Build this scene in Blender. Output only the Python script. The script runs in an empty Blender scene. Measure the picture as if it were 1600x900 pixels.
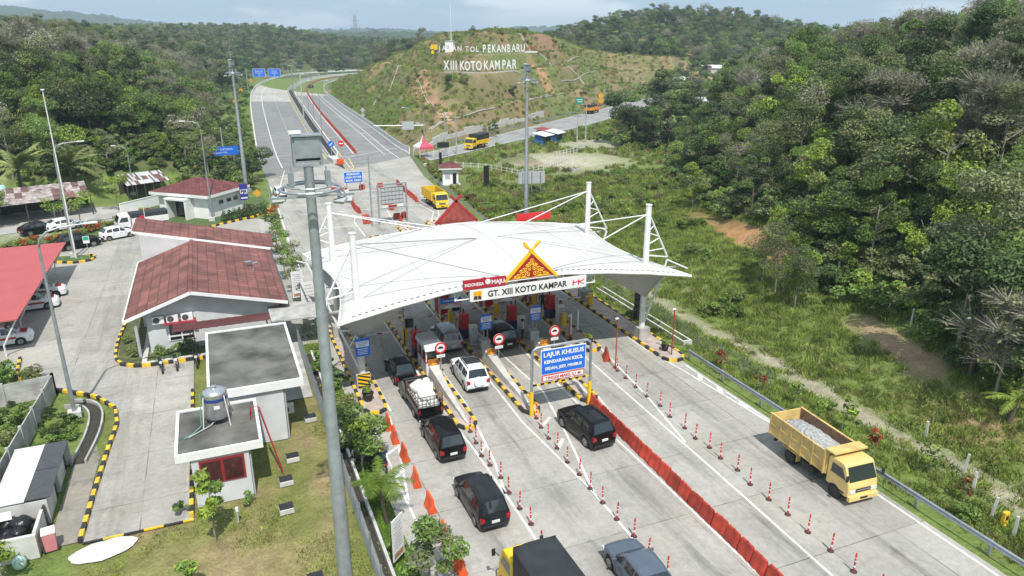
import bpy, bmesh, math, random
import numpy as np
from mathutils import Vector, Matrix
R = math.radians
SC = bpy.context.scene
COL = SC.collection
rnd = random.Random(7)
nrs = np.random.RandomState(11)

# ---------------------------------------------------------------- materials
_M = {}
def srgb(r, g, b):
    f = lambda c: c/12.92 if c <= .04045 else ((c+.055)/1.055)**2.4
    return (f(r/255), f(g/255), f(b/255))
def M(name, col=(.5, .5, .5), rough=.7, var=.18, scale=2., metal=0., bump=0., obj=False, rand=0., coat=0., fine=0., emit=None, spec=.5):
    """one plain procedural material: base colour broken up by two noises, optional bump and per-object variation"""
    if name in _M: return _M[name]
    m = bpy.data.materials.new(name); m.use_nodes = True
    nt = m.node_tree; N = nt.nodes; Lk = nt.links
    b = N['Principled BSDF']
    b.inputs['Roughness'].default_value = rough
    b.inputs['Metallic'].default_value = metal
    b.inputs['Specular IOR Level'].default_value = spec
    if coat: b.inputs['Coat Weight'].default_value = coat; b.inputs['Coat Roughness'].default_value = .03
    if obj:
        tc = N.new('ShaderNodeTexCoord'); vec = tc.outputs['Object']
    else:
        g = N.new('ShaderNodeNewGeometry'); vec = g.outputs['Position']
    n = N.new('ShaderNodeTexNoise'); n.inputs['Scale'].default_value = scale; n.inputs['Detail'].default_value = 5
    Lk.new(vec, n.inputs['Vector'])
    mr = N.new('ShaderNodeMapRange'); mr.inputs['From Min'].default_value = .3; mr.inputs['From Max'].default_value = .7
    mr.inputs['To Min'].default_value = 1-var; mr.inputs['To Max'].default_value = 1+var
    Lk.new(n.outputs['Fac'], mr.inputs['Value'])
    val = mr.outputs[0]
    if rand:
        oi = N.new('ShaderNodeObjectInfo'); m2 = N.new('ShaderNodeMapRange')
        m2.inputs['To Min'].default_value = 1-rand; m2.inputs['To Max'].default_value = 1+rand
        Lk.new(oi.outputs['Random'], m2.inputs['Value'])
        mu = N.new('ShaderNodeMath'); mu.operation = 'MULTIPLY'
        Lk.new(val, mu.inputs[0]); Lk.new(m2.outputs[0], mu.inputs[1]); val = mu.outputs[0]
    vm = N.new('ShaderNodeVectorMath'); vm.operation = 'SCALE'
    vm.inputs[0].default_value = col; Lk.new(val, vm.inputs['Scale'])
    Lk.new(vm.outputs[0], b.inputs['Base Color'])
    if bump:
        n3 = N.new('ShaderNodeTexNoise'); n3.inputs['Scale'].default_value = fine or scale*6; n3.inputs['Detail'].default_value = 4
        Lk.new(vec, n3.inputs['Vector'])
        bp = N.new('ShaderNodeBump'); bp.inputs['Strength'].default_value = bump; bp.inputs['Distance'].default_value = .05
        Lk.new(n3.outputs['Fac'], bp.inputs['Height']); Lk.new(bp.outputs[0], b.inputs['Normal'])
    if emit:
        b.inputs['Emission Color'].default_value = (*emit, 1); b.inputs['Emission Strength'].default_value = 1
    _M[name] = m
    return m

# ---------------------------------------------------------------- mesh builder
class MB:
    def __init__(s): s.v = []; s.f = []; s.mi = []; s.mats = []
    def idx(s, m):
        if m not in s.mats: s.mats.append(m)
        return s.mats.index(m)
    def add(s, vs, fs, m):
        k = len(s.v); i = s.idx(m)
        s.v += [tuple(v) for v in vs]
        for f in fs: s.f.append([a+k for a in f]); s.mi.append(i)
    def box(s, c, d, m, rz=0., taper=1., rx=0.):
        x, y, z = d[0]/2, d[1]/2, d[2]/2
        P = [(-x, -y, -z), (x, -y, -z), (x, y, -z), (-x, y, -z)]
        P += [(a*taper, b*taper, z) for a, b, _ in P]
        T = Matrix.Rotation(rz, 3, 'Z') @ Matrix.Rotation(rx, 3, 'X')
        s.add([T @ Vector(p)+Vector(c) for p in P], [(3, 2, 1, 0), (4, 5, 6, 7), (0, 1, 5, 4), (1, 2, 6, 5), (2, 3, 7, 6), (3, 0, 4, 7)], m)
    def bx(s, a, b, m):
        s.box([(a[i]+b[i])/2 for i in range(3)], [abs(b[i]-a[i]) for i in range(3)], m)
    def bar(s, p, q, w, h, m):
        p, q = Vector(p), Vector(q); d = (q-p).normalized()
        up = Vector((0, 0, 1)) if abs(d.z) < .95 else Vector((0, 1, 0))
        a = d.cross(up).normalized(); b = a.cross(d)
        V = [o+a*sx*w/2+b*sz*h/2 for o in (p, q) for sx, sz in ((-1, -1), (1, -1), (1, 1), (-1, 1))]
        s.add(V, [(3, 2, 1, 0), (4, 5, 6, 7), (0, 1, 5, 4), (1, 2, 6, 5), (2, 3, 7, 6), (3, 0, 4, 7)], m)
    def cyl(s, p, q, r1, m, r2=None, n=10, caps=True):
        r2 = r1 if r2 is None else r2
        p, q = Vector(p), Vector(q); d = (q-p).normalized()
        up = Vector((0, 0, 1)) if abs(d.z) < .95 else Vector((0, 1, 0))
        a = d.cross(up).normalized(); b = a.cross(d)
        V = []
        for o, r in ((p, r1), (q, r2)):
            V += [o+(a*math.cos(t)+b*math.sin(t))*r for t in [2*math.pi*i/n for i in range(n)]]
        F = [(i, (i+1) % n, n+(i+1) % n, n+i) for i in range(n)]
        if caps: F += [tuple(range(n-1, -1, -1)), tuple(range(n, 2*n))]
        s.add(V, F, m)
    def tube(s, pts, r, m, n=6):
        rr = r if isinstance(r, (list, tuple)) else [r]*len(pts)
        P = [Vector(p) for p in pts]; V = []
        for i, p in enumerate(P):
            d = (P[min(i+1, len(P)-1)]-P[max(i-1, 0)]).normalized()
            up = Vector((0, 0, 1)) if abs(d.z) < .95 else Vector((0, 1, 0))
            a = d.cross(up).normalized(); b = a.cross(d)
            V += [p+(a*math.cos(2*math.pi*k/n)+b*math.sin(2*math.pi*k/n))*rr[i] for k in range(n)]
        F = []
        for i in range(len(P)-1):
            F += [(i*n+k, i*n+(k+1) % n, (i+1)*n+(k+1) % n, (i+1)*n+k) for k in range(n)]
        F += [tuple(range(n-1, -1, -1)), tuple(range((len(P)-1)*n, len(P)*n))]
        s.add(V, F, m)
    def prism(s, poly, z0, z1, m, axis='z'):
        """polygon extruded: axis z -> poly is (x,y); axis x -> poly is (y,z) from x=z0 to z1; axis y -> poly is (x,z)"""
        n = len(poly)
        mk = {'z': lambda a, b, t: (a, b, t), 'x': lambda a, b, t: (t, a, b), 'y': lambda a, b, t: (a, t, b)}[axis]
        V = [mk(a, b, z0) for a, b in poly]+[mk(a, b, z1) for a, b in poly]
        F = [tuple(range(n-1, -1, -1)), tuple(range(n, 2*n))]+[(i, (i+1) % n, n+(i+1) % n, n+i) for i in range(n)]
        s.add(V, F, m)
    def sheet(s, poly, z, m):
        s.add([(a, b, z) for a, b in poly], [tuple(range(len(poly)))], m)
    def ribbon(s, A, B, m, za=0., zb=None):
        zb = za if zb is None else zb
        n = len(A)
        V = [(a[0], a[1], a[2] if len(a) > 2 else za) for a in A]+[(b[0], b[1], b[2] if len(b) > 2 else zb) for b in B]
        s.add(V, [(i, n+i, n+i+1, i+1) for i in range(n-1)], m)
    def lathe(s, prof, m, n=14, c=(0, 0, 0)):
        V = [(c[0]+r*math.cos(2*math.pi*k/n), c[1]+r*math.sin(2*math.pi*k/n), c[2]+z) for r, z in prof for k in range(n)]
        F = [(i*n+k, i*n+(k+1) % n, (i+1)*n+(k+1) % n, (i+1)*n+k) for i in range(len(prof)-1) for k in range(n)]
        F += [tuple(range(n-1, -1, -1)), tuple(range((len(prof)-1)*n, len(prof)*n))]
        s.add(V, F, m)
    def ball(s, c, r, m, n=8, k=5):
        rx, ry, rz = r if isinstance(r, (tuple, list)) else (r, r, r)
        V = []; F = []
        for j in range(k+1):
            t = math.pi*j/k
            for i in range(n):
                a = 2*math.pi*i/n
                V.append((c[0]+rx*math.sin(t)*math.cos(a), c[1]+ry*math.sin(t)*math.sin(a), c[2]-rz*math.cos(t)))
        for j in range(k):
            F += [(j*n+i, j*n+(i+1) % n, (j+1)*n+(i+1) % n, (j+1)*n+i) for i in range(n)]
        s.add(V, F, m)
    def mesh(s, name, smooth=None):
        me = bpy.data.meshes.new(name)
        me.from_pydata(s.v, [], s.f)
        for m in s.mats: me.materials.append(m)
        me.polygons.foreach_set('material_index', s.mi)
        bm = bmesh.new(); bm.from_mesh(me); bmesh.ops.remove_doubles(bm, verts=bm.verts, dist=1e-5) if smooth else None
        if smooth: bmesh.ops.recalc_face_normals(bm, faces=bm.faces)
        bm.to_mesh(me); bm.free()
        if smooth:
            me.polygons.foreach_set('use_smooth', [True]*len(me.polygons))
            me.set_sharp_from_angle(angle=R(smooth))
        me.update()
        return me
    def build(s, name, parent=None, smooth=None, bevel=0.):
        o = bpy.data.objects.new(name, s.mesh(name, smooth)); COL.objects.link(o)
        if parent: o.parent = parent
        if bevel:
            b = o.modifiers.new('b', 'BEVEL'); b.width = bevel; b.segments = 2; b.limit_method = 'ANGLE'; b.angle_limit = R(40)
        return o

def tag(o, label, cat, group=None, kind=None):
    o['label'] = label; o['category'] = cat
    if group: o['group'] = group
    if kind: o['kind'] = kind
    return o
def struct(o, kind='structure'):
    o['kind'] = kind; return o
def thing(name, label, cat, loc=(0, 0, 0), rz=0., group=None, sc=None):
    o = bpy.data.objects.new(name, None); COL.objects.link(o)
    o.location = loc; o.rotation_euler = (0, 0, rz); o.empty_display_size = .2
    if sc: o.scale = (sc, sc, sc) if not isinstance(sc, tuple) else sc
    return tag(o, label, cat, group)
def dup(root, loc, rz=0., label=None, group=None, sc=None):
    r = root.copy(); COL.objects.link(r); r.location = loc; r.rotation_euler = (0, 0, rz)
    if sc: r.scale = (sc, sc, sc) if not isinstance(sc, tuple) else sc
    if label: r['label'] = label
    if group: r['group'] = group
    for ch in list(root.children):
        c = ch.copy(); COL.objects.link(c); c.parent = r
        for g in list(ch.children):
            d = g.copy(); COL.objects.link(d); d.parent = c
    return r

def text_mesh(txt, size, m, depth=.01, align='CENTER', bold=0., squeeze=1.):
    cu = bpy.data.curves.new('lettering', 'FONT'); cu.body = txt; cu.size = size; cu.extrude = depth/2
    cu.align_x = align; cu.align_y = 'CENTER'; cu.offset = bold; cu.resolution_u = 3
    o = bpy.data.objects.new('lettering', cu); COL.objects.link(o)
    bpy.context.view_layer.update()
    me = bpy.data.meshes.new_from_object(o.evaluated_get(bpy.context.evaluated_depsgraph_get()))
    bpy.data.objects.remove(o); bpy.data.curves.remove(cu)
    me.materials.clear(); me.materials.append(m)
    T = Matrix.Rotation(R(90), 4, 'X') @ Matrix.Diagonal((squeeze, 1, 1, 1))
    me.transform(T)
    me.name = 'lettering'
    return me
def lettering(txt, size, m, parent, loc, depth=.01, align='CENTER', bold=0., squeeze=1., rz=0., name='lettering'):
    """letters standing in the XZ plane, read from -Y"""
    o = bpy.data.objects.new(name, text_mesh(txt, size, m, depth, align, bold, squeeze)); COL.objects.link(o)
    o.parent = parent; o.location = loc; o.rotation_euler = (0, 0, rz)
    return o

def scatter(name, pts, rots, scls, src, label=None, cat=None, kind='stuff'):
    """one object: a mesh of points that carries instances of a source mesh"""
    me = bpy.data.meshes.new(name); n = len(pts)
    me.vertices.add(n); me.vertices.foreach_set('co', np.asarray(pts, dtype=np.float32).ravel())
    a = me.attributes.new('rz', 'FLOAT', 'POINT'); a.data.foreach_set('value', np.asarray(rots, dtype=np.float32))
    a = me.attributes.new('sc', 'FLOAT', 'POINT'); a.data.foreach_set('value', np.asarray(scls, dtype=np.float32))
    a = me.attributes.new('pick', 'INT', 'POINT'); a.data.foreach_set('value', np.arange(n, dtype=np.int32) % len(src))
    o = bpy.data.objects.new(name, me); COL.objects.link(o)
    g = bpy.data.node_groups.new(name, 'GeometryNodeTree')
    g.interface.new_socket('Geometry', in_out='INPUT', socket_type='NodeSocketGeometry')
    g.interface.new_socket('Geometry', in_out='OUTPUT', socket_type='NodeSocketGeometry')
    N = g.nodes; Lk = g.links
    gi = N.new('NodeGroupInput'); go = N.new('NodeGroupOutput')
    ip = N.new('GeometryNodeInstanceOnPoints'); ip.inputs['Pick Instance'].default_value = True
    g2 = N.new('GeometryNodeGeometryToInstance')
    for me_src in reversed(src):
        so = bpy.data.objects.new('plant_source', me_src)
        oi = N.new('GeometryNodeObjectInfo'); oi.inputs['Object'].default_value = so; oi.inputs['As Instance'].default_value = True
        Lk.new(oi.outputs['Geometry'], g2.inputs[0])
    def att(nm, ty):
        x = N.new('GeometryNodeInputNamedAttribute'); x.data_type = ty; x.inputs['Name'].default_value = nm; return x.outputs['Attribute']
    cx = N.new('ShaderNodeCombineXYZ'); Lk.new(att('rz', 'FLOAT'), cx.inputs['Z'])
    Lk.new(gi.outputs[0], ip.inputs['Points']); Lk.new(g2.outputs[0], ip.inputs['Instance'])
    Lk.new(att('pick', 'INT'), ip.inputs['Instance Index']); Lk.new(cx.outputs[0], ip.inputs['Rotation'])
    Lk.new(att('sc', 'FLOAT'), ip.inputs['Scale']); Lk.new(ip.outputs[0], go.inputs[0])
    md = o.modifiers.new('plants', 'NODES'); md.node_group = g
    o['kind'] = kind
    if label: o['label'] = label
    if cat: o['category'] = cat
    return o
# ---------------------------------------------------------------- the lie of the land (x right, y along the toll road, metres)
ROAD_L = [(8.6, 125), (8.8, 156), (11.6, 215), (15.6, 289), (20.7, 359), (30.7, 435), (47.7, 504), (68.8, 544), (110, 575), (170, 590), (240, 592)]
MED_L = [(21.6, 146), (25.2, 209), (33.8, 332), (38.4, 375), (51.7, 440), (66, 482), (88, 510), (125, 532), (178, 544), (240, 546)]
MED_R = [(23.2, 138), (27.3, 200), (36.3, 331), (40.7, 374), (53.8, 436), (69, 478), (92, 505), (127, 526), (180, 538), (240, 540)]
ROAD_R = [(38.6, 150), (38.9, 163), (41.4, 202), (45.4, 277), (50.9, 346), (62, 415), (77, 452), (98, 478), (132, 498), (182, 510), (240, 512)]
BAR = [(28.5, 157), (30.9, 192), (35.3, 255), (41.6, 329), (47.3, 381), (60, 437), (74, 468), (95, 493), (129, 513), (180, 525)]
ROAD2_N = [(40.5, 142), (45.3, 145.4), (66.2, 161.4), (93.2, 181.3), (119.7, 204.1), (150, 232), (190, 272)]
ROAD2_F = [(40.5, 151), (49, 158), (74.3, 181.2), (109.3, 212.7), (139.6, 240), (180, 278)]
def _ip(y, tab):
    t = sorted((b, a) for a, b in tab)
    return np.interp(y, [q[0] for q in t], [q[1] for q in t])
def _seg(x, y, pts):
    """distance to a polyline and the side of it (positive = left of its direction)"""
    best = np.full(x.shape, 1e9); side = np.zeros(x.shape)
    for (ax, ay), (bx, by) in zip(pts[:-1], pts[1:]):
        dx, dy = bx-ax, by-ay; l2 = dx*dx+dy*dy
        t = np.clip(((x-ax)*dx+(y-ay)*dy)/l2, 0, 1)
        qx, qy = x-ax-t*dx, y-ay-t*dy; d = np.hypot(qx, qy)
        s = dx*(y-ay)-dy*(x-ax)
        k = d < best-1e-9; best = np.where(k, d, best); side = np.where(k, s, side)
    return np.where(side > 0, best, -best)
_pn = np.random.RandomState(3).rand(64, 64)
def vnoise(x, y, s):
    """smooth value noise, period 64 cells of size s"""
    u, v = np.asarray(x)/s, np.asarray(y)/s
    i, j = np.floor(u).astype(int), np.floor(v).astype(int); f, g = u-i, v-j
    f = f*f*(3-2*f); g = g*g*(3-2*g)
    P = lambda a, b: _pn[a % 64, b % 64]
    return (P(i, j)*(1-f)+P(i+1, j)*f)*(1-g)+(P(i, j+1)*(1-f)+P(i+1, j+1)*f)*g
def xr0(y): return np.interp(y, [-60, 0, 30, 60, 80, 100, 120, 150, 180, 220, 300, 400], [44, 44, 45.5, 53, 61, 70, 84, 104, 130, 168, 246, 340])
HPROF = ([0, 8.2, 13.2, 21, 26.2, 30.4, 35.4, 41.5, 60, 90], [0, 6.0, 6.2, 13.5, 13.8, 18.4, 18.7, 24.8, 26.2, 26.8])
def zt(x, y):
    x = np.atleast_1d(np.asarray(x, float)); y = np.atleast_1d(np.asarray(y, float))
    sm = lambda a: np.clip(a, 0, 1)**2*(3-2*np.clip(a, 0, 1))
    n1 = vnoise(x+50, y+90, 31)-.5; n2 = vnoise(x, y, 9)-.5
    # wooded hill right of the plaza
    x0 = xr0(y)+n1*5; d = x-x0
    Rr = np.where(d > 0, 19.5*(1-np.exp(-np.maximum(d, 0)/27))+.003*np.maximum(d, 0), 0)+sm((x-38.5)/(x0-38.5))*2.2*(x > 38.5)*sm((118-y)/25)
    Rr = Rr*sm((420-y)/150)
    # wooded hill left of the toll road
    dl = np.minimum(_ip(y, ROAD_L)-7-x+n1*6, y-127+n1*8)
    Lh = np.where(dl > 0, 21*(1-np.exp(-np.maximum(dl, 0)/32))+.028*np.clip(dl-20, 0, 200), 0)*sm((560-y)/120)
    # terraced hill with the letters, between the toll road and the second road
    d1 = -_seg(x, y, ROAD_R)-3.2; d2 = _seg(x, y, ROAD2_F)-2.5
    k = 8.; h = np.maximum(k-np.abs(d1-d2), 0)/k
    d2 = d2*1.4; h = np.maximum(k-np.abs(d1-d2), 0)/k; dd = np.minimum(d1, d2)-h*h*k/4+n2*1.0*sm(np.minimum(d1, d2)/8)
    Ch = np.where((d1 > 0) & (d2 > 0), np.interp(dd, *HPROF), 0)
    # falls away down the long right-hand flank
    along = (x*.745+y*.667)
    Ch = Ch*np.interp(along, [205, 270, 325, 400, 460], [1, 1, .74, .38, .12])
    # round wooded hill farther right, and the rise behind the bend
    Mh = 32*np.exp(-(((x-290)/105)**2+((y-430)/95)**2))+10*np.exp(-(((x-450)/140)**2+((y-330)/120)**2))
    dr = _seg(x, y, ROAD_L)-12
    Fh = np.where((dr > 0) & (y > 380), 27*(1-np.exp(-np.maximum(dr, 0)/70))*np.interp(x, [-200, 60, 140, 260], [.8, 1, .55, .45]), 0)
    z = np.maximum.reduce([Rr, Lh, Ch, Mh*sm(np.abs(_seg(x, y, ROAD2_N))/40), Fh])
    z = z+n2*.5*sm(z/2)+n1*1.2*sm(z/6)*(Ch < .1)
    return z-.06
def zt1(x, y): return float(zt(x, y)[0])
# ---------------------------------------------------------------- ground materials
def soil_material():
    m = bpy.data.materials.new('soil_and_grass'); m.use_nodes = True
    nt = m.node_tree; N = nt.nodes; Lk = nt.links; b = N['Principled BSDF']; b.inputs['Roughness'].default_value = .95
    b.inputs['Specular IOR Level'].default_value = .15
    g = N.new('ShaderNodeNewGeometry')
    at = N.new('ShaderNodeVertexColor'); at.layer_name = 'soil'
    def noise(sc, det=6):
        n = N.new('ShaderNodeTexNoise'); n.inputs['Scale'].default_value = sc; n.inputs['Detail'].default_value = det
        n.inputs['Roughness'].default_value = .65
        Lk.new(g.outputs['Position'], n.inputs['Vector']); return n.outputs['Fac']
    def rng(v, a, c, lo, hi):
        r = N.new('ShaderNodeMapRange'); r.inputs['From Min'].default_value = a; r.inputs['From Max'].default_value = c
        r.inputs['To Min'].default_value = lo; r.inputs['To Max'].default_value = hi; Lk.new(v, r.inputs['Value']); return r.outputs[0]
    def mul(a, c):
        x = N.new('ShaderNodeMath'); x.operation = 'MULTIPLY'; Lk.new(a, x.inputs[0]); Lk.new(c, x.inputs[1]); return x.outputs[0]
    k = mul(rng(noise(.9), .3, .7, .72, 1.28), rng(noise(7, 3), .3, .7, .75, 1.25))
    vm = N.new('ShaderNodeVectorMath'); vm.operation = 'SCALE'; Lk.new(at.outputs['Color'], vm.inputs[0]); Lk.new(k, vm.inputs['Scale'])
    mx = N.new('ShaderNodeMix'); mx.data_type = 'RGBA'
    Lk.new(rng(noise(.35), .54, .68, 0, .45), mx.inputs['Factor'])
    Lk.new(vm.outputs[0], mx.inputs['A']); mx.inputs['B'].default_value = (.20, .165, .085, 1)
    Lk.new(mx.outputs['Result'], b.inputs['Base Color'])
    bp = N.new('ShaderNodeBump'); bp.inputs['Strength'].default_value = .8; bp.inputs['Distance'].default_value = .12
    Lk.new(noise(5, 5), bp.inputs['Height']); Lk.new(bp.outputs[0], b.inputs['Normal'])
    return m

def concrete_material(name, col, joints_x=(), dy=5., y0=1., lanes=(), dark=.5, stain=.3):
    """cast slabs: joint lines, blotches and the oily streaks that wheels and engines leave along each lane"""
    m = bpy.data.materials.new(name); m.use_nodes = True
    nt = m.node_tree; N = nt.nodes; Lk = nt.links; b = N['Principled BSDF']; b.inputs['Roughness'].default_value = .85
    b.inputs['Specular IOR Level'].default_value = .25
    g = N.new('ShaderNodeNewGeometry'); sp = N.new('ShaderNodeSeparateXYZ'); Lk.new(g.outputs['Position'], sp.inputs[0])
    def mth(op, a, c=None, d=None):
        x = N.new('ShaderNodeMath'); x.operation = op
        for i, q in enumerate((a, c, d)):
            if q is None: continue
            if isinstance(q, (int, float)): x.inputs[i].default_value = q
            else: Lk.new(q, x.inputs[i])
        return x.outputs[0]
    def noise(sc, det=5, vec=None, rg=.6):
        n = N.new('ShaderNodeTexNoise'); n.inputs['Scale'].default_value = sc; n.inputs['Detail'].default_value = det; n.inputs['Roughness'].default_value = rg
        Lk.new(vec or g.outputs['Position'], n.inputs['Vector']); return n.outputs['Fac']
    def rng(v, a, c, lo, hi):
        r = N.new('ShaderNodeMapRange'); r.inputs['From Min'].default_value = a; r.inputs['From Max'].default_value = c
        r.inputs['To Min'].default_value = lo; r.inputs['To Max'].default_value = hi; Lk.new(v, r.inputs['Value']); return r.outputs[0]
    k = mth('MULTIPLY', rng(noise(.28), .3, .7, .84, 1.13), rng(noise(3.2, 8), .3, .72, .86, 1.12))
    k = mth('MULTIPLY', k, rng(noise(26, 3), .3, .7, .93, 1.07))
    # slab to slab tone
    fl = N.new('ShaderNodeVectorMath'); fl.operation = 'SNAP'
    ad = N.new('ShaderNodeVectorMath'); ad.operation = 'ADD'; Lk.new(g.outputs['Position'], ad.inputs[0]); ad.inputs[1].default_value = (-.6, -y0, 50)
    Lk.new(ad.outputs[0], fl.inputs[0]); fl.inputs[1].default_value = (4.1, dy, 200)
    wn = N.new('ShaderNodeTexWhiteNoise'); Lk.new(fl.outputs[0], wn.inputs['Vector'])
    k = mth('MULTIPLY', k, rng(wn.outputs['Value'], 0, 1, .9, 1.07))
    wob = mth('MULTIPLY', mth('SUBTRACT', noise(.7, 3), .5), .12)
    def line(v, w):     # 1 on the line
        return rng(mth('ABSOLUTE', mth('ADD', v, wob) if w > .05 else v), w*.5, w, 1, 0)
    js = line(mth('SUBTRACT', mth('MODULO', mth('ADD', sp.outputs['Y'], 500-y0+dy/2), dy), dy/2), .035)
    for x0 in joints_x: js = mth('MAXIMUM', js, line(mth('SUBTRACT', sp.outputs['X'], x0), .035))
    k = mth('MULTIPLY', k, mth('SUBTRACT', 1, mth('MULTIPLY', js, mth('MULTIPLY', rng(noise(.5, 2), .38, .62, .15, 1), .60))))
    mp = N.new('ShaderNodeMapping'); mp.inputs['Scale'].default_value = (1.6, .16, 1); Lk.new(g.outputs['Position'], mp.inputs[0])
    st = noise(1., 7, mp.outputs[0], .72)
    s = None
    for x0, w in lanes:
        q = mth('MULTIPLY', rng(mth('ABSOLUTE', mth('SUBTRACT', sp.outputs['X'], x0)), 0, w, 1, 0), rng(st, .42, .68, 0, 1))
        s = q if s is None else mth('MAXIMUM', s, q)
    if s is not None: k = mth('MULTIPLY', k, mth('SUBTRACT', 1, mth('MULTIPLY', s, dark)))
    blot = rng(noise(.55, 6, rg=.7), .56, .72, 0, stain)
    k = mth('MULTIPLY', k, mth('SUBTRACT', 1, blot))
    vm = N.new('ShaderNodeVectorMath'); vm.operation = 'SCALE'; vm.inputs[0].default_value = col; Lk.new(k, vm.inputs['Scale'])
    mx = N.new('ShaderNodeMix'); mx.data_type = 'RGBA'; Lk.new(rng(noise(.22, 4), .5, .7, 0, .5), mx.inputs['Factor'])
    Lk.new(vm.outputs[0], mx.inputs['A'])
    v2 = N.new('ShaderNodeVectorMath'); v2.operation = 'SCALE'; v2.inputs[0].default_value = (col[0]*1.03, col[1]*.95, col[2]*.83); Lk.new(k, v2.inputs['Scale'])
    Lk.new(v2.outputs[0], mx.inputs['B']); Lk.new(mx.outputs['Result'], b.inputs['Base Color'])
    bp = N.new('ShaderNodeBump'); bp.inputs['Strength'].default_value = .25; bp.inputs['Distance'].default_value = .02
    Lk.new(noise(30, 4), bp.inputs['Height']); Lk.new(bp.outputs[0], b.inputs['Normal'])
    return m
SOIL = soil_material()
GREY = (.348, .337, .308)
CONC = concrete_material('plaza_concrete', GREY, (8.55, 12.45, 16.75, 20.55, 25.15, 29.2), 5., 1., [(10.6, 1.1), (14.9, 1.1), (19.2, 1.1), (23.6, 1.3), (28., 1.3)], .54, .28)
YARD = concrete_material('yard_concrete', (.355, .342, .31), (-11.4, -5.6, -.5), 5.2, 2.3, [(-7, 2), (-10, 2.5)], .34, .30)
FARC = concrete_material('road_concrete', (.39, .38, .355), (), 6., 0., [], .3, .12)
ASPH = concrete_material('worn_asphalt', (.215, .215, .212), (), 40., 3., [], .3, .2)
ASP2 = concrete_material('old_road_surface', (.27, .268, .26), (), 9., 3., [], .3, .2)
WHITE_PAINT = M('white_road_paint', (.60, .60, .57), .7, .32, 2.2)
YEL_PAINT = M('yellow_road_paint', (.72, .52, .18), .7, .2, 3.)
CONCW = M('weathered_concrete', (.36, .355, .335), .9, .3, 1.2, bump=.3)
CONCL = M('pale_concrete', (.50, .495, .47), .85, .2, 1.5, bump=.15)
DIRT = M('dark_dirt', (.04, .034, .026), .95, .3, 2.)
KY = M('kerb_yellow', (.70, .44, .03), .6, .25, 2.5)
KB = M('kerb_black', (.028, .028, .03), .6, .35, 2.5)
PAVE = M('pinkish_paving', (.40, .335, .29), .9, .22, 1.6, bump=.2)
GRAVEL_W = M('white_gravel', (.70, .69, .67), .95, .25, 7., bump=.8, fine=60)

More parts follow.
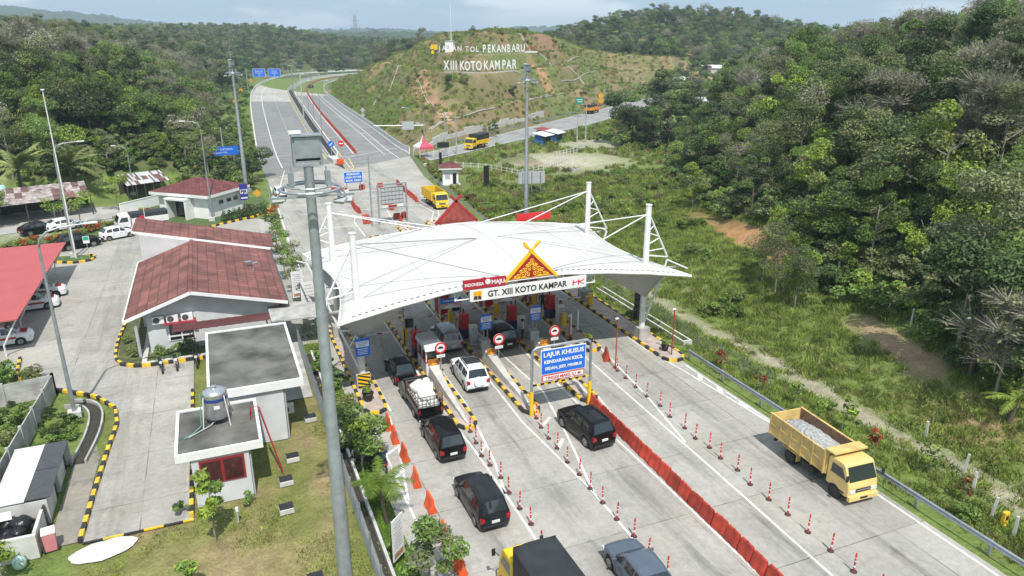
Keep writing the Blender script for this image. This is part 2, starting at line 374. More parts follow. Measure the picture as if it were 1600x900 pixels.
# ---------------------------------------------------------------- the ground: one sheet out to the horizon
def axis(lo, n0, n1, hi, step, far):
    a = list(np.arange(n0, n1+.01, step)); s = step; v = n1
    while v < hi: s = min(s*1.10, far); v += s; a.append(v)
    s = step; v = n0
    while v > lo: s = min(s*1.10, far); v -= s; a.insert(0, v)
    return np.array(a)
def build_ground():
    xs = axis(-4500, -34, 74, 4500, 1.2, 300); ys = axis(-400, 14, 150, 6500, 1.4, 300)
    # keep the middle distance fine
    xs = np.unique(np.concatenate([xs, np.arange(-180, 330, 3.2), np.arange(40, 150, 1.3)])); ys = np.unique(np.concatenate([ys, np.arange(150, 620, 3.2), np.arange(160, 290, 1.3)]))
    X, Y = np.meshgrid(xs, ys); nx, ny = len(xs), len(ys)
    x, y = X.ravel(), Y.ravel(); z = zt(x, y)
    V = np.stack([x, y, z], 1)
    i = np.arange(nx*ny).reshape(ny, nx)
    F = np.stack([i[:-1, :-1], i[:-1, 1:], i[1:, 1:], i[1:, :-1]], -1).reshape(-1, 4)
    me = bpy.data.meshes.new('ground'); me.vertices.add(len(V)); me.vertices.foreach_set('co', V.astype(np.float32).ravel())
    me.loops.add(F.size); me.loops.foreach_set('vertex_index', F.ravel().astype(np.int32))
    me.polygons.add(len(F)); me.polygons.foreach_set('loop_start', np.arange(0, F.size, 4, dtype=np.int32))
    me.polygons.foreach_set('use_smooth', np.ones(len(F), bool)); me.update(calc_edges=True)
    # what the ground is made of, place by place
    n = vnoise(x, y, 6)*.6+vnoise(x+9, y+4, 2.3)*.4; nb = vnoise(x+31, y-7, 17)
    c = np.tile(np.array([.135, .185, .048]), (len(x), 1))
    def put(col, w):
        w = np.clip(w, 0, 1)[:, None]; c[:] = c*(1-w)+np.array(col)*w
    sm = lambda a: np.clip(a, 0, 1)
    forest = (x > xr0(y)+3) | ((x < _ip(y, ROAD_L)-9) & (y > 131)) | (y > 480)
    put((.075, .09, .036), forest*.85)
    # mown lawn by the hut, browned in places
    lawn = (x > -8.6) & (x < 4.6) & (y < 58)
    put((.155, .17, .05), lawn*1.); put((.27, .215, .11), lawn*sm((n-.47)*4)*.75); put((.30, .22, .13), lawn*sm((vnoise(x+3, y+8, 1.6)-.66)*5)*.7); put((.12, .18, .038), lawn*sm((nb-.55)*4)*.7)
    put((.05, .12, .022), ((x > 5.2) & (x < 7.3) & (y < 62))*.9)
    # verge, track and stony strip outside the guard rail
    put((.34, .30, .235), sm(1.5-np.abs(x-37.2-(n-.5)*1.2)/.72)*(y < 70)*(.6+.5*n)*(y > 8))
    put((.33, .29, .22), sm(1.6-np.hypot((x-39)/3.2, (y-62)/8))*(n-.15)); put((.28, .26, .22), sm(1.5-np.hypot((x-45)/5, (y-97)/16))*.7)
    put((.44, .215, .105), sm(1.7-np.abs(_seg(x, y, [(56.2, 75.5), (55.2, 70), (53.7, 64.5), (52.4, 58.3), (51.6, 53.5)]))/1.2+(n-.5))*(.7+.4*n)); put((.36, .24, .165), sm(1.7-np.abs(_seg(x, y, [(46.2, 39.5), (45.2, 35.5), (43.8, 31)]))/1.1+(n-.5))*(.6+.5*n))
    put((.33, .20, .12), sm(1.4-np.hypot((x-41.5)/2.5, (y-27)/4))*(n))
    # open clearing and scrub between the plaza and the second road
    cl = sm(1.5-np.hypot((x-66)/12, (y-132)/11)); put((.46, .42, .34), cl*(.5+.5*n))
    put((.42, .38, .31), sm(1.6-np.hypot((x-82)/8, (y-150)/7))*(.4+.6*n))
    put((.11, .13, .04), ((x > 34) & (x < 62) & (y > 60) & (y < 150))*sm((nb-.45)*4)*.7)
    put((.20, .15, .09), ((x > 40) & (x < 60) & (y > 95) & (y < 135))*sm((n-.5)*5)*.6)
    put((.42, .22, .11), sm(1.5-np.hypot((x-116)/4, (y-152)/4))); put((.5, .45, .37), sm(1.5-np.hypot((x-128)/8, (y-166)/5)))
    # yard and lot beyond the hedge
    put((.40, .37, .32), sm(1.6-np.hypot((x+21)/9, (y-111)/7))*(.6+.4*n))
    # the lettered hill: dry grass, bare clay gullies, greener patches
    d1 = -_seg(x, y, ROAD_R); d2 = _seg(x, y, ROAD2_F); hill = (d1 > 1) & (d2 > 1) & (x*.745+y*.667 < 460)
    put((.15, .135, .058), hill*1.); put((.205, .165, .09), hill*sm((n-.46)*5)*.8); put((.10, .16, .038), hill*sm((nb-.45)*5)*.85)
    put((.085, .13, .03), hill*sm((22-d1)/8)*(d2 > 25)*.8)
    put((.36, .20, .12), hill*sm((vnoise(x+7, y+2, 13)-.72)*7)*.55)
    gx = (zt(x+.8, y)-zt(x-.8, y))/1.6; gy = (zt(x, y+.8)-zt(x, y-.8))/1.6; st = np.hypot(gx, gy)
    put((.25, .20, .115), hill*sm((.24-st)*8)*(zt(x, y) > 3)*(zt(x, y) < 23)*(.55+.5*n)); put((.21, .165, .09), hill*sm((st-.75)*3)*.6*n)
    gl = np.abs(_seg(x, y, [(66, 240), (63.4, 232), (60.4, 212), (55.4, 184), (54, 172)])); put((.40, .24, .14), hill*sm(1.6-(gl+(n-.5)*3.4)/2.3)*(.45+.7*n))
    put((.26, .15, .10), sm(1.3-np.hypot((x-120)/16, (y-268)/10))*(.6+.4*n)); put((.40, .235, .135), sm(1.4-np.hypot((x-106)/3, (y-231)/9)))
    put((.36, .21, .13), sm(1.5-np.hypot((x-205)/26, (y-345)/7))*(.6+.5*n)); put((.38, .22, .13), sm(1.5-np.hypot((x-230)/9, (y-310)/12))*(.5+.5*n))
    col = me.color_attributes.new('soil', 'FLOAT_COLOR', 'POINT')
    col.data.foreach_set('color', np.concatenate([c, np.ones((len(c), 1))], 1).astype(np.float32).ravel())
    me.materials.append(SOIL)
    o = bpy.data.objects.new('ground', me); COL.objects.link(o); return struct(o)
build_ground()

def far_hills(name, pts, base, seed, mat, y_off, depth, amp=1.):
    """a distant wooded ridge with a knobbly canopy skyline: pts are (x, y, crest height)"""
    r = np.random.RandomState(seed); P = np.array(pts, float); nseg = 520
    t = np.linspace(0, len(P)-1, nseg); cx = np.interp(t, range(len(P)), P[:, 0]); cy = np.interp(t, range(len(P)), P[:, 1]); cz = np.interp(t, range(len(P)), P[:, 2])
    dx, dy = np.gradient(cx), np.gradient(cy); l = np.hypot(dx, dy); ox, oy = -dy/l, dx/l
    V = []; rows = 17
    for k in range(rows):
        q = k/(rows-1)*2-1
        prof = max(0, 1-abs(q)**1.6)
        hh = cz*prof+amp*((r.rand(nseg)-.35)*7*(prof > .05)+np.interp(np.arange(nseg), np.arange(0, nseg, 9), r.rand(len(np.arange(0, nseg, 9)))*16-8)*prof)
        V += list(zip(cx+ox*q*depth, cy+oy*q*depth, np.maximum(hh, -2)+base))
    mb = MB(); mb.add(V, [(a*nseg+i, a*nseg+i+1, (a+1)*nseg+i+1, (a+1)*nseg+i) for a in range(rows-1) for i in range(nseg-1)], mat)
    o = mb.build(name); o.data.polygons.foreach_set('use_smooth', [True]*len(o.data.polygons)); struct(o); return o
HILLM = M('distant_canopy', (.035, .06, .03), .95, .35, .03, bump=.6, fine=.12)
far_hills('hills', [(-1400, 1900, 60), (-900, 2250, 105), (-640, 2350, 118), (-430, 2450, 100), (-260, 2550, 88), (-60, 2650, 60), (200, 2900, 45)], -3, 2, HILLM, 0, 420)
far_hills('hills', [(-200, 2300, 10), (250, 2400, 44), (480, 2350, 52), (800, 2400, 38), (1050, 2450, 60), (1300, 2300, 70), (1700, 2100, 40), (2400, 1900, 30)], -3, 5, HILLM, 0, 380)
far_hills('hills', [(-300, 1100, 8), (0, 1180, 30), (250, 1150, 34), (480, 1050, 30), (700, 980, 24), (900, 800, 20)], -3, 8, HILLM, 0, 160, .5)

# ---------------------------------------------------------------- roads, plaza, yard (sheets 4 mm apart)
def curve_pts(tab, n=8):
    """smooth a table of points with a Catmull-Rom spline"""
    P = [Vector((a, b)) for a, b in tab]; out = []
    for i in range(len(P)-1):
        p0, p1, p2, p3 = P[max(i-1, 0)], P[i], P[i+1], P[min(i+2, len(P)-1)]
        for k in range(n):
            t = k/n
            q = .5*((2*p1)+(p2-p0)*t+(2*p0-5*p1+4*p2-p3)*t*t+(3*p1-p0-3*p2+p3)*t**3)
            out.append((q.x, q.y))
    out.append(tuple(P[-1])); return out
def offset(pts, d):
    out = []
    for i, p in enumerate(pts):
        a, b = Vector(pts[max(i-1, 0)]), Vector(pts[min(i+1, len(pts)-1)])
        t = (b-a).normalized(); out.append((p[0]+t.y*d, p[1]-t.x*d))      # + is to the right of travel
    return out
def resample(pts, step):
    out = [pts[0]]; acc = 0
    for a, b in zip(pts[:-1], pts[1:]):
        L = math.dist(a, b); s = step-acc
        while s <= L:
            out.append((a[0]+(b[0]-a[0])*s/L, a[1]+(b[1]-a[1])*s/L)); s += step
        acc = (acc+L) % step
    return out
def mix2(A, B, t): return [(a[0]+(b[0]-a[0])*t, a[1]+(b[1]-a[1])*t) for a, b in zip(A, B)]
def N_(pts, n=80):
    """the same number of points along any curve"""
    L = [0]
    for a, b in zip(pts[:-1], pts[1:]): L.append(L[-1]+math.dist(a, b))
    t = np.linspace(0, L[-1], n); P = np.array(pts)
    return list(zip(np.interp(t, L, P[:, 0]), np.interp(t, L, P[:, 1])))
cRL, cML, cMR, cRR, cBAR = [curve_pts(t) for t in (ROAD_L, MED_L, MED_R, ROAD_R, BAR)]
mb = MB(); mb.sheet([(6.5, 8), (31.25, 8), (31.25, 78), (32.6, 96), (33.3, 110), (34.6, 126), (38.7, 152), (38.7, 160), (8.8, 160), (8.4, 130), (7.6, 103), (6.9, 82), (6.5, 62)], .0, CONC)
struct(mb.build('toll_plaza_pavement'))
mb = MB()
mb.sheet([(-15.4, 20), (-3.15, 20), (-3.15, 35.2), (-3.15, 56.1), (6.4, 56.1), (6.4, 103), (-18, 103), (-18, 62), (-16.5, 61), (-15, 57.8), (-13.2, 55.1), (-11, 53.5), (-9.3, 52.1), (-7.9, 49.7), (-7.6, 47.3), (-7.8, 44.5), (-8.1, 35.2), (-15.4, 35.2)][2:], -.004, YARD)
struct(mb.build('service_yard_pavement'))
def carriage(name, A, B, y_sw, w=.0):
    """asphalt up to y_sw, pale concrete beyond"""
    a, b = N_(A), N_(B); m1 = MB()
    for i in range(len(a)-1):
        m = ASPH if (a[i][1]+b[i][1])/2 < y_sw else FARC
        m1.ribbon(a[i:i+2], b[i:i+2], m, .004)
    return struct(m1.build(name))
carriage('toll_road_carriageway', cRL[3:], offset(cML, -.3), 300)
carriage('toll_road_carriageway', offset(cMR, .3), cRR, 330)
# median strip between the two carriageways: near-black sheet, the open gap's shade put into its colour
mb = MB(); a, b = N_(offset(cML, .25)), N_(offset(cMR, -.25)); mb.ribbon(a, b, M('gap_shade', (.028, .026, .02), .95, .4, 1.), .01); struct(mb.build('median_ground'))
mb = MB(); a, b = N_(curve_pts(ROAD2_N)), N_(curve_pts(ROAD2_F)); mb.ribbon(b, a, ASP2, .02); struct(mb.build('second_road'))
def marks(name, runs, m=WHITE_PAINT):
    q = MB()
    for pts, w, z in runs:
        q.ribbon(offset(pts, -w/2), offset(pts, w/2), m, z)
    return struct(q.build(name))
def dashes(pts, w, z, on=2.6, off=4.):
    rs = resample(pts, .6); out = []; i = 0; a, b = int(on/.6), int((on+off)/.6)
    while i+a < len(rs): out.append((rs[i:i+a+1], w, z)); i += b
    return out
W = .14
runs = [([(8.85, 62), (8.85, 42.6)], W, .006), ([(7.35, 41.8), (7.3, 12)], W, .006), ([(8.6, 42), (8.3, 38.3), (7.42, 32.6)], W, .006)]
runs += [([(7.4, 39.9), (8.4, 40.6)], .18, .0075), ([(7.4, 37.5), (8.25, 38.1)], .18, .0075), ([(7.38, 35.0), (7.85, 35.5)], .18, .0075)]
runs += [([(12.05, 62), (12.05, 42), (12.35, 36), (12.4, 31.5), (12.35, 10)], W, .006), ([(13.7, 62), (13.75, 41.5), (13.0, 34.4), (12.4, 31.2)], W, .006)]
runs += [([(16.6, 62), (16.45, 43), (16.3, 38), (16.85, 30.2), (16.75, 10)], W, .006), ([(18.3, 62), (19.3, 41.4), (18.2, 35.4), (16.9, 29.6)], W, .006)]
runs += [([(20.85, 62), (20.75, 38), (20.85, 29), (20.8, 10)], W, .006), ([(22.55, 62), (22.5, 39.5), (21.6, 33)], W, .006)]
runs += [([(24.9, 62), (24.75, 46), (24.5, 38), (24.2, 28), (23.8, 18), (23.6, 9)], W, .006), ([(26.75, 62), (26.7, 47), (25.6, 38), (24.5, 32)], W, .006)]
runs += [([(29.75, 62), (29.8, 45), (30.3, 40.5), (30.95, 31), (30.8, 9)], W, .006), ([(31.0, 41.2), (31.05, 31)], .13, .006)]
for y in (39.2, 37.0, 34.6): runs.append(([(30.42+(40-y)*.06, y-.55), (31.0, y+.35)], .3, .0075))
runs += [([(17.1, 36.9), (18.2, 37.9)], .22, .0075), ([(17, 34.2), (17.8, 35.2)], .22, .0075), ([(12.6, 35.6), (13.2, 36.4)], .22, .0075)]
# beyond the canopy
runs += [([(17.3, 99.5), (16.6, 96), (16.4, 88)], W, .006), ([(22.2, 101), (21.6, 95), (21.5, 89)], W, .006), ([(27.4, 103), (28.2, 98), (26.4, 93)], W, .006), ([(29.6, 101), (28.2, 95.5), (26.6, 92)], .13, .006)]
runs += [([(8.4, 126), (8.1, 112), (7.4, 90), (7.2, 74)], W, .006), ([(12.2, 141), (9.4, 122)], W, .006)]
for y in (94, 103, 109, 116, 122, 132.5): runs.append(([(10.5, y-.1), (21.5+(y > 100)*9, y)], .16, .006))
l1, l2 = N_(cRL[3:]), N_(cML)
wl = mix2(l1, l2, .27); yl = mix2(l1, l2, .965); md = mix2(l1, l2, .60)
r1, r2 = N_(cMR), N_(cRR)
runs += [(wl[1:], .2, .009)]+dashes(md[1:], .16, .009)
runs += [(mix2(r1, r2, .80), .16, .009), (mix2(r1, r2, .68)[1:44], .14, .009)]
rb = N_(cBAR); runs += [(offset(rb, -.5), .2, .009)]
for q in (.03, .1, .18, .3, .42, .55):
    i = int(q*79); runs.append(([r1[i], r2[i]], .14, .0095)); runs.append(([l1[i+1], l2[i+1]], .14, .0095))
for k in range(9):
    p = r1[2+k//2]; runs.append(([(24.2+k*.12, 141+k*4.2), (29+k*.25, 142.5+k*4.2)], .14, .0098))
s1, s2 = N_(curve_pts(ROAD2_N)), N_(curve_pts(ROAD2_F))
runs += [(mix2(s1, s2, .07), .15, .024), (mix2(s1, s2, .93), .15, .024)]+dashes(mix2(s1, s2, .5), .15, .024, 3, 5)
marks('lane_markings', runs)
marks('lane_markings', [(yl[1:], .16, .009), (mix2(r1, r2, .05), .16, .009), ([(23.8, 137), (24.8, 140), (26, 152)], .16, .0092), ([(23.8, 137), (27.8, 138.8)], .16, .0092)], YEL_PAINT)
# yard bits flush with the ground
mb = MB(); mb.sheet([(-7.1+1.45*math.cos(t)*(1+.05*math.sin(3*t)+.03*math.sin(11*t)), 34.25+(.78+.05*math.sin(7*t))*math.sin(t)+.28*math.cos(t)*.6) for t in [k*math.pi/14 for k in range(28)]], .03, GRAVEL_W)
g_ = mb.build('gravel_patch'); struct(g_, 'stuff')
mb = MB(); mb.sheet([(-9.6, 35.4), (-8.35, 35.4), (-8.2, 43.6), (-8.6, 45.4), (-9.5, 45)], .0, concrete_material('stained_slab', (.26, .245, .21), (), 50, 3, [], .3, .55)); struct(mb.build('bin_apron'))
mb = MB(); mb.sheet([(-31, 103.5), (-10.5, 112), (-9, 119), (-31, 119)], .0, FARC); struct(mb.build('village_lot'))
mb = MB(); mb.sheet([(2.7, 46.7), (4.4, 46.7), (4.6, 58), (2.7, 58)], .004, CONCW); struct(mb.build('footpath'))
# ---------------------------------------------------------------- leaves, crowns, trees
def leaf_mat(name, col, var=.35, rand=.3, trans=.36):
    m = bpy.data.materials.new(name); m.use_nodes = True
    nt = m.node_tree; N = nt.nodes; Lk = nt.links; b = N['Principled BSDF']; b.inputs['Roughness'].default_value = .55
    b.inputs['Specular IOR Level'].default_value = .3
    oi = N.new('ShaderNodeObjectInfo'); g = N.new('ShaderNodeNewGeometry')
    n = N.new('ShaderNodeTexNoise'); n.inputs['Scale'].default_value = .8; n.inputs['Detail'].default_value = 3; Lk.new(g.outputs['Position'], n.inputs['Vector'])
    a = N.new('ShaderNodeMapRange'); a.inputs['From Min'].default_value = .3; a.inputs['From Max'].default_value = .7; a.inputs['To Min'].default_value = 1-var; a.inputs['To Max'].default_value = 1+var; Lk.new(n.outputs['Fac'], a.inputs['Value'])
    c = N.new('ShaderNodeMapRange'); c.inputs['To Min'].default_value = 1-rand; c.inputs['To Max'].default_value = 1+rand*1.3; Lk.new(oi.outputs['Random'], c.inputs['Value'])
    mu = N.new('ShaderNodeMath'); mu.operation = 'MULTIPLY'; Lk.new(a.outputs[0], mu.inputs[0]); Lk.new(c.outputs[0], mu.inputs[1])
    # every leaf its own tone
    r = N.new('ShaderNodeMapRange'); r.inputs['To Min'].default_value = .62; r.inputs['To Max'].default_value = 1.38; Lk.new(g.outputs['Random Per Island'], r.inputs['Value'])
    m3 = N.new('ShaderNodeMath'); m3.operation = 'MULTIPLY'; Lk.new(mu.outputs[0], m3.inputs[0]); Lk.new(r.outputs[0], m3.inputs[1])
    vm = N.new('ShaderNodeVectorMath'); vm.operation = 'SCALE'; vm.inputs[0].default_value = col; Lk.new(m3.outputs[0], vm.inputs['Scale'])
    Lk.new(vm.outputs[0], b.inputs['Base Color'])
    if trans:
        t = N.new('ShaderNodeBsdfTranslucent'); Lk.new(vm.outputs[0], t.inputs['Color']); mx = N.new('ShaderNodeMixShader'); mx.inputs[0].default_value = trans
        Lk.new(b.outputs[0], mx.inputs[1]); Lk.new(t.outputs[0], mx.inputs[2]); Lk.new(mx.outputs[0], N['Material Output'].inputs['Surface'])
    return m
LDARK = leaf_mat('dark_leaves', (.072, .115, .042)); LMID = leaf_mat('green_leaves', (.145, .23, .052)); LBRI = leaf_mat('fresh_leaves', (.24, .33, .05))
LOLI = leaf_mat('olive_leaves', (.185, .20, .083)); LGRY = leaf_mat('dusty_leaves', (.18, .195, .105)); LTWG = leaf_mat('grey_twigs', (.25, .23, .195), .25, .2, 0)
LRED = leaf_mat('red_shoots', (.32, .06, .02)); LPALM = leaf_mat('palm_leaflets', (.24, .27, .10), .25, .2); LGRASS = leaf_mat('grass_blades', (.24, .30, .07), .4, .25); LDRY = leaf_mat('dry_grass_blades', (.26, .21, .11), .4, .25)
BARK = M('pale_bark', (.24, .215, .18), .9, .3, 4., obj=True); BARKD = M('brown_bark', (.11, .085, .06), .9, .3, 4., obj=True)

def quads_mesh(name, centers, normals, sizes, aspect, mats, midx, extra=None):
    """many small leaf faces as one mesh (numpy, folded a little along the middle)"""
    n = len(centers); nr = np.linalg.norm(normals, axis=1, keepdims=True); nn = normals/np.maximum(nr, 1e-6)
    ref = nrs.randn(n, 3); a = np.cross(nn, ref); a /= np.maximum(np.linalg.norm(a, axis=1, keepdims=True), 1e-6); b = np.cross(nn, a)
    s = sizes[:, None]; w = s*aspect
    c = centers
    P = np.stack([c-a*s, c-b*w+nn*s*.12, c+a*s, c+b*w+nn*s*.12], 1).reshape(-1, 3)
    F = np.arange(n*4).reshape(n, 4)
    ev, ef, em = ([], [], []) if extra is None else extra
    me = bpy.data.meshes.new(name)
    V = np.concatenate([P, np.array(ev, float).reshape(-1, 3)]) if len(ev) else P
    me.vertices.add(len(V)); me.vertices.foreach_set('co', V.astype(np.float32).ravel())
    loops = list(F.ravel()); starts = list(range(0, n*4, 4)); mi = list(midx)
    for f, k in zip(ef, em):
        starts.append(len(loops)); loops += [q+n*4 for q in f]; mi.append(k)
    me.loops.add(len(loops)); me.loops.foreach_set('vertex_index', np.array(loops, np.int32))
    me.polygons.add(len(starts)); me.polygons.foreach_set('loop_start', np.array(starts, np.int32))
    for m in mats: me.materials.append(m)
    me.polygons.foreach_set('material_index', np.array(mi, np.int32)); me.update(calc_edges=True)
    return me
def lobes(seed, n, rad, h0, h1, lean=0.):
    r = np.random.RandomState(seed); L = []
    for i in range(n):
        t = r.rand(); z = h0+(h1-h0)*t
        rr = rad*(1-.55*abs(t-.45)**1.2*1.6)*math.sqrt(r.rand()); a = r.rand()*6.283
        L.append((rr*math.cos(a)+lean*t, rr*math.sin(a), z, rad*(.28+.27*r.rand())))
    return L
def crown_mesh(name, seed, n, size, L, mats, wts, flat=.8, up=.55, aspect=.5):
    r = np.random.RandomState(seed+100); L = np.array(L); k = r.choice(len(L), n, p=L[:, 3]**2/np.sum(L[:, 3]**2))
    d = r.randn(n, 3); d /= np.linalg.norm(d, axis=1, keepdims=True)
    rad = L[k, 3]*(.55+.5*r.rand(n)**.6)
    d2 = d.copy(); d2[:, 2] = np.where(d2[:, 2] < -.2, d2[:, 2]*.45, d2[:, 2]*flat)
    c = L[k, :3]+d2*rad[:, None]
    nn = d*.5+np.array([0, 0, up])+r.randn(n, 3)*.45
    s = size*(.6+.8*r.rand(n))
    # one lobe tends to one leaf tone
    lt = r.choice(len(mats), len(L), p=wts); mi = np.where(r.rand(n) < .75, lt[k], r.choice(len(mats), n, p=wts))
    return quads_mesh(name, c, nn, s, aspect, mats, mi)
def twig_crown(name, seed, n, rad, h0, h1, leafy, mats):
    """grey, nearly leafless crown: fans of long thin twigs with a thin sprinkling of leaves"""
    r = np.random.RandomState(seed); L = np.array(lobes(seed, 26, rad, h0, h1)); k = r.randint(0, len(L), n)
    d = r.randn(n, 3); d[:, 2] = np.abs(d[:, 2])*.8-.1; d /= np.linalg.norm(d, axis=1, keepdims=True)
    st = L[k, :3]-np.array([0, 0, 1])*L[k, 3:4]*.7
    ln = L[k, 3]*(.7+1.1*r.rand(n)); q0 = st+d*ln[:, None]*.25; q1 = st+d*ln[:, None]+r.randn(n, 3)*.12
    side = np.cross(d, r.randn(n, 3)); side /= np.linalg.norm(side, axis=1, keepdims=True); w = (.010+.016*r.rand(n))[:, None]
    tv = np.stack([q0-side*w, q0+side*w, q1+side*w*.3, q1-side*w*.3], 1).reshape(-1, 3)
    m = int(leafy*n)
    kk = r.randint(0, n, m); t = r.rand(m)[:, None]; c = q0[kk]*(1-t)+q1[kk]*t+r.randn(m, 3)*.15
    ef = np.arange(len(tv)).reshape(-1, 4).tolist()
    return quads_mesh(name, c, r.randn(m, 3)+np.array([0, 0, .8]), .11+.09*r.rand(m), .5, mats, r.randint(1, len(mats), m), (tv, ef, [0]*len(ef)))
def trunk_mesh(name, seed, h, r0, top, m, nb=5, lean=0.):
    r = random.Random(seed); mb = MB(); pts = []
    for i in range(6):
        t = i/5; pts.append((lean*t*t+r.uniform(-.1, .1)*t, r.uniform(-.12, .12)*t, h*t))
    mb.tube(pts, [r0*(1-.62*i/5) for i in range(6)], m, 7)
    for i in range(nb):
        t = r.uniform(.45, .95); a = r.uniform(0, 6.28); b = Vector((lean*t*t, 0, h*t)); L = top*r.uniform(.5, 1.)
        e = b+Vector((math.cos(a)*L*.75, math.sin(a)*L*.75, L*r.uniform(.45, .9))); mid = (b+e)/2+Vector((0, 0, -.1*L))
        mb.tube([b, mid, e], [r0*.42, r0*.28, r0*.09], m, 5)
    return mb.mesh(name, 60)
def frond_crown(name, seed, nf, L, droop, m, width=.5, up=.9, seg=9):
    """palm or tree-fern head: arching ribs carrying pairs of leaflets"""
    r = random.Random(seed); mb = MB()
    for k in range(nf):
        a = 6.283*k/nf+r.uniform(-.2, .2); e = r.uniform(.15, up); ln = L*r.uniform(.8, 1.1); P = []
        for i in range(seg+1):
            t = i/seg; x = ln*t*math.cos(e*(1-t*.3)); z = ln*math.sin(e)*t-droop*ln*t*t*(1.2-e*.5)
            P.append(Vector((x*math.cos(a), x*math.sin(a), z)))
        mb.tube(P, [.035*L/3*(1-.8*i/seg) for i in range(seg+1)], m, 4)
        sd = Vector((-math.sin(a), math.cos(a), 0))
        for i in range(1, seg*4):
            t = i/(seg*4); j = min(int(t*seg), seg-1); f = t*seg-j; p = P[j].lerp(P[j+1], f); d = (P[j+1]-P[j]).normalized()
            l2 = width*L*.5*math.sin(math.pi*min(1, t*.86+.12))**.7
            for s in (-1, 1):
                tip = p+sd*s*l2*.9+d*l2*.5+Vector((0, 0, -l2*r.uniform(.2, .55))); w = d*.05*L/3
                mb.add([p-w, p+w, tip+w*.3, tip-w*.3], [(0, 1, 2, 3)], m)
    return mb.mesh(name)
# kinds of woodland tree: (crown mesh, trunk mesh); all about 9 m tall at scale 1
FULL = []   # leafy trees
def tree_kind(i, mats, wts, rad, h0, h1, n, size, m=BARK, tr=.16, nb=5, flat=.8, lean=0.):
    return (crown_mesh('crown', 40+i, n, size, lobes(40+i, 13, rad, h0, h1, lean), mats, wts, flat), trunk_mesh('trunk', 60+i, h0+(h1-h0)*.5, tr, (h1-h0)*.55, m, nb, lean))
KINDS_T = {
 'dark':  [tree_kind(0, [LDARK, LMID], [.8, .2], 2.7, 3.0, 8.4, 6200, .135, BARKD), tree_kind(1, [LDARK, LOLI], [.7, .3], 3.3, 2.6, 7.2, 6500, .135, BARKD), tree_kind(10, [LDARK, LMID, LGRY], [.6, .2, .2], 2.1, 2.6, 9.6, 5200, .125, BARKD)],
 'green': [tree_kind(2, [LMID, LDARK, LBRI], [.6, .25, .15], 3.0, 2.2, 7.8, 6500, .135), tree_kind(3, [LMID, LOLI], [.7, .3], 2.4, 3.0, 9.0, 5600, .13), tree_kind(11, [LMID, LGRY, LBRI], [.5, .35, .15], 3.4, 1.8, 6.4, 6500, .13)],
 'olive': [tree_kind(4, [LOLI, LGRY, LMID], [.5, .3, .2], 2.9, 3.2, 8.6, 4600, .12), tree_kind(5, [LGRY, LOLI], [.6, .4], 2.5, 4.0, 9.6, 3900, .115), tree_kind(12, [LOLI, LTWG], [.65, .35], 2.7, 3.4, 8.8, 3600, .11)],
 'fresh': [tree_kind(6, [LBRI, LMID], [.75, .25], 2.8, 1.6, 6.6, 5600, .14), tree_kind(13, [LBRI, LOLI], [.6, .4], 2.3, 2.2, 7.6, 4800, .13)],
 'bare':  [(twig_crown('crown', 21, 3000, 2.8, 3.6, 8.8, .75, [LTWG, LGRY, LOLI]), trunk_mesh('trunk', 31, 7.4, .12, 2.6, BARK, 9)),
           (twig_crown('crown', 22, 3200, 2.5, 3.4, 9.6, .45, [LTWG, LGRY]), trunk_mesh('trunk', 32, 8, .12, 2.4, BARK, 10)), (twig_crown('crown', 23, 3000, 2.2, 3.8, 8.4, .9, [LTWG, LOLI, LGRY]), trunk_mesh('trunk', 33, 7.6, .11, 2.2, BARK, 9))],
}
def tree(kind, v, loc, sc, label, group, name='tree', rz=None):
    cm, tm = KINDS_T[kind][v % len(KINDS_T[kind])]
    t = thing(name, label, 'tree', loc, rnd.uniform(0, 6.28) if rz is None else rz, group, sc)
    for nm, me in (('trunk', tm), ('crown', cm)):
        o = bpy.data.objects.new(nm, me); COL.objects.link(o); o.parent = t
    return t
# ---------------------------------------------------------------- the woods
CPOS = np.array([0, 0, 23.2]); _p = R(18.886); _y = R(22.294)
FWD = np.array([math.sin(_y)*math.cos(_p), math.cos(_y)*math.cos(_p), -math.sin(_p)]); RGT = np.array([math.cos(_y), -math.sin(_y), 0])
UPV = np.cross(RGT, FWD)
def seen_from_drone(x, y, z, m=170):
    q = np.array([x, y, z])-CPOS; c = q@FWD
    if c < 4: return False
    u = 800+1140*(q@RGT)/c; v = 450-1140*(q@UPV)/c
    return -m < u < 1600+m and -200 < v < 900+m*1.3
def jitter_grid(x0, x1, y0, y1, step, seed):
    r = np.random.RandomState(seed); gx, gy = np.meshgrid(np.arange(x0, x1, step), np.arange(y0, y1, step))
    P = np.stack([gx.ravel(), gy.ravel()], 1)+(r.rand(gx.size, 2)-.5)*step*.95
    return P
road_all = [cRL, cML, cRR, curve_pts(ROAD2_N), curve_pts(ROAD2_F)]
def road_clear(x, y, d):
    X, Y = np.array([x]), np.array([y])
    return all(abs(_seg(X, Y, t)[0]) > d for t in (ROAD_L, MED_L, ROAD_R, ROAD2_N, ROAD2_F))
def in_view(P, m=120):
    q = np.asarray(P)-CPOS; c = q@FWD; cc = np.where(c > 1, c, 1)
    u = 800+1140*(q@RGT)/cc; v = 450-1140*(q@UPV)/cc
    return (c > 4) & (u > -m) & (u < 1600+m) & (v > -200) & (v < 900+m*1.3)
